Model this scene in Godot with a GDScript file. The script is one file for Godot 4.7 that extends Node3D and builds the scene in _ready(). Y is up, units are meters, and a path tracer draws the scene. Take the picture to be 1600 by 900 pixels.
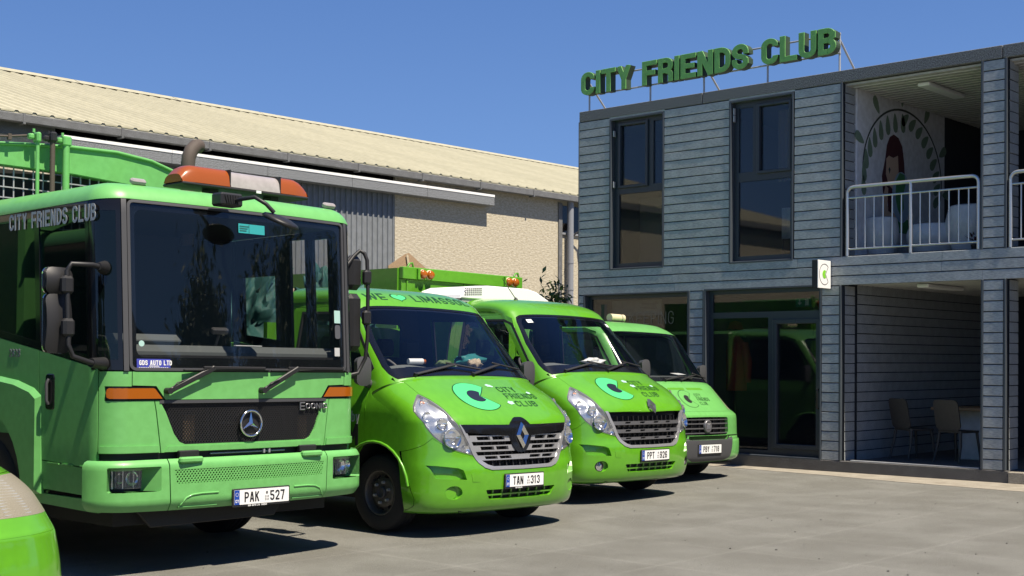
extends Node3D

var M := {}
var counts := {}
var rng := RandomNumberGenerator.new()
const FX := 17.21          # the facade plane of the container building


func _ready():
	# ---- camera
	var cam := Camera3D.new()
	cam.name = "camera"
	cam.projection = Camera3D.PROJECTION_FRUSTUM
	cam.near = 0.1
	cam.far = 900.0
	cam.size = 0.1 * 900.0 / 2060.0
	cam.frustum_offset = Vector2(0, 0.1 * 112.0 / 2060.0)
	cam.transform = Transform3D(Basis(Vector3.UP, deg_to_rad(-47.77)) * Basis(Vector3.BACK, 0.0039), Vector3(0, 1.6, 0))
	add_child(cam)
	# ---- sky, exposure
	var env := Environment.new()
	env.background_mode = Environment.BG_SKY
	var sm := ProceduralSkyMaterial.new()
	sm.sky_top_color = Color(0.17, 0.30, 0.53)
	sm.sky_horizon_color = Color(0.445, 0.585, 0.765)
	sm.sky_curve = 0.16
	sm.ground_bottom_color = Color(0.36, 0.35, 0.33)
	sm.ground_horizon_color = Color(0.50, 0.52, 0.54)
	sm.sun_angle_max = 0.0
	sm.energy_multiplier = 1.0
	var sky := Sky.new()
	sky.sky_material = sm
	env.sky = sky
	env.tonemap_mode = Environment.TONE_MAPPER_LINEAR
	env.tonemap_exposure = 1.7
	env.sdfgi_enabled = true
	env.ssao_enabled = true
	env.ssil_enabled = true
	var we := WorldEnvironment.new()
	we.name = "world_environment"
	we.environment = env
	add_child(we)
	# ---- sun: high, in front of the vehicles; it only grazes the grey facade and the near flanks
	var sun := DirectionalLight3D.new()
	sun.name = "sun"
	sun.light_energy = 1.6
	sun.light_color = Color(1.0, 0.955, 0.88)
	sun.light_angular_distance = 0.53
	sun.shadow_enabled = true
	sun.look_at_from_position(Vector3.ZERO, Vector3(0.03, -1.0, -0.55), Vector3.UP)
	add_child(sun)
	rng.seed = 7
	materials()
	setting()
	container_building()
	shed()
	rooftop_sign()
	logo_box()
	terrace_things()
	garbage_truck()
	vans()
	yard_things()


# ------------------------------------------------------------------ naming
func put(n: Node3D, called: String, parent: Node = self) -> Node3D:
	var key := str(parent.get_instance_id()) + called
	var c: int = counts.get(key, 0)
	counts[key] = c + 1
	n.name = called if c == 0 else "%s_%03d" % [called, c]
	parent.add_child(n)
	return n


func tag(o: Node3D, label: String, category: String, group := "", kind := "") -> Node3D:
	o.set_meta("label", label)
	if category:
		o.set_meta("category", category)
	if group:
		o.set_meta("group", group)
	if kind:
		o.set_meta("kind", kind)
	return o


func thing(called: String, label: String, category: String, at := Vector3.ZERO, turn := 0.0, group := "") -> Node3D:
	var o := Node3D.new()
	put(o, called)
	o.position = at
	o.rotation.y = turn
	return tag(o, label, category, group)


func part(g: G, called: String, m: Material, parent: Node = self, at := Vector3.ZERO) -> MeshInstance3D:
	var o := MeshInstance3D.new()
	o.mesh = g.mesh(m)
	put(o, called, parent)
	o.position = at
	return o


func again(o: MeshInstance3D, called: String, parent: Node, at: Vector3, m: Material = null) -> MeshInstance3D:
	var c := MeshInstance3D.new()
	c.mesh = o.mesh
	if m:
		c.material_override = m
	put(c, called, parent)
	c.position = at
	return c


func structure(g: G, called: String, m: Material) -> MeshInstance3D:
	var o := part(g, called, m)
	o.set_meta("kind", "structure")
	return o


# ------------------------------------------------------------------ geometry
class G:
	var v := PackedVector3Array()
	var n := PackedVector3Array()

	func mesh(m: Material) -> ArrayMesh:
		var a := []
		a.resize(Mesh.ARRAY_MAX)
		a[Mesh.ARRAY_VERTEX] = v
		a[Mesh.ARRAY_NORMAL] = n
		var uv := PackedVector2Array()
		uv.resize(v.size())
		a[Mesh.ARRAY_TEX_UV] = uv
		var am := ArrayMesh.new()
		am.add_surface_from_arrays(Mesh.PRIMITIVE_TRIANGLES, a)
		am.surface_set_material(0, m)
		return am

	func tri(a: Vector3, b: Vector3, c: Vector3, na: Vector3, nb: Vector3, nc: Vector3) -> void:
		var x := (b - a).cross(c - a)
		if x.length_squared() < 1e-16:
			return
		if x.dot(na + nb + nc) > 0.0:
			v.append_array([a, c, b])
			n.append_array([na, nc, nb])
		else:
			v.append_array([a, b, c])
			n.append_array([na, nb, nc])

	func quad(a: Vector3, b: Vector3, c: Vector3, d: Vector3, nn: Vector3) -> void:
		tri(a, b, c, nn, nn, nn)
		tri(a, c, d, nn, nn, nn)

	func facet(a: Vector3, b: Vector3, c: Vector3, d: Vector3, away: Vector3) -> void:
		var nn := (b - a).cross(c - a)
		if nn.length_squared() < 1e-16:
			nn = (c - a).cross(d - a)
		nn = nn.normalized()
		if nn.dot((a + b + c + d) / 4.0 - away) < 0.0:
			nn = -nn
		quad(a, b, c, d, nn)

	func quads(a: Vector3, b: Vector3, c: Vector3, d: Vector3, na: Vector3, nb: Vector3, nc: Vector3, nd: Vector3) -> void:
		tri(a, b, c, na, nb, nc)
		tri(a, c, d, na, nc, nd)

	func box(c: Vector3, s: Vector3, ch := 0.0, b := Basis()) -> void:
		var h := s * 0.5
		ch = minf(ch, minf(h.x, minf(h.y, h.z)) * 0.9)
		var p := func(x: int, y: int, z: int, ax: int) -> Vector3:
			var q := Vector3(x * h.x, y * h.y, z * h.z)
			for k in 3:
				if k != ax:
					q[k] -= signf(q[k]) * ch
			return c + b * q
		for ax in 3:
			for s0 in [-1, 1]:
				var q := []
				for st in [[-1, -1], [1, -1], [1, 1], [-1, 1]]:
					var e := [0, 0, 0]
					e[ax] = s0
					e[(ax + 1) % 3] = st[0]
					e[(ax + 2) % 3] = st[1]
					q.append(p.call(e[0], e[1], e[2], ax))
				var nn := Vector3.ZERO
				nn[ax] = s0
				quad(q[0], q[1], q[2], q[3], b * nn)
		if ch <= 0.0:
			return
		for ax in 3:
			var a1 := (ax + 1) % 3
			var a2 := (ax + 2) % 3
			for s1 in [-1, 1]:
				for s2 in [-1, 1]:
					var e := [0, 0, 0]
					e[a1] = s1
					e[a2] = s2
					e[ax] = -1
					var f := e.duplicate()
					f[ax] = 1
					var nn := Vector3.ZERO
					nn[a1] = s1
					nn[a2] = s2
					quad(p.call(e[0], e[1], e[2], a1), p.call(e[0], e[1], e[2], a2), p.call(f[0], f[1], f[2], a2), p.call(f[0], f[1], f[2], a1), b * nn.normalized())
		for x in [-1, 1]:
			for y in [-1, 1]:
				for z in [-1, 1]:
					var nn := b * Vector3(x, y, z).normalized()
					tri(p.call(x, y, z, 0), p.call(x, y, z, 1), p.call(x, y, z, 2), nn, nn, nn)

	func tube(pts: Array, r, seg := 8, cap := true) -> void:
		var t := []
		for i in pts.size():
			t.append((Vector3(pts[mini(i + 1, pts.size() - 1)]) - Vector3(pts[maxi(i - 1, 0)])).normalized())
		var up := Vector3.UP if absf(t[0].y) < 0.9 else Vector3.RIGHT
		var x: Vector3 = t[0].cross(up).normalized()
		var ring0 := []
		var nor0 := []
		for i in pts.size():
			var ti: Vector3 = t[i]
			x = (x - ti * x.dot(ti)).normalized()
			var y := ti.cross(x)
			var ri: float = r[i] if r is Array else r
			var ring := []
			var nor := []
			for k in seg:
				var d := x * cos(TAU * k / seg) + y * sin(TAU * k / seg)
				ring.append(Vector3(pts[i]) + d * ri)
				nor.append(d)
			if i > 0:
				for k in seg:
					var l := (k + 1) % seg
					quads(ring0[k], ring0[l], ring[l], ring[k], nor0[k], nor0[l], nor[l], nor[k])
			if cap and (i == 0 or i == pts.size() - 1):
				var nn: Vector3 = -ti if i == 0 else ti
				for k in seg:
					tri(pts[i], ring[k], ring[(k + 1) % seg], nn, nn, nn)
			ring0 = ring
			nor0 = nor

	func bar(a: Vector3, b: Vector3, w: float, h: float, ch := 0.0, up := Vector3.UP) -> void:
		var d := b - a
		var z := d.normalized()
		var x := up.cross(z)
		x = x.normalized() if x.length() > 1e-4 else Vector3.RIGHT
		box((a + b) * 0.5, Vector3(w, h, d.length()), ch, Basis(x, z.cross(x), z))

	# profile: Array of Vector2(radius, height along xf's y)
	func lathe(pr: Array, seg := 24, xf := Transform3D(), smooth := true) -> void:
		var nr := []
		for i in pr.size():
			var d: Vector2 = pr[mini(i + 1, pr.size() - 1)] - pr[maxi(i - 1, 0)]
			nr.append(Vector2(d.y, -d.x).normalized())
		for i in pr.size() - 1:
			var e: Vector2 = pr[i + 1] - pr[i]
			var fn := Vector2(e.y, -e.x).normalized()
			var n0: Vector2 = nr[i] if smooth else fn
			var n1: Vector2 = nr[i + 1] if smooth else fn
			for k in seg:
				var c0 := Vector2(cos(TAU * k / seg), sin(TAU * k / seg))
				var c1 := Vector2(cos(TAU * (k + 1) / seg), sin(TAU * (k + 1) / seg))
				var at := func(q: Vector2, c: Vector2) -> Vector3: return xf * Vector3(q.x * c.x, q.y, q.x * c.y)
				var nn := func(q: Vector2, c: Vector2) -> Vector3: return xf.basis * Vector3(q.x * c.x, q.y, q.x * c.y)
				var p0: Vector3 = at.call(pr[i], c0)
				var p1: Vector3 = at.call(pr[i], c1)
				var p2: Vector3 = at.call(pr[i + 1], c1)
				var p3: Vector3 = at.call(pr[i + 1], c0)
				if p0.distance_squared_to(p1) > 1e-12:
					tri(p0, p1, p2, nn.call(n0, c0), nn.call(n0, c1), nn.call(n1, c1))
				if p2.distance_squared_to(p3) > 1e-12:
					tri(p0, p2, p3, nn.call(n0, c0), nn.call(n1, c1), nn.call(n1, c0))

	# a flat outline given thickness: front face at z = d in xf's axes, back at z = 0, front edge chamfered by bv
	func slab(poly: PackedVector2Array, d: float, xf := Transform3D(), bv := 0.0, back := false) -> void:
		var p := poly.duplicate()
		if Geometry2D.is_polygon_clockwise(p):
			p.reverse()
		var m := p.size()
		var inn := PackedVector2Array()
		for i in m:
			var e0 := (p[i] - p[(i + m - 1) % m]).normalized()
			var e1 := (p[(i + 1) % m] - p[i]).normalized()
			var n0 := Vector2(-e0.y, e0.x)
			var n1 := Vector2(-e1.y, e1.x)
			var bi := n0 + n1
			inn.append(p[i] + bi * (bv / maxf(0.5, n0.dot(bi))))
		var idx := Geometry2D.triangulate_polygon(inn)
		var nz := xf.basis * Vector3(0, 0, 1)
		for i in range(0, idx.size(), 3):
			var q := []
			for k in 3:
				q.append(xf * Vector3(inn[idx[i + k]].x, inn[idx[i + k]].y, d))
			tri(q[0], q[1], q[2], nz, nz, nz)
			if back:
				for k in 3:
					q[k] = xf * Vector3(inn[idx[i + k]].x, inn[idx[i + k]].y, 0)
				tri(q[0], q[1], q[2], -nz, -nz, -nz)
		for i in m:
			var j := (i + 1) % m
			var e := (p[j] - p[i]).normalized()
			var o := xf.basis * Vector3(e.y, -e.x, 0)
			quad(xf * Vector3(p[i].x, p[i].y, 0), xf * Vector3(p[j].x, p[j].y, 0), xf * Vector3(p[j].x, p[j].y, d - bv), xf * Vector3(p[i].x, p[i].y, d - bv), o)
			if bv > 0.0:
				quad(xf * Vector3(p[i].x, p[i].y, d - bv), xf * Vector3(p[j].x, p[j].y, d - bv), xf * Vector3(inn[j].x, inn[j].y, d), xf * Vector3(inn[i].x, inn[i].y, d), (o + nz).normalized())

	# part of a curved surface sf(a, b) bounded by a polygon in (a, b), moved off along the normal; its rim turns in by rim
	func surf(sf: Callable, poly: PackedVector2Array, da: float, db: float, off := 0.0, rim := 0.0, holes := [], away := Vector3.ZERO) -> void:
		var lo := poly[0]
		var hi := poly[0]
		for q in poly:
			lo = lo.min(q)
			hi = hi.max(q)
		var memo := {}
		var at := func(q: Vector2) -> Array:
			if memo.has(q):
				return memo[q]
			var p: Vector3 = sf.call(q.x, q.y)
			var ea := minf(0.02, da * 0.3)
			var eb := minf(0.05, db * 0.3)
			var x: Vector3 = sf.call(q.x + ea, q.y) - sf.call(q.x - ea, q.y)
			var y: Vector3 = sf.call(q.x, q.y + eb) - sf.call(q.x, q.y - eb)
			var nn := x.cross(y).normalized()
			if away != Vector3.ZERO and nn.dot(p - away) < 0.0:
				nn = -nn
			var r := [p + nn * off, nn]
			memo[q] = r
			return r
		for i in range(floori(lo.x / da), ceili(hi.x / da)):
			for j in range(floori(lo.y / db), ceili(hi.y / db)):
				var cell := PackedVector2Array([Vector2(i * da, j * db), Vector2((i + 1) * da, j * db), Vector2((i + 1) * da, (j + 1) * db), Vector2(i * da, (j + 1) * db)])
				var pieces: Array = Geometry2D.intersect_polygons(cell, poly)
				for h in holes:
					var nx := []
					for pc in pieces:
						for c in Geometry2D.clip_polygons(pc, h):
							if not Geometry2D.is_polygon_clockwise(c):
								nx.append(c)
					pieces = nx
				for pc in pieces:
					var idx := Geometry2D.triangulate_polygon(pc)
					for k in range(0, idx.size(), 3):
						var a: Array = at.call(pc[idx[k]])
						var b: Array = at.call(pc[idx[k + 1]])
						var c: Array = at.call(pc[idx[k + 2]])
						tri(a[0], b[0], c[0], a[1], b[1], c[1])
		if rim != 0.0:
			for loop in [poly] + holes:
				for i in loop.size():
					var p0: Vector2 = loop[i]
					var p1: Vector2 = loop[(i + 1) % loop.size()]
					var m := maxi(1, ceili(maxf(absf(p1.x - p0.x) / da, absf(p1.y - p0.y) / db)))
					for k in m:
						var mq := p0.lerp(p1, (k + 0.5) / m)
						if loop == poly and holes.any(func(hh): return Geometry2D.is_point_in_polygon(mq, hh)):
							continue
						if loop != poly and not Geometry2D.is_point_in_polygon(mq, poly):
							continue
						var a: Array = at.call(p0.lerp(p1, float(k) / m))
						var b: Array = at.call(p0.lerp(p1, float(k + 1) / m))
						var e: Vector3 = b[0] - a[0]
						if e.length_squared() < 1e-12:
							continue
						var o: Vector3 = e.cross(a[1]).normalized()
						if Geometry2D.is_polygon_clockwise(loop) != (loop != poly):
							o = -o
						quad(a[0], b[0], b[0] - b[1] * rim, a[0] - a[1] * rim, o)


func pv(a: Array) -> PackedVector2Array:
	var p := PackedVector2Array()
	for i in range(0, a.size(), 2):
		p.append(Vector2(a[i], a[i + 1]))
	return p


func rect(x0: float, y0: float, x1: float, y1: float) -> PackedVector2Array:
	return PackedVector2Array([Vector2(x0, y0), Vector2(x1, y0), Vector2(x1, y1), Vector2(x0, y1)])


func rrect(x0: float, y0: float, x1: float, y1: float, r: float, seg := 5) -> PackedVector2Array:
	var p := PackedVector2Array()
	var c := [Vector2(x1 - r, y0 + r), Vector2(x1 - r, y1 - r), Vector2(x0 + r, y1 - r), Vector2(x0 + r, y0 + r)]
	for k in 4:
		for i in seg + 1:
			var a := -PI / 2 + k * PI / 2 + PI / 2 * i / seg
			p.append(c[k] + Vector2(cos(a), sin(a)) * r)
	return p


func oval(c: Vector2, rx: float, ry: float, seg := 24) -> PackedVector2Array:
	var p := PackedVector2Array()
	for i in seg:
		p.append(c + Vector2(cos(TAU * i / seg) * rx, sin(TAU * i / seg) * ry))
	return p


func mirrored(p: PackedVector2Array) -> PackedVector2Array:
	var q := PackedVector2Array()
	for i in range(p.size() - 1, -1, -1):
		q.append(Vector2(-p[i].x, p[i].y))
	return q


func shrunk(p: PackedVector2Array, d: float) -> PackedVector2Array:
	var r := Geometry2D.offset_polygon(p, -d)
	return r[0] if r.size() else p


# cuts polygons with holes into simple ones
func simple(outer: Array, holes: Array) -> Array:
	var pieces := outer.duplicate()
	for h in holes:
		var c := Vector2.ZERO
		for q in h:
			c += q
		c /= h.size()
		var nx := []
		for p in pieces:
			for side in [rect(c.x - 1000, c.y - 1000, c.x, c.y + 1000), rect(c.x, c.y - 1000, c.x + 1000, c.y + 1000)]:
				for q in Geometry2D.intersect_polygons(p, side):
					for r in Geometry2D.clip_polygons(q, h):
						if not Geometry2D.is_polygon_clockwise(r):
							nx.append(r)
		pieces = nx
	return pieces


# ------------------------------------------------------------------ lettering drawn as strokes
func path(a: Array) -> PackedVector2Array:      # x, y, corner radius, ...
	var p := PackedVector2Array()
	var n := a.size() / 3
	for i in n:
		var q := Vector2(a[i * 3], a[i * 3 + 1])
		var r: float = a[i * 3 + 2]
		if r <= 0.0 or i == 0 or i == n - 1:
			p.append(q)
			continue
		var d0 := (Vector2(a[i * 3 - 3], a[i * 3 - 2]) - q).normalized()
		var d1 := (Vector2(a[i * 3 + 3], a[i * 3 + 4]) - q).normalized()
		var s := q + d0 * r
		var e := q + d1 * r
		for k in 7:
			var t := k / 6.0
			var w := 0.44
			var b0 := s.lerp(q, 1.0 - w)
			var b1 := e.lerp(q, 1.0 - w)
			p.append(s.bezier_interpolate(b0, b1, e, t))
	return p


func glyph(ch: String, w: float, s: float) -> Array:
	var l := s / 2
	var r := w - s / 2
	var b := s / 2
	var t := 1.0 - s / 2
	var m := 0.5
	var k := minf((r - l) * 0.5, 0.26)
	var c := w / 2
	match ch:
		"A": return [[l, 0, 0, c - s * 0.2, 1, 0], [r, 0, 0, c + s * 0.2, 1, 0], [l + s * 0.4, 0.3, 0, r - s * 0.4, 0.3, 0]]
		"B": return [[l, 0, 0, l, 1, 0], [l, t, 0, r - 0.02, t, k, r - 0.02, 0.53, k, l, 0.53, 0], [l, 0.53, 0, r, 0.53, k, r, b, k, l, b, 0]]
		"C": return [[r, 0.68, 0, r, t, k, l, t, k, l, b, k, r, b, k, r, 0.32, 0]]
		"D": return [[l, 0, 0, l, 1, 0], [l, t, 0, r, t, k * 1.3, r, b, k * 1.3, l, b, 0]]
		"E": return [[l, 0, 0, l, 1, 0], [l, t, 0, w, t, 0], [l, m, 0, w - s * 0.3, m, 0], [l, b, 0, w, b, 0]]
		"F": return [[l, 0, 0, l, 1, 0], [l, t, 0, w, t, 0], [l, m, 0, w - s * 0.3, m, 0]]
		"G": return [[r, 0.7, 0, r, t, k, l, t, k, l, b, k, r, b, k, r, 0.47, 0], [c, 0.47, 0, r + s / 2, 0.47, 0]]
		"I": return [[c, 0, 0, c, 1, 0]]
		"K": return [[l, 0, 0, l, 1, 0], [r, 1, 0, l, 0.42, 0], [c - s * 0.2, 0.55, 0, r, 0, 0]]
		"L": return [[l, 0, 0, l, 1, 0], [l, b, 0, w, b, 0]]
		"M": return [[l, 0, 0, l, 1, 0], [r, 0, 0, r, 1, 0], [l, 1, 0, c, 0.3, 0], [r, 1, 0, c, 0.3, 0]]
		"N": return [[l, 0, 0, l, 1, 0], [r, 0, 0, r, 1, 0], [l, 1, 0, r, 0, 0]]
		"O", "0": return [[c, t, 0, l, t, k, l, b, k, c, b, 0], [c, t, 0, r, t, k, r, b, k, c, b, 0]]
		"P": return [[l, 0, 0, l, 1, 0], [l, t, 0, r, t, k, r, 0.45, k, l, 0.45, 0]]
		"R": return [[l, 0, 0, l, 1, 0], [l, t, 0, r, t, k, r, 0.47, k, l, 0.47, 0], [c, 0.47, 0, r, 0.36, 0.06, r, 0, 0]]
		"S": return [[r, 0.7, 0, r, t, k, l, t, k, l, m, k, r, m, k, r, b, k, l, b, k, l, 0.3, 0]]
		"T": return [[c, 0, 0, c, 1, 0], [0, t, 0, w, t, 0]]
		"U": return [[l, 1, 0, l, b, k, r, b, k, r, 1, 0]]
		"W": return [[l, 1, 0, w * 0.27, 0, 0], [w * 0.27, 0, 0, c, 0.9, 0], [c, 0.9, 0, w * 0.73, 0, 0], [w * 0.73, 0, 0, r, 1, 0]]
		"Y": return [[l, 1, 0, c, 0.42, 0], [r, 1, 0, c, 0.42, 0], [c, 0.48, 0, c, 0, 0]]
		"1": return [[c, 0, 0, c, 1, 0], [c, 0.95, 0, l, 0.76, 0]]
		"2": return [[l, 0.7, 0, l, t, k, r, t, k, r, 0.56, 0.1, l, b, 0], [l * 0.6, b, 0, w, b, 0]]
		"3": return [[l, 0.72, 0, l, t, k, r, t, k, r, 0.53, k, c, 0.53, 0], [c, 0.53, 0, r, 0.53, k, r, b, k, l, b, k, l, 0.28, 0]]
		"5": return [[w - s * 0.3, t, 0, l, t, 0, l, 0.55, 0], [l, 0.56, 0, r, 0.56, k, r, b, k, l, b, k, l, 0.26, 0]]
		"6": return [[r, 0.74, 0, r, t, k, l, t, k, l, b, k, r, b, k, r, 0.55, k, l, 0.55, 0]]
		"7": return [[0, t, 0, r, t, 0, c - s * 0.3, 0, 0]]
		"8": return [[c, 0.53, 0, l, 0.53, k * 0.8, l, t, k, c, t, 0], [c, 0.53, 0, r, 0.53, k * 0.8, r, t, k, c, t, 0], [c, 0.53, 0, l, 0.53, k, l, b, k, c, b, 0], [c, 0.53, 0, r, 0.53, k, r, b, k, c, b, 0]]
		"9": return [[l, 0.26, 0, l, b, k, r, b, k, r, t, k, l, t, k, l, 0.45, k, r, 0.45, 0]]
		"b": return [[l, 0, 0, l, 1, 0], [l, 0.66, 0, r, 0.66, k, r, b, k, l, b, 0]]
		"y": return [[l, 0.7, 0, c, 0.05, 0], [r, 0.7, 0, c - s * 0.2, -0.25, 0]]
		":": return [[c, 0.12, 0, c, 0.28, 0], [c, 0.4, 0, c, 0.56, 0]]
	return []


# simple polygons of one letter, unit height
func letter(ch: String, w: float, s: float) -> Array:
	var outer := []
	var holes := []
	for st in glyph(ch, w, s):
		for np in Geometry2D.offset_polyline(path(st), s / 2, Geometry2D.JOIN_MITER, Geometry2D.END_BUTT):
			var add := []
			if Geometry2D.is_polygon_clockwise(np):
				holes.append(np)
				continue
			var cur: PackedVector2Array = np
			for o in outer:
				var mg := Geometry2D.merge_polygons(cur, o)
				var outs := mg.filter(func(q): return not Geometry2D.is_polygon_clockwise(q))
				if outs.size() == 1:
					cur = outs[0]
					for q in mg:
						if Geometry2D.is_polygon_clockwise(q):
							holes.append(q)
				else:
					add.append(o)
			var hs := []
			for h in holes:
				var hh: PackedVector2Array = h.duplicate()
				if Geometry2D.is_polygon_clockwise(hh):
					hh.reverse()
				for q in Geometry2D.clip_polygons(hh, np):
					if not Geometry2D.is_polygon_clockwise(q):
						hs.append(q)
			holes = hs
			outer = add + [cur]
	var band := rect(-1, -0.3, w + 1, 1.0)
	var res := []
	for p in simple(outer, holes):
		for q in Geometry2D.intersect_polygons(p, band):
			res.append(q)
	return res


func letter_width(ch: String, w: float, s: float) -> float:
	match ch:
		"I": return s
		"M": return w * 1.3
		"W": return w * 1.6
		" ": return w * 0.6
		":": return w * 0.45
		"1": return w * 0.7
	return w


# polygons of a line of text, starting at the origin, height h
func text(t: String, h: float, w: float, s: float, gap: float) -> Array:
	var res := []
	var x := 0.0
	for ch in t:
		var cw := letter_width(ch, w, s)
		for p in letter(ch, cw, s):
			var q := PackedVector2Array()
			for a in p:
				q.append((a + Vector2(x, 0)) * h)
			res.append(q)
		x += cw + gap
	return res


func text_length(t: String, h: float, w: float, s: float, gap: float) -> float:
	var x := 0.0
	for ch in t:
		x += letter_width(ch, w, s) + gap
	return (x - gap) * h


func print_flat(g: G, polys: Array, xf: Transform3D, d := 0.002) -> void:
	for p in polys:
		g.slab(p, d, xf)


# the round emblem with a wedge cut out of its right side: [body, pupil], unit radius
func wedge_disc(r: float, notch: float, half: float, cx := 0.0) -> PackedVector2Array:
	var p := PackedVector2Array()
	p.append(Vector2(notch, 0))
	for i in 41:
		var a := half + (TAU - 2 * half) * i / 40.0
		p.append(Vector2(cx + cos(a) * r, sin(a) * r))
	return p


# axes for lettering and flat things on faces that look towards -x
func facing_left(x: float, y: float, z: float) -> Transform3D:
	return Transform3D(Basis(Vector3(0, 0, 1), Vector3(0, 1, 0), Vector3(-1, 0, 0)), Vector3(x, y, z))


# ------------------------------------------------------------------ materials
func lin(r: float, g: float, b: float) -> Color:
	return Color(r, g, b).linear_to_srgb()


func mk(called: String, c: Color, rough: float, metal := 0.0, spec := 0.5) -> StandardMaterial3D:
	var m := StandardMaterial3D.new()
	m.resource_name = called
	m.albedo_color = c.linear_to_srgb()
	m.roughness = rough
	m.metallic = metal
	m.metallic_specular = spec
	m.cull_mode = BaseMaterial3D.CULL_DISABLED
	M[called] = m
	return m


func noise(size: int, freq: float, oct: int, seed_: int, lo: Color, hi: Color, kind := FastNoiseLite.TYPE_SIMPLEX_SMOOTH, p0 := 0.25, p1 := 0.75) -> NoiseTexture2D:
	var f := FastNoiseLite.new()
	f.seed = seed_
	f.noise_type = kind
	f.frequency = freq
	f.fractal_octaves = oct
	var t := NoiseTexture2D.new()
	t.width = size
	t.height = size
	t.seamless = true
	t.noise = f
	var gr := Gradient.new()
	gr.offsets = PackedFloat32Array([p0, p1])
	gr.colors = PackedColorArray([lo, hi])
	t.color_ramp = gr
	return t


# grain in colour and relief on all three world planes
func grain(m: StandardMaterial3D, tex: Texture2D, scale: Vector3, bump: Texture2D = null, cm := 0.3, coarse: Texture2D = null, cscale := 0.2) -> void:
	m.uv1_triplanar = true
	m.uv1_world_triplanar = true
	m.uv1_scale = scale
	m.albedo_texture = tex
	if bump:
		m.heightmap_enabled = true
		m.heightmap_texture = bump
		m.heightmap_scale = cm
	if coarse:
		m.detail_enabled = true
		m.detail_albedo = coarse
		m.detail_blend_mode = BaseMaterial3D.BLEND_MODE_MUL
		m.detail_uv_layer = BaseMaterial3D.DETAIL_UV_2
		m.uv2_triplanar = true
		m.uv2_world_triplanar = true
		m.uv2_scale = Vector3.ONE * cscale


func glass(called: String, c: Color, a: float, rough := 0.02) -> StandardMaterial3D:
	var m := mk(called, c, rough)
	m.albedo_color.a = a
	m.transparency = BaseMaterial3D.TRANSPARENCY_ALPHA
	return m


func paint(called: String, c: Color, rough: float, coat: float, dust: Texture2D) -> void:
	var m := mk(called, c, rough)
	if coat > 0.0:
		m.clearcoat_enabled = true
		m.clearcoat = coat
		m.clearcoat_roughness = 0.06
	grain(m, dust, Vector3.ONE * 0.9)


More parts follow.
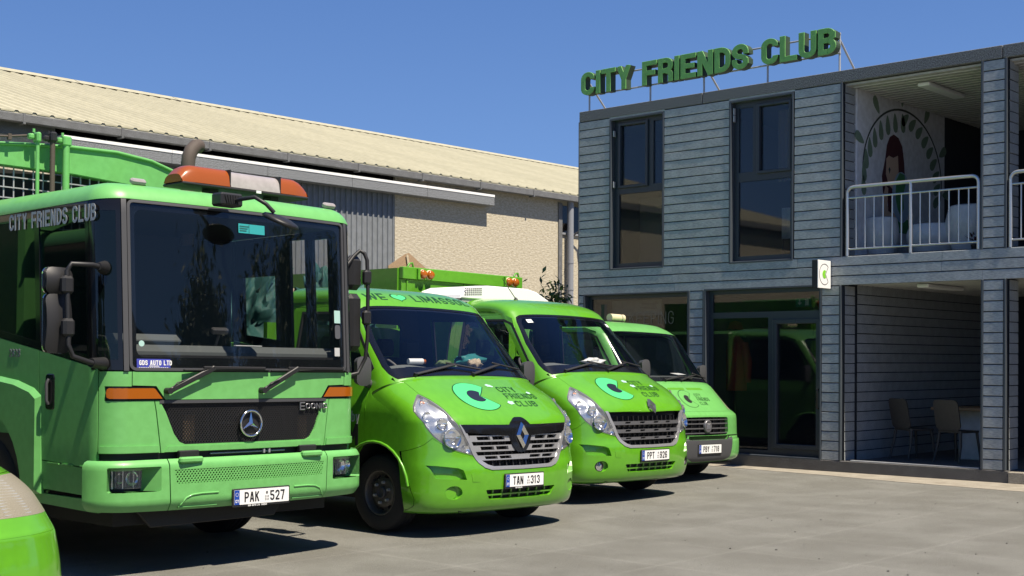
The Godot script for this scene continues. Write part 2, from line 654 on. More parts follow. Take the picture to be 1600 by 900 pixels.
func materials() -> void:
	var fine := noise(512, 0.11, 4, 3, Color(0.62, 0.61, 0.59), Color(1, 1, 1))
	var speck := noise(1024, 0.25, 3, 5, Color(0.46, 0.455, 0.44), Color(1, 1, 1), FastNoiseLite.TYPE_SIMPLEX, 0.2, 0.7)
	var patch := noise(1024, 0.006, 5, 8, Color(0.91, 0.907, 0.90), Color(1, 1, 1))
	var soft := noise(512, 0.012, 4, 11, Color(0.94, 0.94, 0.935), Color(1, 1, 1))
	var dust := noise(512, 0.02, 5, 14, Color(0.955, 0.96, 0.945), Color(1, 1, 1))
	var hgt := noise(1024, 0.16, 4, 21, Color(0, 0, 0), Color(1, 1, 1))
	var rock := noise(1024, 0.045, 5, 23, Color(0, 0, 0), Color(1, 1, 1), FastNoiseLite.TYPE_PERLIN, 0.15, 0.85)
	var rockf := noise(1024, 0.10, 3, 77, Color(0.80, 0.785, 0.76), Color(1, 1, 1), FastNoiseLite.TYPE_PERLIN, 0.2, 0.7)
	var rockc := noise(1024, 0.05, 5, 23, Color(0.88, 0.865, 0.835), Color(1, 1, 1), FastNoiseLite.TYPE_PERLIN, 0.2, 0.75)
	grain(mk("asphalt", Color(0.375, 0.372, 0.335), 0.93), speck, Vector3.ONE * 0.9, hgt, 0.6, patch, 0.16)
	grain(mk("pavement", Color(0.56, 0.51, 0.42), 0.9), fine, Vector3.ONE * 1.2, hgt, 0.3, patch, 0.5)
	grain(mk("cladding", Color(0.40, 0.425, 0.43), 0.55), noise(512, 0.03, 5, 31, Color(0.84, 0.85, 0.86), Color(1, 1, 1)), Vector3(2.2, 5.0, 0.8), null, 0.0, soft, 0.6)
	grain(mk("cladding_b", Color(0.42, 0.44, 0.443), 0.5), noise(512, 0.03, 5, 32, Color(0.84, 0.85, 0.86), Color(1, 1, 1)), Vector3(2.2, 5.0, 0.8), null, 0.0, soft, 0.6)
	grain(mk("fascia", Color(0.22, 0.225, 0.225), 0.6), fine, Vector3.ONE * 0.8)
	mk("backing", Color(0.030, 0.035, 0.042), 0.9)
	mk("trim_dark", Color(0.055, 0.066, 0.078), 0.45)
	mk("trim_grey", Color(0.085, 0.10, 0.115), 0.45)
	mk("frame_dark", Color(0.030, 0.038, 0.048), 0.4)
	mk("room_dark", Color(0.13, 0.13, 0.13), 0.9)
	mk("room_mid", Color(0.22, 0.21, 0.20), 0.9)
	mk("room_warm", Color(0.30, 0.25, 0.20), 0.9)
	grain(mk("ceiling_white", Color(0.46, 0.46, 0.45), 0.7), soft, Vector3.ONE)
	grain(mk("mural_wall", Color(0.68, 0.69, 0.71), 0.8), soft, Vector3.ONE)
	grain(mk("plinth", Color(0.18, 0.175, 0.17), 0.8), fine, Vector3.ONE, null, 0.0, patch, 0.5)
	mk("steel", Color(0.55, 0.55, 0.53), 0.32, 0.75)
	mk("galvanised", Color(0.42, 0.43, 0.44), 0.5, 0.4)
	glass("window_glass", Color(0.010, 0.013, 0.016), 0.30)
	glass("shop_glass", Color(0.008, 0.010, 0.012), 0.38)
	glass("cab_glass", Color(0.005, 0.009, 0.012), 0.28)
	glass("cab_side_glass", Color(0.003, 0.006, 0.006), 0.80)
	glass("van_glass", Color(0.006, 0.010, 0.016), 0.12)
	glass("lens_clear", Color(0.7, 0.72, 0.74), 0.10)
	grain(mk("roof_sheet", Color(0.44, 0.415, 0.295), 0.6), soft, Vector3.ONE * 0.4)
	grain(mk("roof_sheet_b", Color(0.415, 0.392, 0.278), 0.6), soft, Vector3.ONE * 0.4)
	grain(mk("render", Color(0.62, 0.572, 0.455), 0.95), rockc, Vector3(0.22, 0.55, 0.22), rock, 0.4, rockf, 0.7)
	grain(mk("shed_metal", Color(0.19, 0.205, 0.22), 0.6), soft, Vector3.ONE * 0.7)
	grain(mk("shed_metal_pale", Color(0.30, 0.315, 0.33), 0.55), fine, Vector3.ONE * 0.7)
	grain(mk("gutter", Color(0.24, 0.247, 0.255), 0.6), fine, Vector3.ONE * 1.2, null, 0.0, patch, 0.6)
	mk("downpipe", Color(0.24, 0.25, 0.27), 0.5)
	grain(mk("sign_green", Color(0.15, 0.40, 0.10), 0.5), soft, Vector3.ONE)
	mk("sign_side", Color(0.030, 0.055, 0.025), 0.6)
	mk("white", Color(0.78, 0.78, 0.76), 0.5)
	grain(mk("pot_white", Color(0.60, 0.60, 0.59), 0.35), soft, Vector3.ONE)
	mk("black", Color(0.012, 0.012, 0.013), 0.6)
	grain(mk("rubber", Color(0.020, 0.020, 0.021), 0.85), fine, Vector3.ONE * 3.0)
	grain(mk("plastic", Color(0.022, 0.022, 0.024), 0.5), fine, Vector3.ONE * 4.0)
	mk("plastic_grey", Color(0.055, 0.056, 0.060), 0.55)
	mk("gloss_black", Color(0.008, 0.008, 0.009), 0.12)
	paint("truck_green", Color(0.145, 0.425, 0.12), 0.42, 0.25, dust)
	paint("van_green", Color(0.105, 0.345, 0.012), 0.30, 0.9, dust)
	paint("mint_green", Color(0.140, 0.420, 0.105), 0.35, 0.6, dust)
	paint("box_green", Color(0.090, 0.300, 0.015), 0.45, 0.3, dust)
	mk("chrome", Color(0.80, 0.80, 0.80), 0.12, 1.0)
	mk("silver", Color(0.46, 0.46, 0.47), 0.35, 0.6)
	mk("badge_grey", Color(0.20, 0.20, 0.21), 0.35, 0.6)
	mk("reflector", Color(0.86, 0.87, 0.88), 0.10, 1.0)
	mk("lamp_bowl", Color(0.62, 0.64, 0.66), 0.25, 0.9)
	mk("amber", Color(0.32, 0.085, 0.005), 0.15)
	mk("amber_dull", Color(0.27, 0.065, 0.014), 0.22)
	mk("amber_bulb", Color(0.55, 0.18, 0.08), 0.2)
	grain(mk("lens_hazed", Color(0.36, 0.33, 0.25), 0.35), fine, Vector3.ONE * 5.0)
	grain(mk("lightbar_clear", Color(0.34, 0.31, 0.31), 0.3), soft, Vector3.ONE * 2.0)
	grain(mk("wheel_steel", Color(0.17, 0.16, 0.15), 0.5, 0.5), fine, Vector3.ONE * 3.0)
	grain(mk("rust_pipe", Color(0.115, 0.090, 0.075), 0.75), fine, Vector3.ONE * 4.0)
	mk("underbody", Color(0.018, 0.018, 0.018), 0.85)
	grain(mk("skid_metal", Color(0.055, 0.050, 0.045), 0.6), fine, Vector3.ONE * 2.0)
	mk("underbody_grey", Color(0.06, 0.06, 0.06), 0.8)
	mk("dash", Color(0.11, 0.125, 0.125), 0.85)
	mk("dash_dark", Color(0.018, 0.020, 0.022), 0.8)
	mk("seat_dark", Color(0.014, 0.016, 0.020), 0.9)
	mk("plate_white", Color(0.78, 0.78, 0.76), 0.4)
	mk("plate_blue", Color(0.012, 0.055, 0.33), 0.4)
	mk("ink", Color(0.010, 0.010, 0.012), 0.5)
	mk("ink_green", Color(0.004, 0.045, 0.008), 0.45)
	mk("logo_mint", Color(0.07, 0.52, 0.18), 0.4)
	mk("logo_dark", Color(0.010, 0.014, 0.026), 0.4)
	mk("logo_green", Color(0.20, 0.55, 0.03), 0.5)
	mk("silver_print", Color(0.42, 0.43, 0.43), 0.5)
	mk("sticker_blue", Color(0.045, 0.055, 0.34), 0.5)
	mk("sticker_teal", Color(0.03, 0.32, 0.33), 0.5)
	mk("sticker_pale", Color(0.36, 0.55, 0.50), 0.5)
	grain(mk("chair_brown", Color(0.060, 0.052, 0.044), 0.6), soft, Vector3.ONE * 2.0)
	mk("chair_pale", Color(0.26, 0.24, 0.21), 0.6)
	grain(mk("table_wood", Color(0.42, 0.25, 0.12), 0.5), fine, Vector3(1.0, 6.0, 6.0))
	grain(mk("cardboard", Color(0.40, 0.27, 0.16), 0.85), fine, Vector3.ONE * 2.0)
	grain(mk("cardboard_pale", Color(0.56, 0.47, 0.33), 0.85), fine, Vector3.ONE * 2.0)
	mk("net_green", Color(0.016, 0.085, 0.075), 0.7)
	mk("bag_teal", Color(0.03, 0.16, 0.15), 0.3)
	mk("bag_white", Color(0.70, 0.72, 0.72), 0.4)
	mk("jacket_orange", Color(0.62, 0.13, 0.05), 0.8)
	mk("skin_print", Color(0.56, 0.39, 0.28), 0.8)
	mk("hair_print", Color(0.075, 0.020, 0.024), 0.8)
	mk("globe_print", Color(0.30, 0.42, 0.52), 0.8)
	mk("land_print", Color(0.075, 0.24, 0.09), 0.8)
	mk("leaf_print", Color(0.16, 0.23, 0.16), 0.8)
	mk("stem_print", Color(0.040, 0.050, 0.045), 0.8)
	var leaf := mk("leaf", Color(0.075, 0.125, 0.035), 0.6)
	leaf.backlight_enabled = true
	leaf.backlight = Color(0.08, 0.13, 0.03)
	leaf.vertex_color_use_as_albedo = true
	grain(mk("bark", Color(0.11, 0.085, 0.06), 0.9), fine, Vector3.ONE * 2.0)
	mk("flower_dark", Color(0.09, 0.02, 0.03), 0.7)
	mk("beacon_cream", Color(0.62, 0.54, 0.36), 0.4)
	mk("exit_green", Color(0.02, 0.22, 0.12), 0.5)


# ------------------------------------------------------------------ ground
func setting() -> void:
	var g := G.new()
	g.quad(Vector3(-250, 0, -250), Vector3(250, 0, -250), Vector3(250, 0, 250), Vector3(-250, 0, 250), Vector3.UP)
	structure(g, "ground", M.asphalt)
	g = G.new()      # pale concrete strip along the building
	var e := [Vector2(17.3, -15.5), Vector2(17.3, -1.5), Vector2(15.9, -1.5), Vector2(16.2, -6.24), Vector2(16.36, -7.97), Vector2(16.56, -9.01), Vector2(16.76, -10.6), Vector2(16.95, -12.4), Vector2(17.0, -15.5)]
	var p := PackedVector2Array()
	for i in e.size():
		var a: Vector2 = e[i]
		var b: Vector2 = e[(i + 1) % e.size()]
		for k in 8:
			var q := a.lerp(b, k / 8.0)
			if i > 1 and i < e.size() - 1:
				q.x += rng.randf_range(-0.02, 0.02)
			p.append(Vector2(q.x, -q.y))
	g.slab(p, 0.004, Transform3D(Basis(Vector3.RIGHT, Vector3(0, 0, -1), Vector3.UP), Vector3.ZERO))
	structure(g, "pavement", M.pavement)
	g = G.new()      # stray grit on the asphalt
	for i in 110:
		var q := Vector3(rng.randf_range(4, 16), 0.0, rng.randf_range(-9.5, -3))
		var r := rng.randf_range(0.003, 0.009)
		g.box(q + Vector3(0, r * 0.4, 0), Vector3(r * 2, r, r * rng.randf_range(1, 2)), r * 0.3, Basis(Vector3.UP, rng.randf() * TAU))
	tag(part(g, "grit", M.skid_metal), "small grit and dry leaf scraps scattered on the asphalt", "", "", "stuff")


# ------------------------------------------------------------------ the grey container building
# one lap-siding plank on a wall that looks to -x: bottom edge stands proud, slightly wavy
func plank(root: Node3D, z0: float, z1: float, y: float, h: float, x := FX, wavy := true) -> void:
	var g := G.new()
	var n := maxi(2, ceili((z1 - z0) / 0.22))
	var ph := rng.randf() * TAU
	var amp := rng.randf_range(0.0002, 0.0013) if wavy else 0.0
	var prev := []
	for i in n + 1:
		var z := lerpf(z0, z1, float(i) / n)
		var w := 0.022 + amp * sin(z * 2.3 + ph) + amp * 0.7 * sin(z * 5.1 + ph * 2.0)
		var c := [Vector3(x, y, z), Vector3(x - w + 0.004, y, z), Vector3(x - w, y + 0.004, z), Vector3(x - w + 0.0015 + amp * 0.6 * sin(z * 3.1 + ph), y + h - 0.019, z), Vector3(x - w + 0.006, y + h - 0.013, z), Vector3(x, y + h - 0.013, z)]
		if i > 0:
			for k in 5:
				g.facet(prev[k], prev[k + 1], c[k + 1], c[k], Vector3(x + 0.02, y + h * 0.5, z))
		prev = c
	for s in [z0, z1]:
		g.quad(Vector3(x, y, s), Vector3(x - 0.021, y, s), Vector3(x - 0.020, y + h - 0.013, s), Vector3(x, y + h - 0.013, s), Vector3(0, 0, signf(s - (z0 + z1) / 2)))
	part(g, "plank", M.cladding if rng.randf() < 0.6 else M.cladding_b, root)


func plank_wall(root: Node3D, z0: float, z1: float, y0: float, y1: float, rows: int) -> void:
	var h := (y1 - y0) / rows
	for i in rows:
		var zs := [z0]
		if z1 - z0 > 1.0 and (rows < 5 or rng.randf() < 0.22):      # butt joints in the longer boards
			var zz := z0 + rng.randf_range(0.5, 2.4)
			while zz < z1 - 0.4:
				zs.append(zz)
				zz += rng.randf_range(1.6, 3.0)
		zs.append(z1)
		for k in zs.size() - 1:
			plank(root, zs[k] + (0.0015 if k > 0 else 0.0), zs[k + 1] - (0.0015 if k < zs.size() - 2 else 0.0), y0 + i * h, h)
	var g := G.new()
	g.box(Vector3(FX + 0.032, (y0 + y1) / 2, (z0 + z1) / 2), Vector3(0.06, y1 - y0, z1 - z0))
	part(g, "wall_panel", M.backing, root)


# a wall of planks that looks to +z
func jamb(root: Node3D, x0: float, x1: float, z: float, y0: float, y1: float, rows: int) -> void:
	var h := (y1 - y0) / rows
	for i in rows:
		var g := G.new()
		var y := y0 + i * h
		g.facet(Vector3(x0, y, z + 0.018), Vector3(x1, y, z + 0.018), Vector3(x1, y + h - 0.013, z + 0.016), Vector3(x0, y + h - 0.013, z + 0.016), Vector3(x0, y, z - 1))
		g.facet(Vector3(x0, y + h - 0.013, z + 0.016), Vector3(x1, y + h - 0.013, z + 0.016), Vector3(x1, y + h - 0.013, z), Vector3(x0, y + h - 0.013, z), Vector3(x0, y, z))
		g.facet(Vector3(x0, y, z + 0.018), Vector3(x1, y, z + 0.018), Vector3(x1, y, z), Vector3(x0, y, z), Vector3(x0, y + 1, z))
		part(g, "plank", M.cladding if rng.randf() < 0.5 else M.cladding_b, root)
	var b := G.new()
	b.box(Vector3((x0 + x1) / 2, (y0 + y1) / 2, z - 0.03), Vector3(x1 - x0, y1 - y0, 0.056))
	part(b, "wall_panel", M.backing, root)


func bxp(root: Node3D, called: String, m: Material, lo: Vector3, hi: Vector3, ch := 0.0) -> MeshInstance3D:
	var g := G.new()
	g.box((lo + hi) / 2, (hi - lo).abs(), ch)
	return part(g, called, m, root)


# a window: frame members and panes are its pieces; panes = list of z0, y0, z1, y1 with sash width
func window(root: Node3D, z0: float, z1: float, y0: float, y1: float, panes: Array, mat: Material, depth := 0.07) -> void:
	var g := G.new()
	var x := FX + depth
	var outer := rect(z0, y0, z1, y1)
	var holes := []
	for p in panes:
		holes.append(rect(p[0], p[1], p[2], p[3]))
	var pieces := simple([outer], holes)
	for p in pieces:
		g.slab(p, 0.05, facing_left(x + 0.05, 0, 0), 0.0)
	var fr := part(g, "window", M.frame_dark, root)
	for p in panes:
		if p.size() > 4:      # an opening sash stands proud of the fixed frame
			var s := G.new()
			var w: float = p[4]
			for q in simple([rect(p[0] - w, p[1] - w, p[2] + w, p[3] + w)], [rect(p[0], p[1], p[2], p[3])]):
				s.slab(q, 0.035, facing_left(x - 0.001, 0, 0), 0.006)
			part(s, "sash", M.frame_dark, fr)
		var gl := G.new()
		gl.quad(Vector3(x + 0.02, p[1], p[0]), Vector3(x + 0.02, p[3], p[0]), Vector3(x + 0.02, p[3], p[2]), Vector3(x + 0.02, p[1], p[2]), Vector3.LEFT)
		part(gl, "pane", mat, fr)
		again(fr.get_child(fr.get_child_count() - 1), "pane", fr, Vector3(0.016, 0, 0))      # second glazing pane, added to strengthen the reflections
	# reveal round the opening
	var r := G.new()
	for q in simple([rect(z0 - 0.035, y0 - 0.03, z1 + 0.03, y1 + 0.03)], [outer]):
		r.slab(q, depth + 0.078, facing_left(FX + depth + 0.05, 0, 0), 0.005)
	part(r, "window_surround", M.trim_dark, root)


func room(root: Node3D, z0: float, z1: float, y0: float, y1: float, x1: float, m: Material) -> void:
	var g := G.new()
	var x0 := FX + 0.13
	g.box(Vector3(x1, (y0 + y1) / 2, (z0 + z1) / 2), Vector3(0.1, y1 - y0, z1 - z0))
	for z in [z0, z1]:
		g.box(Vector3((x0 + x1) / 2, (y0 + y1) / 2, z), Vector3(x1 - x0 - 0.11, y1 - y0, 0.08))
	g.box(Vector3((x0 + x1) / 2, y0 - 0.03, (z0 + z1) / 2), Vector3(x1 - x0 - 0.12, 0.06, z1 - z0 - 0.1))
	g.box(Vector3((x0 + x1) / 2, y1 + 0.03, (z0 + z1) / 2), Vector3(x1 - x0 - 0.12, 0.06, z1 - z0 - 0.1))
	part(g, "room_shell", m, root)


func container_building() -> void:
	var b := thing("container_building", "two-storey building of dark grey lap-clad containers with balconies and glass front", "building")
	const ZE := -2.1      # near end, outside the frame
	# upper storey cladding
	plank_wall(b, -14.08, -13.45, 3.11, 5.60, 18)
	plank_wall(b, -12.34, -11.13, 3.11, 5.60, 18)
	plank_wall(b, -9.99, -9.25, 3.11, 5.60, 18)
	plank_wall(b, -7.15, -6.87, 3.11, 5.60, 18)
	plank_wall(b, -4.80, -4.52, 3.11, 5.60, 18)
	plank_wall(b, -2.42, ZE, 3.11, 5.60, 18)
	plank_wall(b, -14.08, ZE, 2.69, 3.11, 3)
	# lower storey
	plank_wall(b, -14.08, -13.99, 0.17, 2.69, 18)
	plank_wall(b, -11.84, -11.60, 0.17, 2.69, 18)
	plank_wall(b, -9.53, -9.26, 0.17, 2.69, 18)
	plank_wall(b, -7.14, -6.88, 0.17, 2.69, 18)
	plank_wall(b, -4.80, -4.52, 0.17, 2.69, 18)
	plank_wall(b, -2.42, ZE, 0.17, 2.69, 18)
	# slivers above the window heads
	for s in [[-13.45, -12.34], [-11.13, -9.99]]:
		bxp(b, "head_strip", M.cladding, Vector3(FX - 0.020, 5.575, s[0]), Vector3(FX + 0.05, 5.60, s[1]))
	# roof fascia, roof, plinth
	for s in [[-14.09, -11.62], [-11.61, -6.9], [-6.89, ZE]]:
		bxp(b, "fascia", M.fascia, Vector3(FX - 0.026, 5.60, s[0]), Vector3(FX + 0.06, 5.77, s[1]), 0.006)
	bxp(b, "roof", M.fascia, Vector3(FX + 0.061, 5.62, -14.05), Vector3(22.9, 5.74, ZE - 0.03))
	bxp(b, "plinth", M.plinth, Vector3(FX - 0.028, 0.0, -14.08), Vector3(FX + 0.5, 0.165, -6.80), 0.008)
	bxp(b, "plinth", M.pavement, Vector3(FX - 0.05, 0.0, -6.795), Vector3(FX + 0.5, 0.155, ZE), 0.01)
	bxp(b, "sill_strip", M.galvanised, Vector3(FX - 0.015, 0.166, -9.08), Vector3(FX + 0.06, 0.182, -7.2), 0.003)
	bxp(b, "sill_strip", M.galvanised, Vector3(FX - 0.02, 0.166, -11.55), Vector3(FX + 0.02, 0.180, -9.56), 0.003)
	# far end wall, back wall, near end wall
	bxp(b, "end_wall", M.cladding, Vector3(FX + 0.065, 0, -14.085), Vector3(22.9, 5.6, -14.0))
	bxp(b, "end_wall", M.cladding, Vector3(FX + 0.065, 0, ZE - 0.08), Vector3(22.9, 5.6, ZE + 0.005))
	bxp(b, "back_wall", M.cladding, Vector3(22.8, 0, -13.99), Vector3(22.9, 5.6, ZE - 0.09))
	bxp(b, "corner_post", M.trim_grey, Vector3(FX - 0.028, 0.17, -14.105), Vector3(FX + 0.03, 5.6, -14.082), 0.004)
	# vertical trims along the openings
	for t in [[-9.245, 3.09, 5.60], [-7.185, 3.09, 5.60], [-6.865, 3.09, 5.60], [-4.835, 3.09, 5.60], [-4.515, 3.09, 5.60], [-2.455, 3.09, 5.60], [-11.60, 0.17, 2.69], [-11.875, 0.17, 2.69], [-9.255, 0.17, 2.69], [-7.175, 0.17, 2.69], [-6.87, 0.17, 2.69], [-4.835, 0.17, 2.69], [-4.515, 0.17, 2.69], [-2.455, 0.17, 2.69]]:
		bxp(b, "trim", M.trim_dark, Vector3(FX - 0.030, t[1], t[0]), Vector3(FX + 0.02, t[2], t[0] + 0.032), 0.004)
	# jambs of the open bays
	for z in [-9.215, -6.835, -4.485]:
		jamb(b, FX + 0.03, FX + 0.33, z, 3.11, 5.60, 18)
		jamb(b, FX + 0.03, FX + 0.33, z + 0.005, 0.17, 2.69, 18)
	for z in [-7.15, -4.80]:
		for y in [[3.11, 5.6], [0.17, 2.69]]:
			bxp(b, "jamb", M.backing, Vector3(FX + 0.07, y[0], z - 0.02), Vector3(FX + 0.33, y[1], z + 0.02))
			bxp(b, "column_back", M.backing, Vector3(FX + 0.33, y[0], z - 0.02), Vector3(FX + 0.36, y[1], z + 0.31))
	# windows above
	window(b, -13.41, -12.38, 3.11, 5.54, [[-13.27, 4.47, -12.76, 5.45, 0.045], [-12.62, 4.45, -12.44, 5.47], [-13.31, 3.19, -12.45, 4.33]], M.window_glass)
	window(b, -11.09, -10.04, 3.11, 5.54, [[-11.01, 4.47, -10.76, 5.46], [-10.63, 4.47, -10.13, 5.44, 0.045], [-11.01, 3.19, -10.11, 4.33]], M.window_glass)
	# glass below
	window(b, -13.95, -11.89, 0.2, 2.67, [[-13.88, 0.28, -11.94, 2.61]], M.shop_glass)
	window(b, -11.54, -9.57, 0.185, 2.68, [[-11.47, 2.34, -9.63, 2.62], [-11.47, 0.25, -10.48, 2.25], [-10.32, 0.36, -9.66, 2.15, 0.07]], M.shop_glass)
	var h := G.new()
	h.tube([Vector3(FX + 0.03, 1.18, -9.60), Vector3(FX - 0.03, 1.18, -9.60), Vector3(FX - 0.035, 1.16, -9.60), Vector3(FX - 0.035, 0.92, -9.60), Vector3(FX + 0.03, 0.90, -9.60)], 0.012, 8)
	part(h, "door_handle", M.gloss_black, b)
	for z in [[-13.43, 4.44, 5.28], [-11.11, 5.25, 5.36]]:
		for y in [z[1], z[2]]:
			bxp(b, "hinge", M.galvanised, Vector3(FX - 0.002, y, z[0] + 0.04), Vector3(FX + 0.045, y + 0.10, z[0] + 0.06), 0.004)
	# rooms behind the glass
	room(b, -13.98, -11.74, 3.1, 5.5, 20.6, M.room_mid)
	room(b, -11.64, -9.5, 3.1, 5.5, 20.6, M.room_mid)
	room(b, -13.98, -11.80, 0.2, 2.62, 20.2, M.room_mid)
	room(b, -11.70, -9.45, 0.2, 2.62, 20.8, M.room_dark)
	# open bays: floors, ceilings with ribs, walls
	bxp(b, "terrace_floor", M.plinth, Vector3(FX + 0.066, 2.98, -9.25), Vector3(22.7, 3.085, ZE - 0.1))
	bxp(b, "terrace_floor", M.plinth, Vector3(FX + 0.066, 0.08, -9.25), Vector3(22.7, 0.160, ZE - 0.1))
	for y in [5.56, 2.72]:
		bxp(b, "ceiling", M.ceiling_white, Vector3(FX + 0.066, y, -9.25), Vector3(22.7, y + 0.03, ZE - 0.1))
		for i in 34:
			bxp(b, "ceiling_rib", M.ceiling_white, Vector3(FX + 0.16 + i * 0.16, y - 0.022, -9.15), Vector3(FX + 0.24 + i * 0.16, y + 0.002, ZE - 0.12), 0.01)
	for y in [5.53, 2.69]:
		for z in [-8.2, -5.9, -3.6]:
			bxp(b, "ceiling_lamp", M.white, Vector3(FX + 0.42, y - 0.05, z - 0.09), Vector3(FX + 1.62, y + 0.004, z + 0.09), 0.012)
	bxp(b, "terrace_wall", M.mural_wall, Vector3(FX + 0.34, 3.086, -9.30), Vector3(20.5, 5.56, -9.17))
	bxp(b, "terrace_wall", M.backing, Vector3(20.51, 3.086, -9.30), Vector3(22.7, 5.56, -9.18))  # closed near-black panel, its colour stands in for the dark doorway
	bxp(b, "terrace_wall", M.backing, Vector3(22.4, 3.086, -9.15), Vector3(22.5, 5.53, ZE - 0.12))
	for k in 18:
		var g := G.new()
		var y := 0.16 + k * 0.142
		g.facet(Vector3(FX + 0.34, y, -9.16), Vector3(22.3, y, -9.16), Vector3(22.3, y + 0.129, -9.162), Vector3(FX + 0.34, y + 0.129, -9.162), Vector3(20, y, -10))
		g.facet(Vector3(FX + 0.34, y, -9.16), Vector3(22.3, y, -9.16), Vector3(22.3, y, -9.18), Vector3(FX + 0.34, y, -9.18), Vector3(20, y + 1, -9.17))
		part(g, "plank", M.cladding if k % 3 else M.cladding_b, b)
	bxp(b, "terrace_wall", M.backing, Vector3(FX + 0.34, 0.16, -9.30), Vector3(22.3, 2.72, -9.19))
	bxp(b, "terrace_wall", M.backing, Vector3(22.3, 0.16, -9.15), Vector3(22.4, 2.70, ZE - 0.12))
	mural(b)
	# railings
	for r in [[-9.14, -7.22], [-6.79, -4.86], [-4.44, -2.5]]:
		railing(b, r[0], r[1])


func railing(b: Node3D, z0: float, z1: float) -> void:
	var x := FX + 0.0
	var g := G.new()
	var y := 4.085
	var pts := [Vector3(x, 3.10, z0)]
	for i in 5:
		var a := PI / 2 * i / 4.0
		pts.append(Vector3(x, y - 0.09 + 0.09 * sin(a), z0 + 0.09 - 0.09 * cos(a)))
	for i in 5:
		var a := PI / 2 * i / 4.0
		pts.append(Vector3(x, y - 0.09 + 0.09 * cos(a), z1 - 0.09 + 0.09 * sin(a)))
	pts.append(Vector3(x, 3.10, z1))
	g.tube(pts, 0.026, 12)
	var rl := part(g, "railing", M.steel, b)
	for yy in [3.93, 3.20]:
		var q := G.new()
		q.tube([Vector3(x, yy, z0), Vector3(x, yy, z1)], 0.015, 8)
		part(q, "rail", M.steel, rl)
	var mid := (z0 + z1) / 2
	var c := G.new()
	c.tube([Vector3(x, 3.10, mid), Vector3(x, y, mid)], 0.026, 12)
	part(c, "post", M.steel, rl)
	for s in 2:
		for i in range(1, 7):
			var z := lerpf(z0 if s == 0 else mid, mid if s == 0 else z1, i / 7.0)
			var q := G.new()
			q.tube([Vector3(x, 3.20, z), Vector3(x, 3.93, z)], 0.011, 8)
			part(q, "baluster", M.steel, rl)


func mural(b: Node3D) -> void:
	# painted on the wall that looks to +z; coordinates are x, y on that wall
	var xf := Transform3D(Basis(), Vector3(0, 0, -9.17))
	var g := G.new()
	var vine := PackedVector2Array()
	for i in 37:
		var a := deg_to_rad(188.0 - i * 5.6)
		vine.append(Vector2(19.05 + cos(a) * 1.33, 4.42 + sin(a) * 1.03))
	for p in Geometry2D.offset_polyline(vine, 0.016, Geometry2D.JOIN_ROUND, Geometry2D.END_BUTT):
		g.slab(p, 0.002, xf)
	var m := part(g, "mural", M.stem_print, b)
	var leafs := G.new()
	for i in range(1, 19):
		var q: Vector2 = vine[i * 2 - 1]
		for side in ([1] if i % 3 else [1, -1]):
			var d := Vector2(0.12 * (1.0 if q.x < 19.0 else -1.0), -0.98).normalized() if side == 1 else (q - Vector2(19.05, 4.2)).normalized()
			if i > 9 and side == 1:
				d = Vector2(-0.8, -0.6).normalized()
			var o := Vector2(-d.y, d.x)
			var lf := PackedVector2Array()
			for k in 12:
				var t := k / 12.0 * TAU
				var along := 0.5 - 0.5 * cos(t)
				lf.append(q + d * (0.05 + 0.30 * along) + o * sin(t) * 0.085 * (0.45 + 0.75 * along))
			leafs.slab(lf, 0.003, xf)
	part(leafs, "painted_leaves", M.leaf_print, m)
	var fl := func(called: String, mat: Material, lift: float, pts: Array) -> void:
		var s := G.new()
		var pq := PackedVector2Array()
		for a in pv(pts):
			pq.append(Vector2(18.72 + (a.x - 18.9) * 0.8, 5.04 + (a.y - 4.84) * 0.85))
		s.slab(pq, lift, xf)
		part(s, called, mat, m)
	fl.call("painted_hair", M.hair_print, 0.002, [18.45, 3.75, 18.40, 4.05, 18.52, 4.33, 18.60, 4.62, 18.72, 4.78, 18.88, 4.84, 19.08, 4.80, 19.24, 4.66, 19.32, 4.38, 19.36, 4.05, 19.30, 3.7])
	fl.call("painted_face", M.skin_print, 0.004, [18.56, 4.10, 18.58, 4.38, 18.68, 4.44, 18.86, 4.42, 19.05, 4.48, 19.08, 4.20, 19.00, 3.98, 18.84, 3.86, 18.68, 3.92])
	fl.call("painted_arm", M.skin_print, 0.003, [18.42, 3.14, 18.42, 3.62, 18.55, 3.90, 18.66, 3.86, 18.62, 3.55, 18.80, 3.42, 19.0, 3.46, 19.02, 3.30, 18.7, 3.14])
	fl.call("painted_hair_lock", M.hair_print, 0.006, [18.66, 3.46, 18.63, 3.70, 18.68, 3.92, 18.80, 3.86, 18.86, 3.62, 18.80, 3.42])
	var globe := PackedVector2Array()
	for q in oval(Vector2(19.20, 3.74), 0.38, 0.46):
		globe.append(Vector2(18.72 + (q.x - 18.9) * 0.8, 5.04 + (q.y - 4.84) * 0.85))
	var gs := G.new()
	gs.slab(globe, 0.007, xf)
	part(gs, "painted_globe", M.globe_print, m)
	fl.call("painted_land", M.land_print, 0.009, [18.95, 3.70, 18.96, 4.02, 19.12, 4.18, 19.32, 4.16, 19.36, 3.98, 19.26, 3.80, 19.30, 3.55, 19.16, 3.40, 19.04, 3.52])
	fl.call("painted_skirt", M.land_print, 0.002, [18.9, 3.1, 19.0, 3.36, 19.5, 3.36, 19.56, 3.1])
	fl.call("painted_eye", M.stem_print, 0.006, [18.66, 4.20, 18.70, 4.24, 18.74, 4.20, 18.70, 4.12])


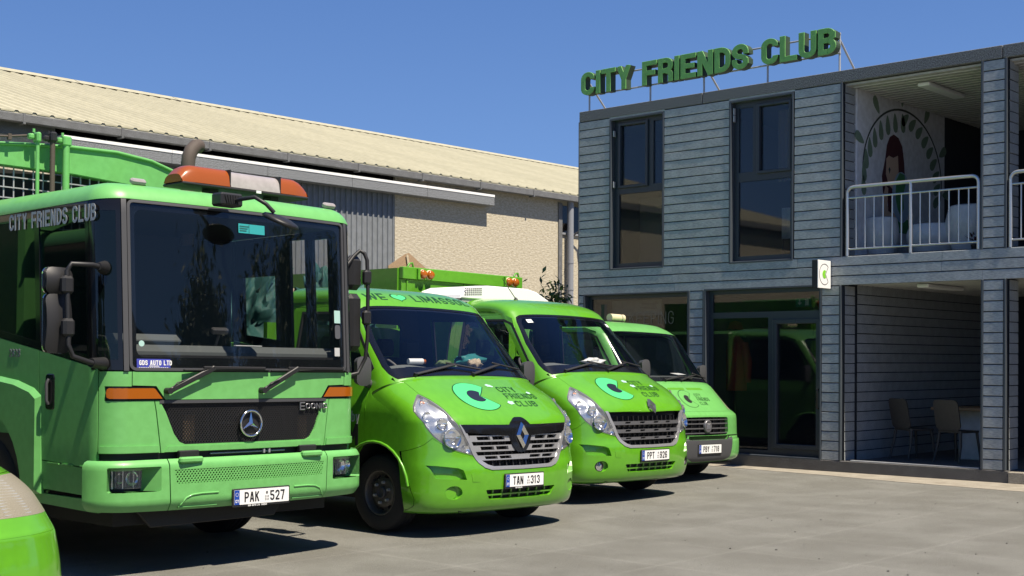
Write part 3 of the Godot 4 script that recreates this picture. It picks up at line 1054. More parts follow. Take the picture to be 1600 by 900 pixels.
func rooftop_sign() -> void:
	var s := thing("rooftop_sign", "green block letters CITY FRIENDS CLUB standing on a thin steel frame along the roof edge", "sign", Vector3(FX + 0.13, 5.77, 0))
	var h := 0.385
	var w := 0.62
	var st := 0.20
	var gap := 0.055
	var t := "CITY FRIENDS CLUB"
	var total := text_length(t, h, w, st, gap)
	var k := 4.74 / total
	var x := 0.0
	for ch in t:
		var cw := letter_width(ch, w, st)
		if ch != " ":
			var face := G.new()
			var side := G.new()
			for p in letter(ch, cw, st):
				var q := PackedVector2Array()
				for a in p:
					q.append(Vector2((a.x + x) * h * k, a.y * h))
				face.slab(q, 0.014, facing_left(-0.13, 0.27, -14.07), 0.004)
				side.slab(q, 0.13, facing_left(0.0, 0.27, -14.07), 0.0, true)
			var l := part(side, "letter", M.sign_side, s)
			part(face, "letter_face", M.sign_green, l)
		x += cw + gap
	for y in [0.30, 0.58]:
		var g := G.new()
		g.tube([Vector3(0.02, y, -14.02), Vector3(0.02, y, -9.34)], 0.014, 8)
		part(g, "frame_rail", M.galvanised, s)
	for i in 5:
		var z: float = [-14.02, -12.75, -11.71, -10.56, -9.36][i]
		var g := G.new()
		g.tube([Vector3(0.03, -0.01, z), Vector3(0.03, 0.60, z)], 0.016, 8)
		part(g, "post", M.galvanised, s)
		if i % 2 == 0:
			g = G.new()
			g.tube([Vector3(0.03, 0.50, z), Vector3(0.62, -0.02, z + 0.02)], 0.016, 8)
			part(g, "brace", M.galvanised, s)
			g = G.new()
			g.box(Vector3(0.06, 0.0, z), Vector3(0.16, 0.02, 0.12))
			part(g, "foot_plate", M.galvanised, s)


func logo_box() -> void:
	var at := Vector3(FX - 0.02, 2.84, -9.40)
	var s := thing("projecting_sign", "small white box sign with a green and grey round emblem projecting from the grey wall", "sign", at)
	# it projects from the wall and shows its face towards the yard
	var g := G.new()
	g.box(Vector3(-0.20, 0, -0.04), Vector3(0.36, 0.40, 0.09), 0.004)
	part(g, "box", M.black, s)
	var f := Transform3D(Basis(), Vector3(-0.20, 0, 0.006))
	g = G.new()
	g.slab(rrect(-0.18, -0.20, 0.18, 0.20, 0.006), 0.012, f, 0.003)
	part(g, "face", M.white, s)
	g = G.new()
	var ring := wedge_disc(0.148, 0.03, deg_to_rad(46))
	for q in Geometry2D.offset_polyline(PackedVector2Array(Array(ring) + [ring[0]]), 0.005):
		if not Geometry2D.is_polygon_clockwise(q):
			for r in simple([q], Geometry2D.offset_polygon(ring, -0.005)):
				g.slab(r, 0.002, f.translated_local(Vector3(0, 0, 0.012)))
	part(g, "emblem_outline", M.badge_grey, s)
	g = G.new()
	g.slab(wedge_disc(0.06, 0.012, deg_to_rad(46)), 0.003, f.translated_local(Vector3(0, 0, 0.012)))
	part(g, "emblem_pupil", M.logo_green, s)


# ------------------------------------------------------------------ the long shed behind
func shed() -> void:
	var s := thing("long_shed", "long shed with cream corrugated roof, beige rough wall and grey metal doors behind the vehicles", "building")
	const ZW := -22.0
	var end_x := 44.0
	# walls
	bxp(s, "wall", M.render, Vector3(-6, 0, -32.0), Vector3(12.0, 5.9, ZW))
	bxp(s, "wall", M.render, Vector3(20.28, 0, -32.0), Vector3(26.05, 5.9, ZW))
	bxp(s, "wall", M.render, Vector3(26.055, 0, -32.0), Vector3(end_x, 4.85, ZW - 0.02))
	bxp(s, "window_band", M.gloss_black, Vector3(12.0, 5.583, -32.0), Vector3(23.3, 5.9, ZW - 0.06))
	bxp(s, "wall_band", M.gutter, Vector3(-6, 5.50, ZW - 0.01), Vector3(12.0, 5.85, ZW + 0.012))
	bxp(s, "window_band", M.gloss_black, Vector3(26.2, 4.9, -32.0), Vector3(end_x, 5.62, ZW - 0.10))
	bxp(s, "window_sill", M.downpipe, Vector3(26.06, 4.85, ZW - 0.2), Vector3(end_x, 4.90, ZW + 0.03))
	bxp(s, "back_wall", M.shed_metal, Vector3(12.0, 0, -32.0), Vector3(20.28, 5.58, ZW - 0.15))
	# corrugated sliding doors
	var x := 12.0
	while x < 20.2:
		var x1 := minf(x + 0.92, 20.28)
		var g := G.new()
		var n := 6
		for i in n:
			var a := lerpf(x, x1, float(i) / n)
			var w := (x1 - x) / n
			var q := [Vector2(a, 0.0), Vector2(a + w * 0.62, 0.0), Vector2(a + w * 0.70, 0.03), Vector2(a + w * 0.92, 0.03), Vector2(a + w, 0.0)]
			for k in 4:
				g.facet(Vector3(q[k].x, 0.05, ZW - 0.03 + q[k].y), Vector3(q[k + 1].x, 0.05, ZW - 0.03 + q[k + 1].y), Vector3(q[k + 1].x, 5.42, ZW - 0.03 + q[k + 1].y), Vector3(q[k].x, 5.42, ZW - 0.03 + q[k].y), Vector3(a, 2, ZW - 1))
		part(g, "door_sheet", M.shed_metal, s)
		x = x1
	# the sliding-door track cover
	x = 12.0
	while x < 23.2:
		var x1 := minf(x + 2.26, 23.29)
		bxp(s, "track_cover", M.shed_metal_pale, Vector3(x + 0.004, 5.315, ZW + 0.002), Vector3(x1, 5.515, ZW + 0.275), 0.008)
		bxp(s, "track_cap", M.white, Vector3(x + 0.004, 5.517, ZW + 0.01), Vector3(x1, 5.575, ZW + 0.285), 0.004)
		x = x1
	# gutter in lengths
	x = -6.0
	while x < end_x:
		bxp(s, "gutter", M.gutter, Vector3(x + 0.006, 5.69, ZW + 0.16), Vector3(x + 1.91, 5.84, ZW + 0.300), 0.012)
		bxp(s, "gutter_bracket", M.gutter, Vector3(x + 1.88, 5.66, ZW + 0.14), Vector3(x + 1.93, 5.845, ZW + 0.315), 0.004)
		x += 1.92
	bxp(s, "soffit", M.backing, Vector3(-6, 5.85, ZW - 0.1), Vector3(end_x, 5.87, ZW + 0.22))
	# roof: profiled sheets running up to the ridge
	var eave := Vector2(5.86, ZW + 0.27)
	var ridge := Vector2(8.86, -32.0)
	var d := Vector2(ridge.x - eave.x, ridge.y - eave.y)
	var nrm := Vector3(0, -d.y, d.x).normalized()
	var sheet := G.new()
	var sheet_b := G.new()
	for g in [sheet, sheet_b]:
		for i in 3:
			var a := i * 0.333
			var q := [Vector2(a, 0.0), Vector2(a + 0.10, 0.0), Vector2(a + 0.13, 0.034), Vector2(a + 0.18, 0.034), Vector2(a + 0.21, 0.0), Vector2(a + 0.333, 0.0)]
			for k in 5:
				var p0: Vector3 = Vector3(q[k].x, eave.x, eave.y) + nrm * q[k].y
				var p1: Vector3 = Vector3(q[k + 1].x, eave.x, eave.y) + nrm * q[k + 1].y
				var up := Vector3(0, d.x, d.y)
				g.facet(p0, p1, p1 + up, p0 + up, Vector3(a, eave.x - 5, eave.y - 5))
	var first := part(sheet, "roof_sheet", M.roof_sheet, s, Vector3(-6, 0, 0))
	for i in range(1, 50):
		again(first, "roof_sheet", s, Vector3(-6 + i * 0.999, 0.003 * (i % 2), 0), M.roof_sheet_b if rng.randf() < 0.45 else null)
	bxp(s, "eave_filler", M.roof_sheet_b, Vector3(-6, 5.845, ZW + 0.20), Vector3(end_x, 5.888, ZW + 0.262))
	# the other slope and the gable ends
	var g2 := G.new()
	g2.quad(Vector3(-6, 8.8, -32.1), Vector3(end_x, 8.8, -32.1), Vector3(end_x, 5.9, -42), Vector3(-6, 5.9, -42), Vector3(0, 1, -0.3).normalized())
	part(g2, "roof_slope", M.roof_sheet, s)
	for xx in [-5.95, end_x - 0.05]:
		var ge := G.new()
		ge.slab(pv([-22.0, 5.9, -42.0, 5.9, -32.0, 8.8]), 0.05, Transform3D(Basis(Vector3(0, 0, 1), Vector3(0, 1, 0), Vector3(1, 0, 0)), Vector3(xx, 0, 0)), 0.0, true)
		part(ge, "gable", M.render, s)
	# ridge cap in lengths, folded over both slopes
	x = -6.0
	while x < end_x:
		var rc := G.new()
		var q := [Vector2(8.86 - 0.073, -32.0 + 0.30), Vector2(8.92, -32.0), Vector2(8.85, -32.3)]
		for k in 2:
			rc.facet(Vector3(x + 0.01, q[k].x + 0.035, q[k].y), Vector3(x + 2.99, q[k].x + 0.035, q[k].y), Vector3(x + 2.99, q[k + 1].x + 0.035, q[k + 1].y), Vector3(x + 0.01, q[k + 1].x + 0.035, q[k + 1].y), Vector3(x, 3, -32))
		part(rc, "ridge_cap", M.roof_sheet_b, s)
		x += 3.0
	# downpipe and corner pilaster
	bxp(s, "pilaster", M.gutter, Vector3(25.98, 0, ZW + 0.002), Vector3(26.12, 5.66, ZW + 0.035))
	var dp := G.new()
	dp.tube([Vector3(26.34, 0, ZW + 0.12), Vector3(26.34, 5.70, ZW + 0.12)], 0.085, 16)
	var pipe := part(dp, "downpipe", M.downpipe, s)
	for y in [2.2, 3.4, 4.1, 5.55]:
		var cl := G.new()
		cl.tube([Vector3(26.34, y, ZW + 0.12), Vector3(26.34, y + 0.05, ZW + 0.12)], 0.093, 16)
		part(cl, "pipe_collar", M.downpipe, pipe)
	# floodlight on an arm beside the downpipe
	var fl := thing("floodlight", "pale floodlight on a thin dark arm beside the grey downpipe", "floodlight", Vector3(26.5, 4.75, ZW + 0.02))
	var g := G.new()
	g.tube([Vector3(0, -0.4, 0.03), Vector3(0, 0.05, 0.03), Vector3(0.06, 0.16, 0.12), Vector3(0.32, 0.30, 0.30)], 0.022, 8)
	part(g, "arm", M.black, fl)
	g = G.new()
	g.slab(pv([-0.16, -0.07, 0.16, -0.07, 0.20, 0.02, 0.05, 0.12, -0.05, 0.12]), 0.22, Transform3D(Basis(Vector3.UP, 0.3), Vector3(0.40, 0.36, 0.26)), 0.02, true)
	part(g, "lamp_head", M.pavement, fl)


# ------------------------------------------------------------------ furniture and pots in the open bays
func chair(at: Vector3, turn: float, label: String, m: Material) -> void:
	var c := thing("chair", label, "chair", at, turn, "moulded plastic chairs in the open ground-floor bays")
	# sits facing +z; back at -z
	var g := G.new()
	g.slab(rrect(-0.21, -0.2, 0.21, 0.22, 0.05), 0.03, Transform3D(Basis(Vector3.RIGHT, Vector3(0, 0, 1), Vector3(0, -1, 0)).orthonormalized(), Vector3(0, 0.46, 0)), 0.006, true)
	part(g, "seat", m, c)
	g = G.new()
	var bk := func(a: float, b: float) -> Vector3: return Vector3(a, 0.45 + b, -0.20 - b * 0.20 + 0.35 * a * a)
	g.surf(bk, rrect(-0.21, 0.02, 0.21, 0.45, 0.07), 0.06, 0.06, 0.0, 0.02)
	g.surf(bk, rrect(-0.21, 0.02, 0.21, 0.45, 0.07), 0.06, 0.06, -0.02, 0.0)
	part(g, "backrest", m, c)
	for x in [-1, 1]:
		for z in [-1, 1]:
			g = G.new()
			g.tube([Vector3(x * 0.18, 0.46, z * 0.17), Vector3(x * 0.20, 0.24, z * 0.195), Vector3(x * 0.22, 0.0, z * (0.22 if z > 0 else 0.26))], [0.022, 0.018, 0.013], 8)
			part(g, "leg", m, c)


func pot(at: Vector3, r: float, h: float, label: String) -> void:
	var g := G.new()
	g.lathe([Vector2(0.0, 0.0), Vector2(r * 0.62, 0.0), Vector2(r * 0.72, h * 0.1), Vector2(r * 0.98, h * 0.5), Vector2(r, h * 0.72), Vector2(r * 0.88, h * 0.97), Vector2(r * 0.80, h), Vector2(r * 0.74, h * 0.96), Vector2(r * 0.7, h * 0.8), Vector2(0, h * 0.78)], 32)
	var o := part(g, "round_pot", M.pot_white, self, at)
	tag(o, label, "pot", "large white pots on the balcony")


func terrace_things() -> void:
	chair(Vector3(18.25, 0.16, -8.62), deg_to_rad(62), "brown moulded chair nearest the dark plank wall of the open bay", M.chair_brown)
	chair(Vector3(18.15, 0.16, -7.90), deg_to_rad(75), "brown moulded chair with its back to the yard in front of the pale table leg", M.chair_brown)
	chair(Vector3(18.55, 0.16, -6.28), deg_to_rad(82), "pale moulded chair at the right edge beyond the second grey column", M.chair_pale)
	for k in 2:
		var t := thing("cafe_table", ["wooden topped table on a pale block leg behind the two brown chairs", "wooden topped table beyond the second grey column"][k], "table", [Vector3(18.95, 0.16, -8.02), Vector3(19.1, 0.16, -5.9)][k], 0.0, "wooden tables in the open bays")
		var g := G.new()
		g.box(Vector3(0, 0.745, 0), Vector3(0.8, 0.045, 0.95), 0.006)
		part(g, "tabletop", M.table_wood, t)
		g = G.new()
		g.box(Vector3(0, 0.36, 0.05), Vector3(0.34, 0.72, 0.40), 0.01)
		part(g, "leg", M.ceiling_white, t)
	pot(Vector3(17.98, 3.085, -9.0), 0.25, 0.62, "white pot with a jagged dark crack line beside the mural wall")
	pot(Vector3(18.3, 3.085, -8.33), 0.40, 0.50, "low wide white pot in the middle of the balcony")
	pot(Vector3(18.2, 3.085, -7.72), 0.37, 0.72, "tall rounded white pot at the right end of the balcony")
	pot(Vector3(18.2, 3.085, -6.2), 0.36, 0.68, "rounded white pot behind the second railing at the right edge")
	# small plant in front of the tall pot
	var p := thing("pot_plant", "small dark leafed plant in a black pot behind the railing by the column", "plant", Vector3(17.62, 3.085, -7.42))
	var g := G.new()
	g.lathe([Vector2(0, 0), Vector2(0.06, 0), Vector2(0.08, 0.12), Vector2(0.07, 0.12), Vector2(0, 0.1)], 14)
	part(g, "pot", M.black, p)
	g = G.new()
	for i in 60:
		var a := rng.randf() * TAU
		var d := Vector3(cos(a), rng.randf_range(0.3, 1.4), sin(a)).normalized()
		var q := Vector3(0, 0.12, 0) + d * rng.randf_range(0.05, 0.18)
		var o := d.cross(Vector3.UP).normalized() * 0.02
		g.tri(q - o, q + o, q + d * 0.07, Vector3.UP, Vector3.UP, Vector3.UP)
	part(g, "leaves", M.flower_dark, p)
	# things inside, seen through the glass
	var s := thing("work_suit", "orange work jacket and cap hanging on a dark stand behind the left glass pane", "clothing", Vector3(18.05, 0.17, -11.55))
	g = G.new()
	g.tube([Vector3(0, 0, 0), Vector3(0, 1.95, 0)], 0.025, 8)
	g.tube([Vector3(0, 1.80, -0.2), Vector3(0, 1.86, 0), Vector3(0, 1.80, 0.2)], 0.015, 6)
	part(g, "stand", M.black, s)
	g = G.new()
	g.lathe([Vector2(0.20, 0.95), Vector2(0.21, 1.25), Vector2(0.20, 1.55), Vector2(0.17, 1.72), Vector2(0.06, 1.83)], 16, Transform3D(Basis.from_scale(Vector3(0.6, 1, 1)), Vector3.ZERO))
	for z in [-1, 1]:
		g.tube([Vector3(0, 1.70, z * 0.15), Vector3(-0.03, 1.40, z * 0.25), Vector3(-0.02, 1.08, z * 0.24)], [0.08, 0.07, 0.055], 10)
	part(g, "jacket", M.jacket_orange, s)
	g = G.new()
	g.lathe([Vector2(0.15, 1.93), Vector2(0.12, 1.95), Vector2(0.10, 2.04), Vector2(0.0, 2.07)], 16)
	part(g, "cap", M.jacket_orange, s)
	var ex := thing("exit_sign", "small green exit sign with an arrow and a door hung inside above the glass door", "sign", Vector3(17.45, 2.47, -9.98))
	g = G.new()
	g.box(Vector3.ZERO, Vector3(0.02, 0.13, 0.26), 0.003)
	part(g, "panel", M.exit_green, ex)
	g = G.new()
	g.slab(rect(0.03, -0.045, 0.09, 0.045), 0.002, facing_left(-0.0102, 0, 0))
	g.slab(pv([-0.06, -0.04, -0.02, 0.0, -0.05, 0.0, -0.05, 0.045, -0.07, 0.045, -0.07, 0.0, -0.10, 0.0]), 0.002, facing_left(-0.0102, 0, 0))
	part(g, "pictogram", M.white, ex)
	# faint lettering on the left shop window
	var b := get_node("container_building")
	g = G.new()
	for q in text("KEEPING", 0.20, 0.50, 0.045, 0.22):
		g.slab(q, 0.001, facing_left(FX + 0.088, 2.185, -13.10))
	part(g, "window_lettering", M.badge_grey, b)
	bxp(b, "notice_board", M.pot_white, Vector3(FX + 0.45, 2.34, -13.75), Vector3(FX + 0.47, 2.60, -12.72))
	var nt := G.new()
	for k in 5:
		nt.box(Vector3(FX + 0.448, 2.54 - k * 0.022, -12.95 - (k % 2) * 0.03), Vector3(0.003, 0.008, 0.34 - (k % 3) * 0.05))
	part(nt, "notice_text", M.badge_grey, b)
	# upstairs: cupboard behind the left window, curtain and white easel board behind the right one
	var cb := thing("cupboard", "pale wooden cupboard doors behind the lower pane of the left upper window", "cupboard", Vector3(18.2, 3.1, -12.9))
	for z in [-0.27, 0.27]:
		g = G.new()
		g.box(Vector3(0, 0.62, z), Vector3(0.4, 1.22, 0.525), 0.006)
		part(g, "door", M.room_warm, cb)
	var cu := G.new()
	cu.surf(func(a, bb): return Vector3(17.75 + 0.03 * sin(a * 46.0), bb, a), rect(-10.62, 4.35, -10.15, 5.45), 0.03, 0.4)
	tag(part(cu, "curtain", M.room_warm), "brown gathered curtain behind the upper pane of the right upper window", "curtain")
	var ea := thing("flip_chart", "white flip chart board on legs behind the lower pane of the right window", "easel", Vector3(17.9, 3.1, -10.42))
	g = G.new()
	g.box(Vector3(0, 0.62, 0), Vector3(0.02, 0.48, 0.40), 0.004)
	part(g, "board", M.pot_white, ea)
	for z in [-0.16, 0.16]:
		g = G.new()
		g.tube([Vector3(0.03, 0, z * 1.3), Vector3(0.02, 0.86, z)], 0.012, 6)
		part(g, "leg", M.black, ea)


# ------------------------------------------------------------------ wheels
# axle along x; side = -1 or 1 is the outer face
func wheel(root: Node3D, c: Vector3, r: float, w: float, side: int, rim_r: float, rim: Material, nuts: int, holes: int) -> void:
	var xf := Transform3D(Basis(Vector3(0, 1, 0), Vector3(side, 0, 0), Vector3(0, 0, 1)), Vector3.ZERO)
	var g := G.new()
	var h := w / 2
	g.lathe([Vector2(rim_r, -h), Vector2(r * 0.94, -h), Vector2(r * 0.985, -h * 0.8), Vector2(r, -h * 0.5), Vector2(r, h * 0.5), Vector2(r * 0.985, h * 0.8), Vector2(r * 0.94, h), Vector2(r * 0.80, h * 1.06), Vector2(rim_r * 1.06, h * 0.98), Vector2(rim_r, h * 0.86), Vector2(rim_r * 0.98, h * 0.4)], 48, xf)
	for k in 3:
		var rr: Vector2 = [Vector2(r * 1.001, -h * 0.35), Vector2(r * 1.001, 0.0), Vector2(r * 1.001, h * 0.35)][k]
		g.lathe([Vector2(rr.x - 0.012, rr.y - 0.006), Vector2(rr.x + 0.001, rr.y - 0.02), Vector2(rr.x + 0.001, rr.y + 0.02), Vector2(rr.x - 0.012, rr.y + 0.006)], 48, xf)
	var wl := Node3D.new()
	put(wl, "wheel", root)
	wl.position = c
	part(g, "tyre", M.rubber, wl)
	g = G.new()
	var dish := h * 0.25
	# dish with windows: outer well, then a disc cut by oval holes
	g.lathe([Vector2(rim_r, h * 0.86), Vector2(rim_r * 0.93, h * 0.90), Vector2(rim_r * 0.90, h * 0.6), Vector2(rim_r * 0.86, dish)], 36, xf)
	var hs := []
	for i in holes:
		var a := TAU * (i + 0.3) / holes
		var q := PackedVector2Array()
		for k in 12:
			var b := TAU * k / 12.0
			var rad := rim_r * (0.745 + 0.075 * sin(b))
			var an := a + cos(b) * 0.20
			q.append(Vector2(cos(an), sin(an)) * rad)
		hs.append(q)
	var disc := func(a: float, b: float) -> Vector3:
		var l := Vector2(a, b).length() / rim_r
		var y := dish + h * 0.30 * smoothstep(0.80, 0.60, l)
		return xf * Vector3(a, y, b)
	g.surf(disc, oval(Vector2.ZERO, rim_r * 0.87, rim_r * 0.87, 36), rim_r * 0.13, rim_r * 0.13, 0.0, 0.02, hs, xf * Vector3(0, -1, 0))
	part(g, "rim", rim, wl)
	g = G.new()
	g.lathe([Vector2(rim_r * 0.26, dish + h * 0.30), Vector2(rim_r * 0.26, dish + h * 0.48), Vector2(rim_r * 0.22, dish + h * 0.56), Vector2(rim_r * 0.20, dish + h * 0.4), Vector2(0, dish + h * 0.36)], 20, xf, false)
	part(g, "hub", M.plastic_grey, wl)
	for i in nuts:
		var a := TAU * (i + 0.2) / nuts
		g = G.new()
		var q := xf * Vector3(cos(a) * rim_r * 0.46, dish + h * 0.28, sin(a) * rim_r * 0.46)
		g.tube([q, q + xf.basis.y * 0.028], [0.017, 0.013], 6)
		part(g, "wheel_nut", M.galvanised, wl)
	g = G.new()
	g.lathe([Vector2(0, dish - 0.06), Vector2(rim_r * 0.95, dish - 0.06)], 24, xf)
	part(g, "brake", M.black, wl)


# number plate lying in xf's xy plane, centred, reading letters then digits
func number_plate(root: Node3D, xf: Transform3D, a: String, b: String, w := 0.52, h := 0.112, dealer := "") -> void:
	var g := G.new()
	g.slab(rrect(-w / 2 - 0.012, -h / 2 - 0.018, w / 2 + 0.012, h / 2 + 0.010, 0.008), 0.012, xf, 0.003)
	var pl := part(g, "number_plate", M.black, root)
	var up := func(z: float) -> Transform3D: return xf.translated_local(Vector3(0, 0, z))
	g = G.new()
	g.slab(rrect(-w / 2, -h / 2, w / 2, h / 2, 0.006), 0.003, up.call(0.012))
	part(g, "plate_face", M.plate_white, pl)
	g = G.new()
	g.slab(rect(-w / 2 + 0.001, -h / 2 + 0.001, -w / 2 + 0.048, h / 2 - 0.001), 0.002, up.call(0.0151))
	part(g, "blue_band", M.plate_blue, pl)
	g = G.new()
	for p in text("CY", 0.024, 0.55, 0.16, 0.14):
		g.slab(p, 0.001, up.call(0.0172).translated_local(Vector3(-w / 2 + 0.010, -h / 2 + 0.016, 0)))
	for i in 12:
		var t := TAU * i / 12.0
		g.slab(rect(-0.0018, -0.0018, 0.0018, 0.0018), 0.001, up.call(0.0172).translated_local(Vector3(-w / 2 + 0.0245 + cos(t) * 0.013, 0.022 + sin(t) * 0.013, 0)))
	part(g, "country_code", M.plate_white, pl)
	g = G.new()
	var ch := 0.076
	for p in text(a, ch, 0.52, 0.145, 0.13):
		g.slab(p, 0.002, up.call(0.0151).translated_local(Vector3(-0.165, -0.038, 0)))
	for p in text(b, ch, 0.52, 0.145, 0.13):
		g.slab(p, 0.002, up.call(0.0151).translated_local(Vector3(0.078, -0.038, 0)))
	part(g, "characters", M.ink, pl)
	g = G.new()
	for x in [0.0, 0.022]:
		for y in [-0.030, -0.008]:
			for q in simple([rrect(-0.007, -0.006, 0.007, 0.008, 0.002, 2)], [rect(-0.004, -0.003, 0.004, 0.005)]):
				g.slab(q, 0.001, up.call(0.0151).translated_local(Vector3(0.035 + x, y, 0)))
	g.slab(oval(Vector2(0.046, 0.024), 0.010, 0.012, 12), 0.001, up.call(0.0151))
	part(g, "date_marks", M.badge_grey, pl)
	if dealer:
		g = G.new()
		for p in text(dealer, 0.013, 0.62, 0.2, 0.14):
			g.slab(p, 0.001, up.call(0.012).translated_local(Vector3(-0.13, -h / 2 - 0.0165, 0)))
		part(g, "dealer_name", M.plate_white, pl)


# wire mesh inside a polygon on surface sf: two families of slanted wires
func mesh_in(g: G, sf: Callable, poly: PackedVector2Array, pitch: float, th: float, slope := 1.2) -> void:
	var lo := poly[0]
	var hi := poly[0]
	for q in poly:
		lo = lo.min(q)
		hi = hi.max(q)
	var h := hi.y - lo.y
	for s in [-1.0, 1.0]:
		var x := lo.x - h / slope
		while x < hi.x + h / slope:
			var a := Vector2(x, lo.y)
			var b := Vector2(x + h / slope, hi.y) if s > 0 else Vector2(x - h / slope, hi.y)
			for ln in Geometry2D.intersect_polyline_with_polygon(PackedVector2Array([a, b]), poly):
				var m := 2
				for k in m:
					var p: Vector2 = ln[0].lerp(ln[1], float(k) / m)
					var q: Vector2 = ln[0].lerp(ln[1], float(k + 1) / m)
					g.bar(sf.call(p.x, p.y) + Vector3(0, 0, 0.001 * s), sf.call(q.x, q.y) + Vector3(0, 0, 0.001 * s), th, th, 0.0, Vector3.BACK)
			x += pitch


# ------------------------------------------------------------------ the garbage truck
func garbage_truck() -> void:
	var T := thing("garbage_truck", "pale green garbage truck with a huge dark windscreen, amber roof light bar and mesh grille", "truck", Vector3(6.2, 0, -8.38))
	T.rotation.z = -0.0085
	# plan of the cab: gently bowed front, round corners, straight flanks; u runs along it from the centre
	var plan := []
	var nor := []
	for i in 101:
		var x := i * 0.01
		plan.append(Vector2(x, -0.06 * x * x))
		nor.append(Vector2(0.12 * x, 1.0).normalized())
	var a0 := atan2(0.12, 1.0)
	var r := 0.23
	var cc: Vector2 = plan[100] - nor[100] * r
	var arc := r * (PI / 2 - a0)
	var na := ceili(arc / 0.01)
	for i in range(1, na + 1):
		var a := a0 + (PI / 2 - a0) * i / na
		plan.append(cc + Vector2(sin(a), cos(a)) * r)
		nor.append(Vector2(sin(a), cos(a)))
	var e: Vector2 = plan[plan.size() - 1]
	for i in range(1, 260):
		plan.append(e - Vector2(0, i * 0.01))
		nor.append(Vector2(1, 0))
	var at := func(u: float, inset: float) -> Vector2:
		var k := clampf(absf(u) / 0.01, 0, plan.size() - 2)
		var i := int(k)
		var p: Vector2 = plan[i].lerp(plan[i + 1], k - i) - nor[i].lerp(nor[i + 1], k - i) * inset
		return Vector2(p.x * (1.0 if u >= 0 else -1.0), p.y)
	var R := 0.17
	var sf := func(u: float, v: float) -> Vector3:
		var ins := 0.0
		var y := v
		if v > 2.715:
			var t := minf((v - 2.715) / R, PI / 2)
			ins = R * (1.0 - cos(t))
			y = 2.715 + R * 0.95 * sin(t)
			var over := maxf(0.0, v - 2.715 - R * PI / 2)
			ins += over
			y += over * 0.08
		if v < 0.93:
			ins += (0.93 - v) * 0.05
		var p: Vector2 = at.call(u, ins)
		return Vector3(p.x, y, p.y - 0.055 * maxf(0.0, v - 1.5))
	var bf := func(u: float, v: float) -> Vector3:      # bumper: bulges out of the cab
		var o := 0.075
		if v < 0.54:
			o -= 0.55 * pow((0.54 - v), 1.0) + 3.0 * pow(0.54 - v, 2.0)
		if v > 0.80:
			o -= 12.0 * pow(v - 0.80, 2.0)
		var p: Vector2 = at.call(u, -o)
		return Vector3(p.x, v, p.y)
	var mid := Vector3(0, 1.5, -1.2)
	var mp := func(called: String, m: Material, polys: Array, off := 0.0, rim := 0.02, holes := [], f := sf, du := 0.08, dv := 0.12, root: Node3D = T) -> MeshInstance3D:
		var g := G.new()
		for p in polys:
			g.surf(f, p, du, dv, off, rim, holes, mid)
		return part(g, called, m, root)
	# dark inner shell, seen in the seams
	var inner := [rect(-2.9, 0.62, 2.9, 1.62)]
	mp.call("inner_shell", M.black, inner, -0.022, 0.0, [pv([-0.80, 0.94, 0.80, 0.94, 0.84, 1.27, -0.84, 1.27])], sf, 0.12, 0.2)
	# ---- windscreen, pillars, glass corners
	var ws := rrect(-1.02, 1.502, 1.02, 2.75, 0.05)
	mp.call("windscreen", M.cab_glass, [shrunk(ws, 0.018)], -0.004, 0.0, [], sf, 0.12, 0.14)
	mp.call("windscreen_seal", M.plastic_grey, [ws], 0.006, 0.012, [shrunk(ws, 0.022)])
	mp.call("windscreen_border", M.gloss_black, [shrunk(ws, 0.02)], -0.009, 0.0, [rrect(-0.96, 1.60, 0.96, 2.68, 0.06)])
	for s in [-1, 1]:
		var fl := func(p: PackedVector2Array) -> PackedVector2Array: return p if s > 0 else mirrored(p)
		mp.call("pillar_strip", M.plastic_grey, [fl.call(rect(1.026, 1.50, 1.062, 2.748))], 0.012, 0.02)
		mp.call("corner_glass", M.cab_side_glass, [fl.call(rect(1.10, 1.58, 1.27, 2.66))], -0.002, 0.0, [], sf, 0.04)
		mp.call("corner_frame", M.gloss_black, [fl.call(rect(1.066, 1.505, 1.325, 2.745))], 0.0, 0.02, [fl.call(rect(1.10, 1.58, 1.27, 2.66))], sf, 0.04)
		# flank: black frame band with glass
		var band: PackedVector2Array = fl.call(pv([1.33, 1.535, 2.9, 1.785, 2.9, 2.71, 1.33, 2.735]))
		var panes := []
		if s < 0:
			panes = [fl.call(pv([1.38, 1.60, 2.05, 1.71, 2.05, 2.66, 1.38, 2.66])), fl.call(pv([2.12, 1.72, 2.82, 1.83, 2.82, 2.66, 2.12, 2.66]))]
		else:
			panes = [rect(1.497, 1.62, 1.697, 2.655), rect(1.805, 1.66, 2.015, 2.665), pv([2.237, 1.78, 2.717, 1.83, 2.717, 2.36, 2.237, 2.36])]
		mp.call("side_frame", M.gloss_black, [band], 0.0, 0.03, panes, sf, 0.15, 0.2)
		for p in panes:
			mp.call("side_pane", M.cab_side_glass if s < 0 else (M.van_glass if p.size() == 4 and p[0].x < 2.2 else M.cab_glass), [p], -0.006, 0.0, [], sf, 0.2, 0.3)
	# pale inner window bar and lettering on the near flank
	var g := G.new()
	for p in text("CITY FRIENDS CLUB", 0.125, 0.56, 0.165, 0.125):
		var q := PackedVector2Array()
		for a in p:
			q.append(Vector2(a.x * 1.0, a.y))
		g.slab(q, 0.002, facing_left(-1.2035, 2.585, -1.52).translated_local(Vector3(0, 0, 0)))
	part(g, "side_lettering", M.silver_print, T)
	# ---- roof
	var top: float = 2.715 + R * PI / 2 + 0.35
	mp.call("roof", M.truck_green, [pv([-2.9, 2.715, -1.33, 2.738, -1.05, 2.755, 1.05, 2.755, 1.33, 2.738, 2.9, 2.715, 2.9, top, -2.9, top])], 0.004, 0.02, [], sf, 0.05, 0.035)
	g = G.new()
	g.quad(sf.call(-1.0, top), sf.call(1.0, top), sf.call(2.9, top), sf.call(-2.9, top), Vector3.UP)
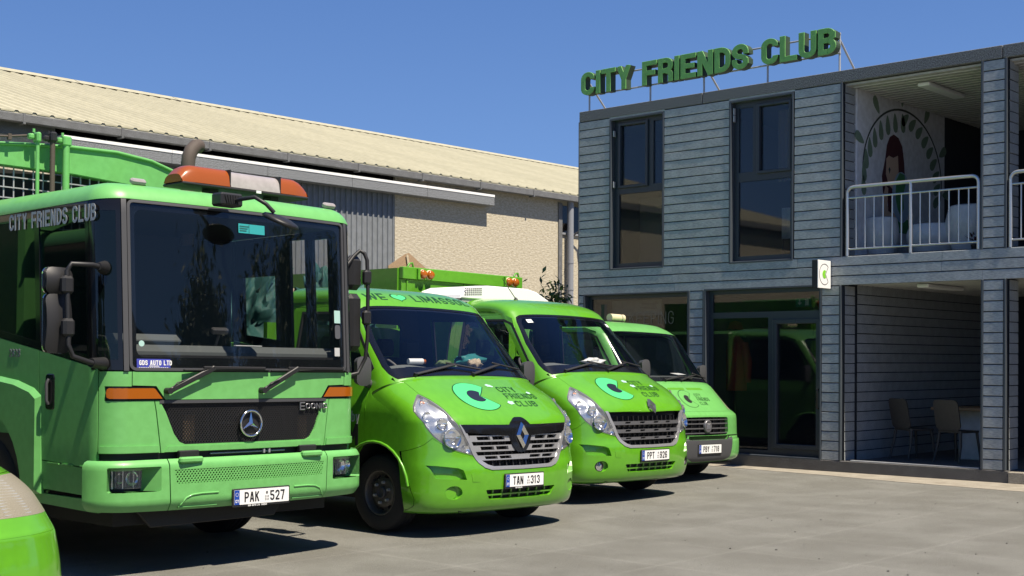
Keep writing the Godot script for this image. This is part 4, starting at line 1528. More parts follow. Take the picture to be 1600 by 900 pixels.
	part(g, "roof_panel", M.truck_green, T)
	for x in [-0.84, 0.99]:
		g = G.new()
		g.box(Vector3(x, 2.905, -0.27), Vector3(0.125, 0.042, 0.05), 0.012, Basis(Vector3.RIGHT, 0.5))
		part(g, "marker_lamp", M.lightbar_clear, T)
	# ---- lower front panels
	var grille := pv([-0.775, 1.268, -0.735, 1.20, -0.665, 1.035, -0.62, 0.975, -0.57, 0.955, 0.57, 0.955, 0.62, 0.975, 0.665, 1.035, 0.735, 1.20, 0.775, 1.268])
	mp.call("wiper_panel", M.truck_green, [pv([-0.996, 1.395, -0.81, 1.39, -0.735, 1.290, 0.735, 1.290, 0.81, 1.39, 0.996, 1.395, 0.996, 1.494, -0.996, 1.494])])
	mp.call("grille_panel", M.truck_green, [pv([-0.765, 0.90, 0.765, 0.90, 0.805, 1.20, 0.82, 1.282, -0.82, 1.282, -0.805, 1.20])], 0.0, 0.03, [grille])
	mp.call("grille_lip", M.truck_green, [pv([-0.74, 0.905, 0.74, 0.905, 0.72, 0.945, -0.72, 0.945])], 0.012, 0.014)
	for s in [-1, 1]:
		var fl := func(p: PackedVector2Array) -> PackedVector2Array: return p if s > 0 else mirrored(p)
		mp.call("corner_panel", M.truck_green, [fl.call(pv([0.773, 0.90, 1.245, 0.90, 1.245, 1.494, 1.002, 1.494, 1.002, 1.388, 1.20, 1.388, 1.20, 1.282, 0.828, 1.282, 0.813, 1.20]))], 0.0, 0.02, [], sf, 0.05)
		mp.call("corner_lip", M.truck_green, [fl.call(pv([0.785, 0.905, 1.235, 0.905, 1.235, 0.955, 0.79, 0.955]))], 0.012, 0.014, [], sf, 0.05)
		var ind: PackedVector2Array = fl.call(pv([0.75, 1.290, 1.16, 1.290, 1.185, 1.30, 1.192, 1.335, 1.185, 1.37, 1.165, 1.382, 0.835, 1.382, 0.82, 1.375]))
		mp.call("indicator_seal", M.gloss_black, [ind], -0.004, 0.02, [], sf, 0.05)
		mp.call("indicator", M.amber, [shrunk(ind, 0.008)], 0.012, 0.016, [], sf, 0.05)
	# grille: dark pit, wires, things behind
	mp.call("grille_pit", M.underbody_grey, [pv([-0.84, 0.93, 0.84, 0.93, 0.86, 1.28, -0.86, 1.28])], -0.19, 0.0)
	g = G.new()
	g.box(Vector3(-0.49, 1.07, -0.10), Vector3(0.10, 0.20, 0.03), 0.004)
	g.box(Vector3(0.60, 1.05, -0.11), Vector3(0.08, 0.19, 0.03), 0.004)
	part(g, "radiator_block", M.cardboard, T)
	g = G.new()
	g.tube([Vector3(-0.22, 1.10, -0.09), Vector3(-0.05, 1.08, -0.08), Vector3(0.0, 1.02, -0.08)], 0.018, 8)
	part(g, "hose", M.plastic_grey, T)
	g = G.new()
	g.tube([Vector3(-0.35, 1.24, -0.09), Vector3(-0.33, 1.0, -0.09)], 0.02, 8)
	part(g, "hose", M.plastic_grey, T)
	g = G.new()
	g.tube([Vector3(0.38, 1.2, -0.1), Vector3(0.42, 1.02, -0.1)], 0.02, 8)
	part(g, "hose", M.plastic_grey, T)
	g = G.new()
	mesh_in(g, func(u, v): return sf.call(u, v) + Vector3(0, 0, -0.018), grille, 0.0235, 0.0055, 1.3)
	tag(part(g, "grille_mesh", M.plastic, T), "fine dark wire mesh of the grille", "", "", "stuff")
	mp.call("grille_bar", M.plastic_grey, [rect(-0.785, 1.262, 0.785, 1.286)], 0.004, 0.02)
	# star in a ring
	var em := Transform3D(Basis(), Vector3(-0.005, 1.10, 0.012))
	g = G.new()
	var ringp := []
	for i in 41:
		ringp.append(em * Vector3(cos(TAU * i / 40) * 0.098, sin(TAU * i / 40) * 0.098, 0.012))
	g.tube(ringp, 0.0095, 8, false)
	var star := part(g, "emblem_ring", M.chrome, T)
	g = G.new()
	for k in 3:
		var a := PI / 2 + TAU * k / 3
		var tip := Vector3(cos(a), sin(a), 0) * 0.094 + Vector3(0, 0, 0.008)
		var ridge := Vector3(0, 0, 0.034)
		for s in [-1, 1]:
			var b: float = a + s * PI / 3
			var notch := Vector3(cos(b), sin(b), 0) * 0.021 + Vector3(0, 0, 0.010)
			var n := (tip - ridge).cross(notch - ridge).normalized()
			if n.z < 0:
				n = -n
			g.tri(em * tip, em * ridge, em * notch, n, n, n)
	part(g, "emblem_star", M.chrome, star)
	g = G.new()
	g.slab(oval(Vector2.ZERO, 0.092, 0.092, 28), 0.006, em.translated_local(Vector3(0, 0, -0.014)))
	part(g, "emblem_back", M.black, star)
	g = G.new()
	for p in text("E", 0.066, 0.80, 0.17, 0.1):
		g.slab(p, 0.014, Transform3D(Basis(), Vector3(0.50, 1.190, -0.024)), 0.003)
	for p in text("CONIC", 0.046, 0.95, 0.2, 0.20):
		g.slab(p, 0.014, Transform3D(Basis(), Vector3(0.565, 1.200, -0.028)), 0.003)
	part(g, "model_lettering", M.badge_grey, T)
	g = G.new()
	g.lathe([Vector2(0.016, 0.0), Vector2(0.016, 0.012), Vector2(0.010, 0.014), Vector2(0.009, 0.006), Vector2(0, 0.006)], 16, Transform3D(Basis(Vector3.RIGHT, Vector3(0, 0, 1), Vector3(0, -1, 0)), Vector3(0.17, 1.375, -0.002)))
	part(g, "lock", M.silver, T)
	# ---- bumper
	var lamp_hole := rrect(0.80, 0.625, 1.155, 0.805, 0.012)
	var mesh_hole := pv([-0.675, 0.672, 0.675, 0.672, 0.695, 0.775, -0.695, 0.775])
	mp.call("bumper", M.truck_green, [pv([-0.72, 0.475, 0.72, 0.475, 0.735, 0.855, -0.735, 0.855])], 0.0, 0.10, [mesh_hole], bf, 0.08, 0.03)
	g = G.new()
	g.surf(bf, mesh_hole, 0.1, 0.1, -0.09, 0.0, [], mid)
	part(g, "bumper_pit", M.underbody_grey, T)
	g = G.new()
	mesh_in(g, func(u, v): return bf.call(u, v) + Vector3(0, 0, -0.006), mesh_hole, 0.026, 0.0075, 1.3)
	tag(part(g, "bumper_mesh", M.truck_green, T), "green perforated strip in the bumper", "", "", "stuff")
	for s in [-1, 1]:
		var fl := func(p: PackedVector2Array) -> PackedVector2Array: return p if s > 0 else mirrored(p)
		var lh: PackedVector2Array = fl.call(lamp_hole)
		mp.call("bumper_corner", M.truck_green, [fl.call(pv([0.728, 0.475, 1.30, 0.485, 1.315, 0.50, 1.315, 0.84, 1.30, 0.852, 0.743, 0.855]))], 0.0, 0.10, [lh], bf, 0.04, 0.03)
		# recess: floor, roof and a slanted cheek towards the middle
		g = G.new()
		var o := func(u: float, v: float, d: float) -> Vector3:
			var p: Vector3 = bf.call(u * s, v)
			var q: Vector2 = at.call(u, 0.03 + d)
			return p if d <= 0.0 else Vector3(q.x * s, v, q.y)
		for k in 4:
			var u0 := lerpf(0.80, 1.155, k / 4.0)
			var u1 := lerpf(0.80, 1.155, (k + 1) / 4.0)
			for v in [0.625, 0.805]:
				g.facet(o.call(u0, v, 0.0), o.call(u1, v, 0.0), o.call(maxf(u1, 0.91), v, 0.01), o.call(maxf(u0, 0.91), v, 0.01), o.call((u0 + u1) / 2, 1.43 - v, 0.0) + Vector3(0, (1.43 - 2 * v) * -9, 0) if false else Vector3((u0 + u1) / 2 * s, v + (1.0 if v < 0.7 else -1.0) * -1.0, -0.1))
		g.facet(o.call(0.80, 0.625, 0.0), o.call(0.80, 0.805, 0.0), o.call(0.91, 0.805, 0.01), o.call(0.91, 0.625, 0.01), Vector3(0, 0.7, -0.4))
		g.facet(o.call(1.155, 0.625, 0.0), o.call(1.155, 0.805, 0.0), o.call(1.155, 0.805, 0.01), o.call(1.155, 0.625, 0.01), Vector3(3.0 * s, 0.7, -0.2))
		part(g, "lamp_recess", M.truck_green, T)
		var lens: PackedVector2Array = fl.call(rrect(0.915, 0.648, 1.145, 0.792, 0.01))
		mp.call("headlamp_frame", M.gloss_black, [fl.call(rect(0.905, 0.63, 1.155, 0.803))], -0.035, 0.0, [], sf, 0.05)
		var hl: MeshInstance3D = mp.call("headlamp", M.lens_clear, [lens], 0.004, 0.025, [], sf, 0.03, 0.05)
		g = G.new()
		for b in [[0.985, 0.052], [1.085, 0.040]]:
			var q: Vector3 = sf.call(b[0] * s, 0.72)
			g.lathe([Vector2(0.0, 0.0), Vector2(b[1] * 0.5, 0.006), Vector2(b[1], 0.028)], 18, Transform3D(Basis(Vector3.RIGHT, Vector3(0.25 * s, 0, 1).normalized(), Vector3(0, -1, 0)), q + Vector3(-0.01 * s, 0, -0.036)))
		part(g, "reflector", M.reflector, hl)
		g = G.new()
		var hb := func(u: float, v: float) -> Vector3: return sf.call(u, v) + Vector3(0, 0, 0.010 * sin(u * 70.0))
		g.surf(hb, shrunk(lens, -0.004), 0.012, 0.06, -0.032, 0.0, [], mid)
		part(g, "lamp_housing", M.lamp_bowl, hl)
		g = G.new()
		for k in 9:
			g.bar(sf.call(lerpf(0.925, 1.135, k / 8.0) * s, 0.655) + Vector3(0, 0, -0.008), sf.call(lerpf(0.925, 1.135, k / 8.0) * s, 0.785) + Vector3(0, 0, -0.008), 0.004, 0.004, 0.0, Vector3.BACK)
		part(g, "lens_ribs", M.lens_clear, hl)
		# raised trim beside the plate
		g = G.new()
		var tr := []
		var cx := 0.055
		for q in [[0.33, 0.592], [0.47, 0.592], [0.55, 0.585], [0.60, 0.565], [0.635, 0.52], [0.655, 0.497], [0.33, 0.497]]:
			tr.append(bf.call(q[0] * s + (cx if s > 0 else 0.0) * 0.9, q[1]) + Vector3(0, 0, 0.001))
		g.tube(tr, 0.008, 6)
		part(g, "plate_trim", M.truck_green, T)
		# black block and pad between grille and bumper
		g = G.new()
		g.box(Vector3(0.56 * s, 0.885, 0.0), Vector3(0.17, 0.055, 0.05), 0.006)
		part(g, "bracket", M.plastic, T)
		g = G.new()
		g.box(Vector3(0.57 * s, 0.845, 0.055), Vector3(0.20, 0.045, 0.05), 0.012)
		part(g, "step_pad", M.truck_green, T)
	mp.call("bumper_carrier", M.underbody_grey, [rect(-1.30, 0.50, 1.30, 0.91)], -0.06, 0.0)
	g = G.new()
	g.tube([Vector3(-0.35, 0.878, -0.02), Vector3(0.35, 0.878, -0.02)], 0.008, 6)
	for x in [0.14, 0.19]:
		g.box(Vector3(x, 0.88, -0.01), Vector3(0.018, 0.035, 0.03), 0.004)
	part(g, "tow_hardware", M.silver, T)
	number_plate(T, Transform3D(Basis(), Vector3(0.055, 0.540, 0.076)), "PAK", "527", 0.52, 0.112, "GDS AUTO LTD  OWNER")
	g = G.new()
	g.slab(pv([-0.74, 0.32, 0.40, 0.33, 0.52, 0.47, -0.86, 0.47]), 0.02, Transform3D(Basis(Vector3.RIGHT, -0.25), Vector3(0, 0.02, -0.14)), 0.004, true)
	part(g, "skid_plate", M.skid_metal, T)
	bxp(T, "chassis", M.underbody, Vector3(-1.0, 0.35, -9.0), Vector3(1.0, 0.80, -0.3))
	# ---- near flank: door, flap, sill, fender
	for s in [-1, 1]:
		var fl := func(p: PackedVector2Array) -> PackedVector2Array: return p if s > 0 else mirrored(p)
		mp.call("door", M.truck_green, [fl.call(pv([1.255, 0.79, 2.07, 0.82, 2.07, 1.645, 1.255, 1.515]))], 0.0, 0.02, [], sf, 0.08, 0.2)
		mp.call("door_flap", M.truck_green, [fl.call(pv([1.262, 0.585, 2.07, 0.60, 2.07, 0.812, 1.262, 0.782]))], 0.0, 0.02, [], sf, 0.08, 0.2)
		mp.call("flap_gap", M.gloss_black, [fl.call(rect(1.262, 0.565, 2.07, 0.585))], -0.01, 0.0, [], sf, 0.08)
		mp.call("sill", M.truck_green, [fl.call(pv([1.255, 0.47, 2.9, 0.50, 2.9, 0.562, 1.255, 0.562]))], 0.0, 0.05, [], sf, 0.08)
		mp.call("rear_side", M.truck_green, [fl.call(pv([2.08, 1.0, 2.9, 1.0, 2.9, 1.775, 2.08, 1.648]))], 0.0, 0.02, [], sf, 0.12, 0.2)
		g = G.new()      # fender over the front wheel
		var fp := PackedVector2Array([Vector2(-0.985, 0.56), Vector2(-0.985, 1.30), Vector2(-1.10, 1.36), Vector2(-1.35, 1.415), Vector2(-1.7, 1.45), Vector2(-2.3, 1.45), Vector2(-2.3, 1.0)])
		for k in 15:
			var a := PI * 0.97 * (1.0 - k / 14.0) - 0.0
			if cos(a) * 0.60 - 1.86 > -2.3:
				fp.append(Vector2(-1.86 + cos(a) * 0.60, 0.55 + sin(a) * 0.60))
		fp.append(Vector2(-1.26, 0.53))
		g.slab(fp, 0.11, Transform3D(Basis(Vector3(0, 0, 1), Vector3(0, 1, 0), Vector3(s, 0, 0)) if s < 0 else Basis(Vector3(0, 0, 1), Vector3(0, 1, 0), Vector3(1, 0, 0)), Vector3(1.13 * s, 0, 0)), 0.035)
		part(g, "fender", M.truck_green, T)
		wheel(T, Vector3(1.03 * s, 0.50, -1.86), 0.50, 0.30, s, 0.29, M.wheel_steel, 10, 10)
		wheel(T, Vector3(1.03 * s, 0.50, -6.0), 0.50, 0.32, s, 0.29, M.wheel_steel, 10, 10)
		wheel(T, Vector3(1.03 * s, 0.50, -7.35), 0.50, 0.32, s, 0.29, M.wheel_steel, 10, 10)
	g = G.new()
	g.slab(rrect(-0.92, 1.20, -0.79, 1.47, 0.03), 0.014, facing_left(-1.196, 0, 0), 0.006)
	var dh := part(g, "door_handle", M.gloss_black, T)
	g = G.new()
	g.tube([Vector3(-1.212, 1.24, -0.865), Vector3(-1.228, 1.27, -0.865), Vector3(-1.228, 1.40, -0.865), Vector3(-1.212, 1.43, -0.865)], 0.012, 8)
	part(g, "grip", M.plastic_grey, dh)
	g = G.new()
	g.box(Vector3(-1.205, 0.70, -0.235), Vector3(0.03, 0.13, 0.03), 0.008)
	part(g, "flap_latch", M.truck_green, T)
	for z in [[-0.9, -0.72], [-0.68, -0.52], [-0.42, -0.26]]:
		g = G.new()
		g.box(Vector3(-1.197, 0.80, (z[0] + z[1]) / 2), Vector3(0.014, 0.010, z[1] - z[0]))
		part(g, "flap_edge", M.truck_green, T)
	g = G.new()
	for p in text("2628", 0.065, 0.58, 0.17, 0.14):
		g.slab(p, 0.010, facing_left(-1.196, 1.595, -1.50), 0.003)
	part(g, "type_number", M.badge_grey, T)
	# ---- inside the cab
	g = G.new()
	g.box(Vector3(0, 1.595, -0.54), Vector3(2.20, 0.20, 0.74), 0.05)
	g.box(Vector3(-0.68, 1.73, -0.56), Vector3(0.68, 0.10, 0.34), 0.045)
	part(g, "dashboard", M.dash, T)
	g = G.new()
	g.tube([Vector3(0.02, 1.69, -0.5), Vector3(0.02, 1.79, -0.45)], 0.012, 6)
	g.box(Vector3(0.02, 1.82, -0.44), Vector3(0.15, 0.05, 0.05), 0.01, Basis(Vector3.RIGHT, 0.4))
	part(g, "dash_camera", M.plastic_grey, T)
	g = G.new()
	g.box(Vector3(0.30, 1.706, -0.44), Vector3(0.28, 0.008, 0.03), 0.002, Basis(Vector3.UP, 0.1))
	part(g, "paper", M.bag_white, T)
	bxp(T, "cab_back", M.dash_dark, Vector3(-1.18, 0.6, -1.93), Vector3(1.18, 2.80, -1.90))
	bxp(T, "cab_floor", M.dash_dark, Vector3(-1.17, 0.92, -1.895), Vector3(1.17, 0.98, -0.35))
	bxp(T, "headliner", M.dash_dark, Vector3(-1.03, 2.70, -1.895), Vector3(1.03, 2.73, -0.22))
	for x in [-0.62, 0.62]:
		g = G.new()
		g.box(Vector3(x, 1.45, -1.30), Vector3(0.48, 0.14, 0.48), 0.05)
		g.box(Vector3(x, 1.82, -1.54), Vector3(0.46, 0.72, 0.13), 0.05, Basis(Vector3.RIGHT, -0.15))
		g.box(Vector3(x, 2.25, -1.62), Vector3(0.26, 0.18, 0.09), 0.03)
		part(g, "seat", M.seat_dark, T)
	# ---- stickers on the glass
	var on_glass := func(called: String, m: Material, p: PackedVector2Array, lift := 0.0025) -> MeshInstance3D:
		return mp.call(called, m, [p], lift, 0.0, [], sf, 0.2, 0.2)
	var st: MeshInstance3D = on_glass.call("dealer_sticker", M.sticker_blue, rect(-0.965, 1.512, -0.70, 1.588))
	g = G.new()
	for p in text("GDS AUTO LTD", 0.036, 0.52, 0.17, 0.12):
		var q := PackedVector2Array()
		for a in p:
			q.append(a + Vector2(-0.947, 1.542))
		g.surf(sf, q, 0.2, 0.2, 0.005, 0.0, [], mid)
	for k in [[-0.95, 0.235, 0.005, 1.522], [-0.87, 0.08, 0.007, 1.532]]:
		for i in 14:
			var u0: float = k[0] + k[1] * i / 14.0
			g.surf(sf, rect(u0, k[3], u0 + k[1] / 20.0, k[3] + k[2]), 0.2, 0.2, 0.005, 0.0, [], mid)
	part(g, "sticker_lettering", M.plate_white, st)
	on_glass.call("round_sticker", M.sticker_pale, oval(Vector2(-0.925, 1.70), 0.022, 0.022, 16))
	st = on_glass.call("permit_sticker", M.sticker_teal, rect(-0.085, 2.575, 0.165, 2.648))
	g = G.new()
	for i in 3:
		g.surf(sf, rect(-0.075, 2.625 - i * 0.017, 0.01 - i * 0.01, 2.631 - i * 0.017), 0.2, 0.2, 0.005, 0.0, [], mid)
	g.surf(sf, rect(0.012, 2.578, 0.016, 2.645), 0.2, 0.2, 0.005, 0.0, [], mid)
	part(g, "sticker_lettering", M.net_green, st)
	on_glass.call("tax_disc", M.sticker_pale, rect(0.895, 1.905, 0.965, 2.01))
	on_glass.call("tax_disc", M.badge_grey, rrect(0.90, 1.775, 0.962, 1.89, 0.02))
	on_glass.call("tax_disc", M.silver_print, rect(0.89, 1.63, 0.95, 1.70))
	# ---- wipers
	for w in [[-0.73, -0.36, 0.12], [0.10, 0.44, 0.96]]:
		g = G.new()
		var p0: Vector3 = sf.call(w[0], 1.355) + Vector3(0, 0, 0.045)
		var p1: Vector3 = sf.call(w[1], 1.528) + Vector3(0, 0, 0.055)
		g.bar(p0, p1, 0.040, 0.022, 0.006, Vector3.BACK)
		g.tube([sf.call(w[0], 1.355) + Vector3(0, 0, -0.01), p0 + Vector3(0, 0, 0.012)], 0.024, 10)
		g.tube([p0, p0 + Vector3(0.05, 0.06, 0.02), p0 + Vector3(0.14, 0.085, 0.015)], 0.005, 6)
		var arm := part(g, "wiper", M.plastic, T)
		g = G.new()
		g.bar(p1 + Vector3(-0.10, 0.0, 0.0), sf.call(w[2], 1.525) + Vector3(0, 0, 0.03), 0.022, 0.02, 0.004, Vector3.BACK)
		g.bar(p1 + Vector3(-0.25, -0.02, -0.035), sf.call(w[2] + 0.05, 1.512) + Vector3(0, 0, 0.012), 0.012, 0.03, 0.003, Vector3.BACK)
		part(g, "wiper_blade", M.black, arm)
	# ---- mirrors
	g = G.new()      # near side arms
	g.tube([Vector3(-1.19, 2.24, -0.16), Vector3(-1.30, 2.25, -0.10), Vector3(-1.44, 2.25, -0.14), Vector3(-1.47, 2.20, -0.15), Vector3(-1.47, 1.68, -0.12), Vector3(-1.44, 1.60, -0.11), Vector3(-1.30, 1.555, -0.10), Vector3(-1.19, 1.55, -0.15)], 0.018, 10)
	var ml := part(g, "mirror_arm", M.plastic, T)
	g = G.new()
	g.tube([Vector3(-1.17, 2.24, -0.17), Vector3(-1.24, 2.245, -0.13)], [0.052, 0.028], 12)
	g.tube([Vector3(-1.17, 1.55, -0.16), Vector3(-1.30, 1.556, -0.11)], [0.048, 0.034], 12)
	g.box(Vector3(-1.47, 2.10, -0.15), Vector3(0.09, 0.13, 0.07), 0.02)
	g.box(Vector3(-1.47, 1.80, -0.13), Vector3(0.09, 0.13, 0.07), 0.02)
	part(g, "clamp", M.plastic, ml)
	for m in [[2.13, 0.19, 0.22], [1.83, 0.42, 0.21]]:
		g = G.new()
		var pr := func(a: float, b: float) -> Vector3:
			var q := Vector2(a / m[2], b / m[1]) * 2.0
			return Vector3(a, b, 0.09 * (1.0 - 0.35 * q.length_squared()))
		g.surf(pr, rrect(-m[2] / 2, -m[1] / 2, m[2] / 2, m[1] / 2, 0.05), 0.04, 0.05, 0.0, 0.08, [], Vector3(0, 0, -5))
		var hd := part(g, "mirror_shell", M.plastic, ml, Vector3(-1.50, m[0], -0.26))
		hd.rotation.y = 0.15
		g = G.new()
		g.slab(rrect(-m[2] / 2, -m[1] / 2, m[2] / 2, m[1] / 2, 0.05), 0.01, Transform3D(Basis(), Vector3(0, 0, 0.0)), 0.0, true)
		part(g, "mirror_glass", M.chrome, hd)
	g = G.new()      # far side arms
	g.tube([Vector3(1.19, 2.38, -0.3), Vector3(1.30, 2.50, -0.30), Vector3(1.35, 2.55, -0.28), Vector3(1.385, 2.53, -0.26), Vector3(1.40, 2.47, -0.24), Vector3(1.405, 2.2, -0.23), Vector3(1.405, 1.80, -0.23), Vector3(1.40, 1.62, -0.25), Vector3(1.36, 1.49, -0.30), Vector3(1.20, 1.46, -0.30)], 0.017, 10)
	var mr := part(g, "mirror_arm", M.plastic, T)
	g = G.new()
	for y in [2.32, 1.97]:
		g = G.new()
		g.box(Vector3(1.40, y, -0.24), Vector3(0.08, 0.13, 0.07), 0.02)
		part(g, "clamp", M.plastic, mr)
	for m in [[2.36, 0.30, 0.16], [1.93, 0.50, 0.16]]:
		g = G.new()
		g.box(Vector3(1.33, m[0], -0.34), Vector3(m[2], m[1], 0.11), 0.045)
		part(g, "mirror_shell", M.plastic, mr)
	g = G.new()      # front kerb mirror
	g.tube([Vector3(-0.24, 2.79, 0.06), Vector3(-0.24, 2.80, 0.20), Vector3(-0.20, 2.81, 0.30), Vector3(-0.14, 2.76, 0.36), Vector3(-0.08, 2.70, 0.38)], 0.016, 8)
	var fm := part(g, "front_mirror_arm", M.plastic, T)
	g = G.new()
	g.box(Vector3(-0.27, 2.80, 0.05), Vector3(0.20, 0.10, 0.14), 0.015)
	for i in 6:
		g.tube([Vector3(-0.34 + i * 0.025, 2.83, 0.122), Vector3(-0.32 + i * 0.02, 2.77, 0.124)], 0.006, 5)
	part(g, "mirror_bracket", M.plastic, fm)
	g = G.new()
	g.lathe([Vector2(0, 0.03), Vector2(0.08, 0.026), Vector2(0.14, 0.01), Vector2(0.155, -0.01), Vector2(0.14, -0.025), Vector2(0, -0.03)], 24, Transform3D(Basis(Vector3(0.97, -0.22, 0), Vector3(0.2, 0.9, 0.35).normalized(), Vector3(0, -0.3, 0.75)), Vector3(-0.0, 2.65, 0.36)))
	part(g, "front_mirror", M.plastic, fm)
	# ---- light bar
	var lb := bxp(T, "light_bar", M.plastic, Vector3(-0.18, 2.995, -0.97), Vector3(1.10, 3.022, -0.67), 0.01)
	for x in [0.14, 0.76]:
		bxp(T, "light_bar_foot", M.plastic, Vector3(x, 2.93, -0.88), Vector3(x + 0.08, 2.994, -0.76))
	for k in 3:
		var x0: float = [-0.18, 0.285, 0.80][k]
		var x1: float = [0.275, 0.79, 1.10][k]
		g = G.new()
		var dome := func(a: float, b: float) -> Vector3:
			var q := absf(b)
			var end := 0.0
			if k == 0:
				end = clampf((x0 + 0.14 - a) / 0.14, 0, 1)
			if k == 2:
				end = clampf((a - (x1 - 0.14)) / 0.14, 0, 1)
			var sc := sqrt(maxf(0.0, 1.0 - 0.80 * end * end))
			return Vector3(a, 3.023 + 0.150 * pow(maxf(0.0, 1.0 - pow(q, 3.0)), 0.45) * sc * (1.0 if k != 1 else 0.94), -0.82 + b * 0.145 * (1.0 - 0.15 * end))
		g.surf(dome, rect(x0, -1.0, x1, 1.0), 0.045, 0.1, 0.0, 0.0, [], Vector3((x0 + x1) / 2, 3.0, -0.82))
		for x in [x0, x1]:
			for i in 20:
				var b0 := -1.0 + i * 0.1
				g.facet(dome.call(x, b0), dome.call(x, b0 + 0.1), Vector3(x, 3.023, -0.82 + (b0 + 0.1) * 0.145), Vector3(x, 3.023, -0.82 + b0 * 0.145), Vector3((x0 + x1) / 2, 3.1, -0.82))
		part(g, "beacon_lens" if k != 1 else "clear_lens", M.amber_dull if k != 1 else M.lightbar_clear, lb)
	g = G.new()
	g.box(Vector3(0.56, 3.008, -0.668), Vector3(0.05, 0.022, 0.006))
	part(g, "maker_tag", M.white, lb)
	for x in [0.28, 0.795]:
		bxp(lb, "divider", M.plastic, Vector3(x - 0.006, 3.0225, -0.96), Vector3(x + 0.006, 3.165, -0.68))
	# ---- exhaust
	g = G.new()
	g.tube([Vector3(0.45, 2.6, -1.55), Vector3(0.45, 3.30, -1.55), Vector3(0.46, 3.38, -1.55), Vector3(0.49, 3.44, -1.56), Vector3(0.55, 3.49, -1.58), Vector3(0.60, 3.50, -1.60)], 0.062, 16)
	part(g, "exhaust_pipe", M.rust_pipe, T)
	# ---- refuse body behind the cab
	bxp(T, "refuse_body", M.truck_green, Vector3(-1.2, 0.95, -8.9), Vector3(1.2, 3.05, -2.40), 0.05)
	bxp(T, "mesh_backing", M.black, Vector3(-1.18, 2.75, -2.395), Vector3(0.9, 3.20, -2.36))
	g = G.new()
	for i in 24:
		g.bar(Vector3(-1.18 + i * 0.088, 2.75, -2.20), Vector3(-1.18 + i * 0.088, 3.22, -2.20), 0.010, 0.010, 0.0, Vector3.BACK)
	for i in 6:
		g.bar(Vector3(-1.2, 2.76 + i * 0.088, -2.188), Vector3(0.9, 2.76 + i * 0.088, -2.188), 0.010, 0.010)
	tag(part(g, "guard_mesh", M.galvanised, T), "square wire guard mesh behind the cab", "", "", "stuff")
	g = G.new()
	var bp := PackedVector2Array()
	for q in [[-1.25, 3.345], [-0.8, 3.385], [-0.35, 3.42], [0.1, 3.43], [0.45, 3.395], [0.72, 3.32], [0.92, 3.22], [1.08, 3.08], [1.16, 2.9], [1.0, 2.9], [0.6, 3.10], [0.2, 3.16], [-0.3, 3.19], [-1.25, 3.20]]:
		bp.append(Vector2(q[0], q[1]))
	g.slab(bp, 0.10, Transform3D(Basis(), Vector3(0, 0, -2.24)), 0.008, true)
	var beam := part(g, "arched_beam", M.truck_green, T)
	g = G.new()
	var edge := []
	for i in 9:
		edge.append(Vector3(bp[i].x, bp[i].y + 0.004, -2.13))
	g.tube(edge, 0.016, 8)
	part(g, "beam_edge", M.truck_green, beam)
	for k in 3:
		var x: float = [-0.70, -0.565, -0.44][k]
		var rr: float = [0.016, 0.022, 0.030][k]
		g = G.new()
		g.tube([Vector3(x, 2.7, -2.04), Vector3(x, 3.44, -2.04)], rr, 12)
		var ps := part(g, "lift_pipe", M.truck_green if k != 1 else M.rust_pipe, T)
		g = G.new()
		g.box(Vector3(x, 3.45 + 0.02 * (k % 2), -2.05), Vector3(rr * 2.6, 0.085, 0.09), 0.012)
		g.box(Vector3(x - 0.05, 3.455, -2.06), Vector3(0.05, 0.045, 0.05), 0.01)
		g.tube([Vector3(x - 0.03, 3.49, -2.05), Vector3(x - 0.03, 3.52, -2.05)], 0.012, 8)
		part(g, "pipe_head", M.truck_green if k != 1 else M.plastic, ps)
	g = G.new()
	g.tube([Vector3(-1.25, 3.40, -2.08), Vector3(-0.95, 3.43, -2.08), Vector3(-0.78, 3.46, -2.08)], 0.010, 6)
	g.box(Vector3(-0.93, 3.43, -2.08), Vector3(0.03, 0.05, 0.03))
	part(g, "lift_cable", M.rust_pipe, T)
	# a second truck of the same kind, outside the frame: its flank is mirrored in the near cab glass
	var again_t := T.duplicate() as Node3D
	put(again_t, "garbage_truck")
	again_t.position = Vector3(2.35, 0, -10.2)
	again_t.rotation.z = 0.0
	tag(again_t, "second pale green garbage truck further left, mirrored in the first truck's side glass", "truck")


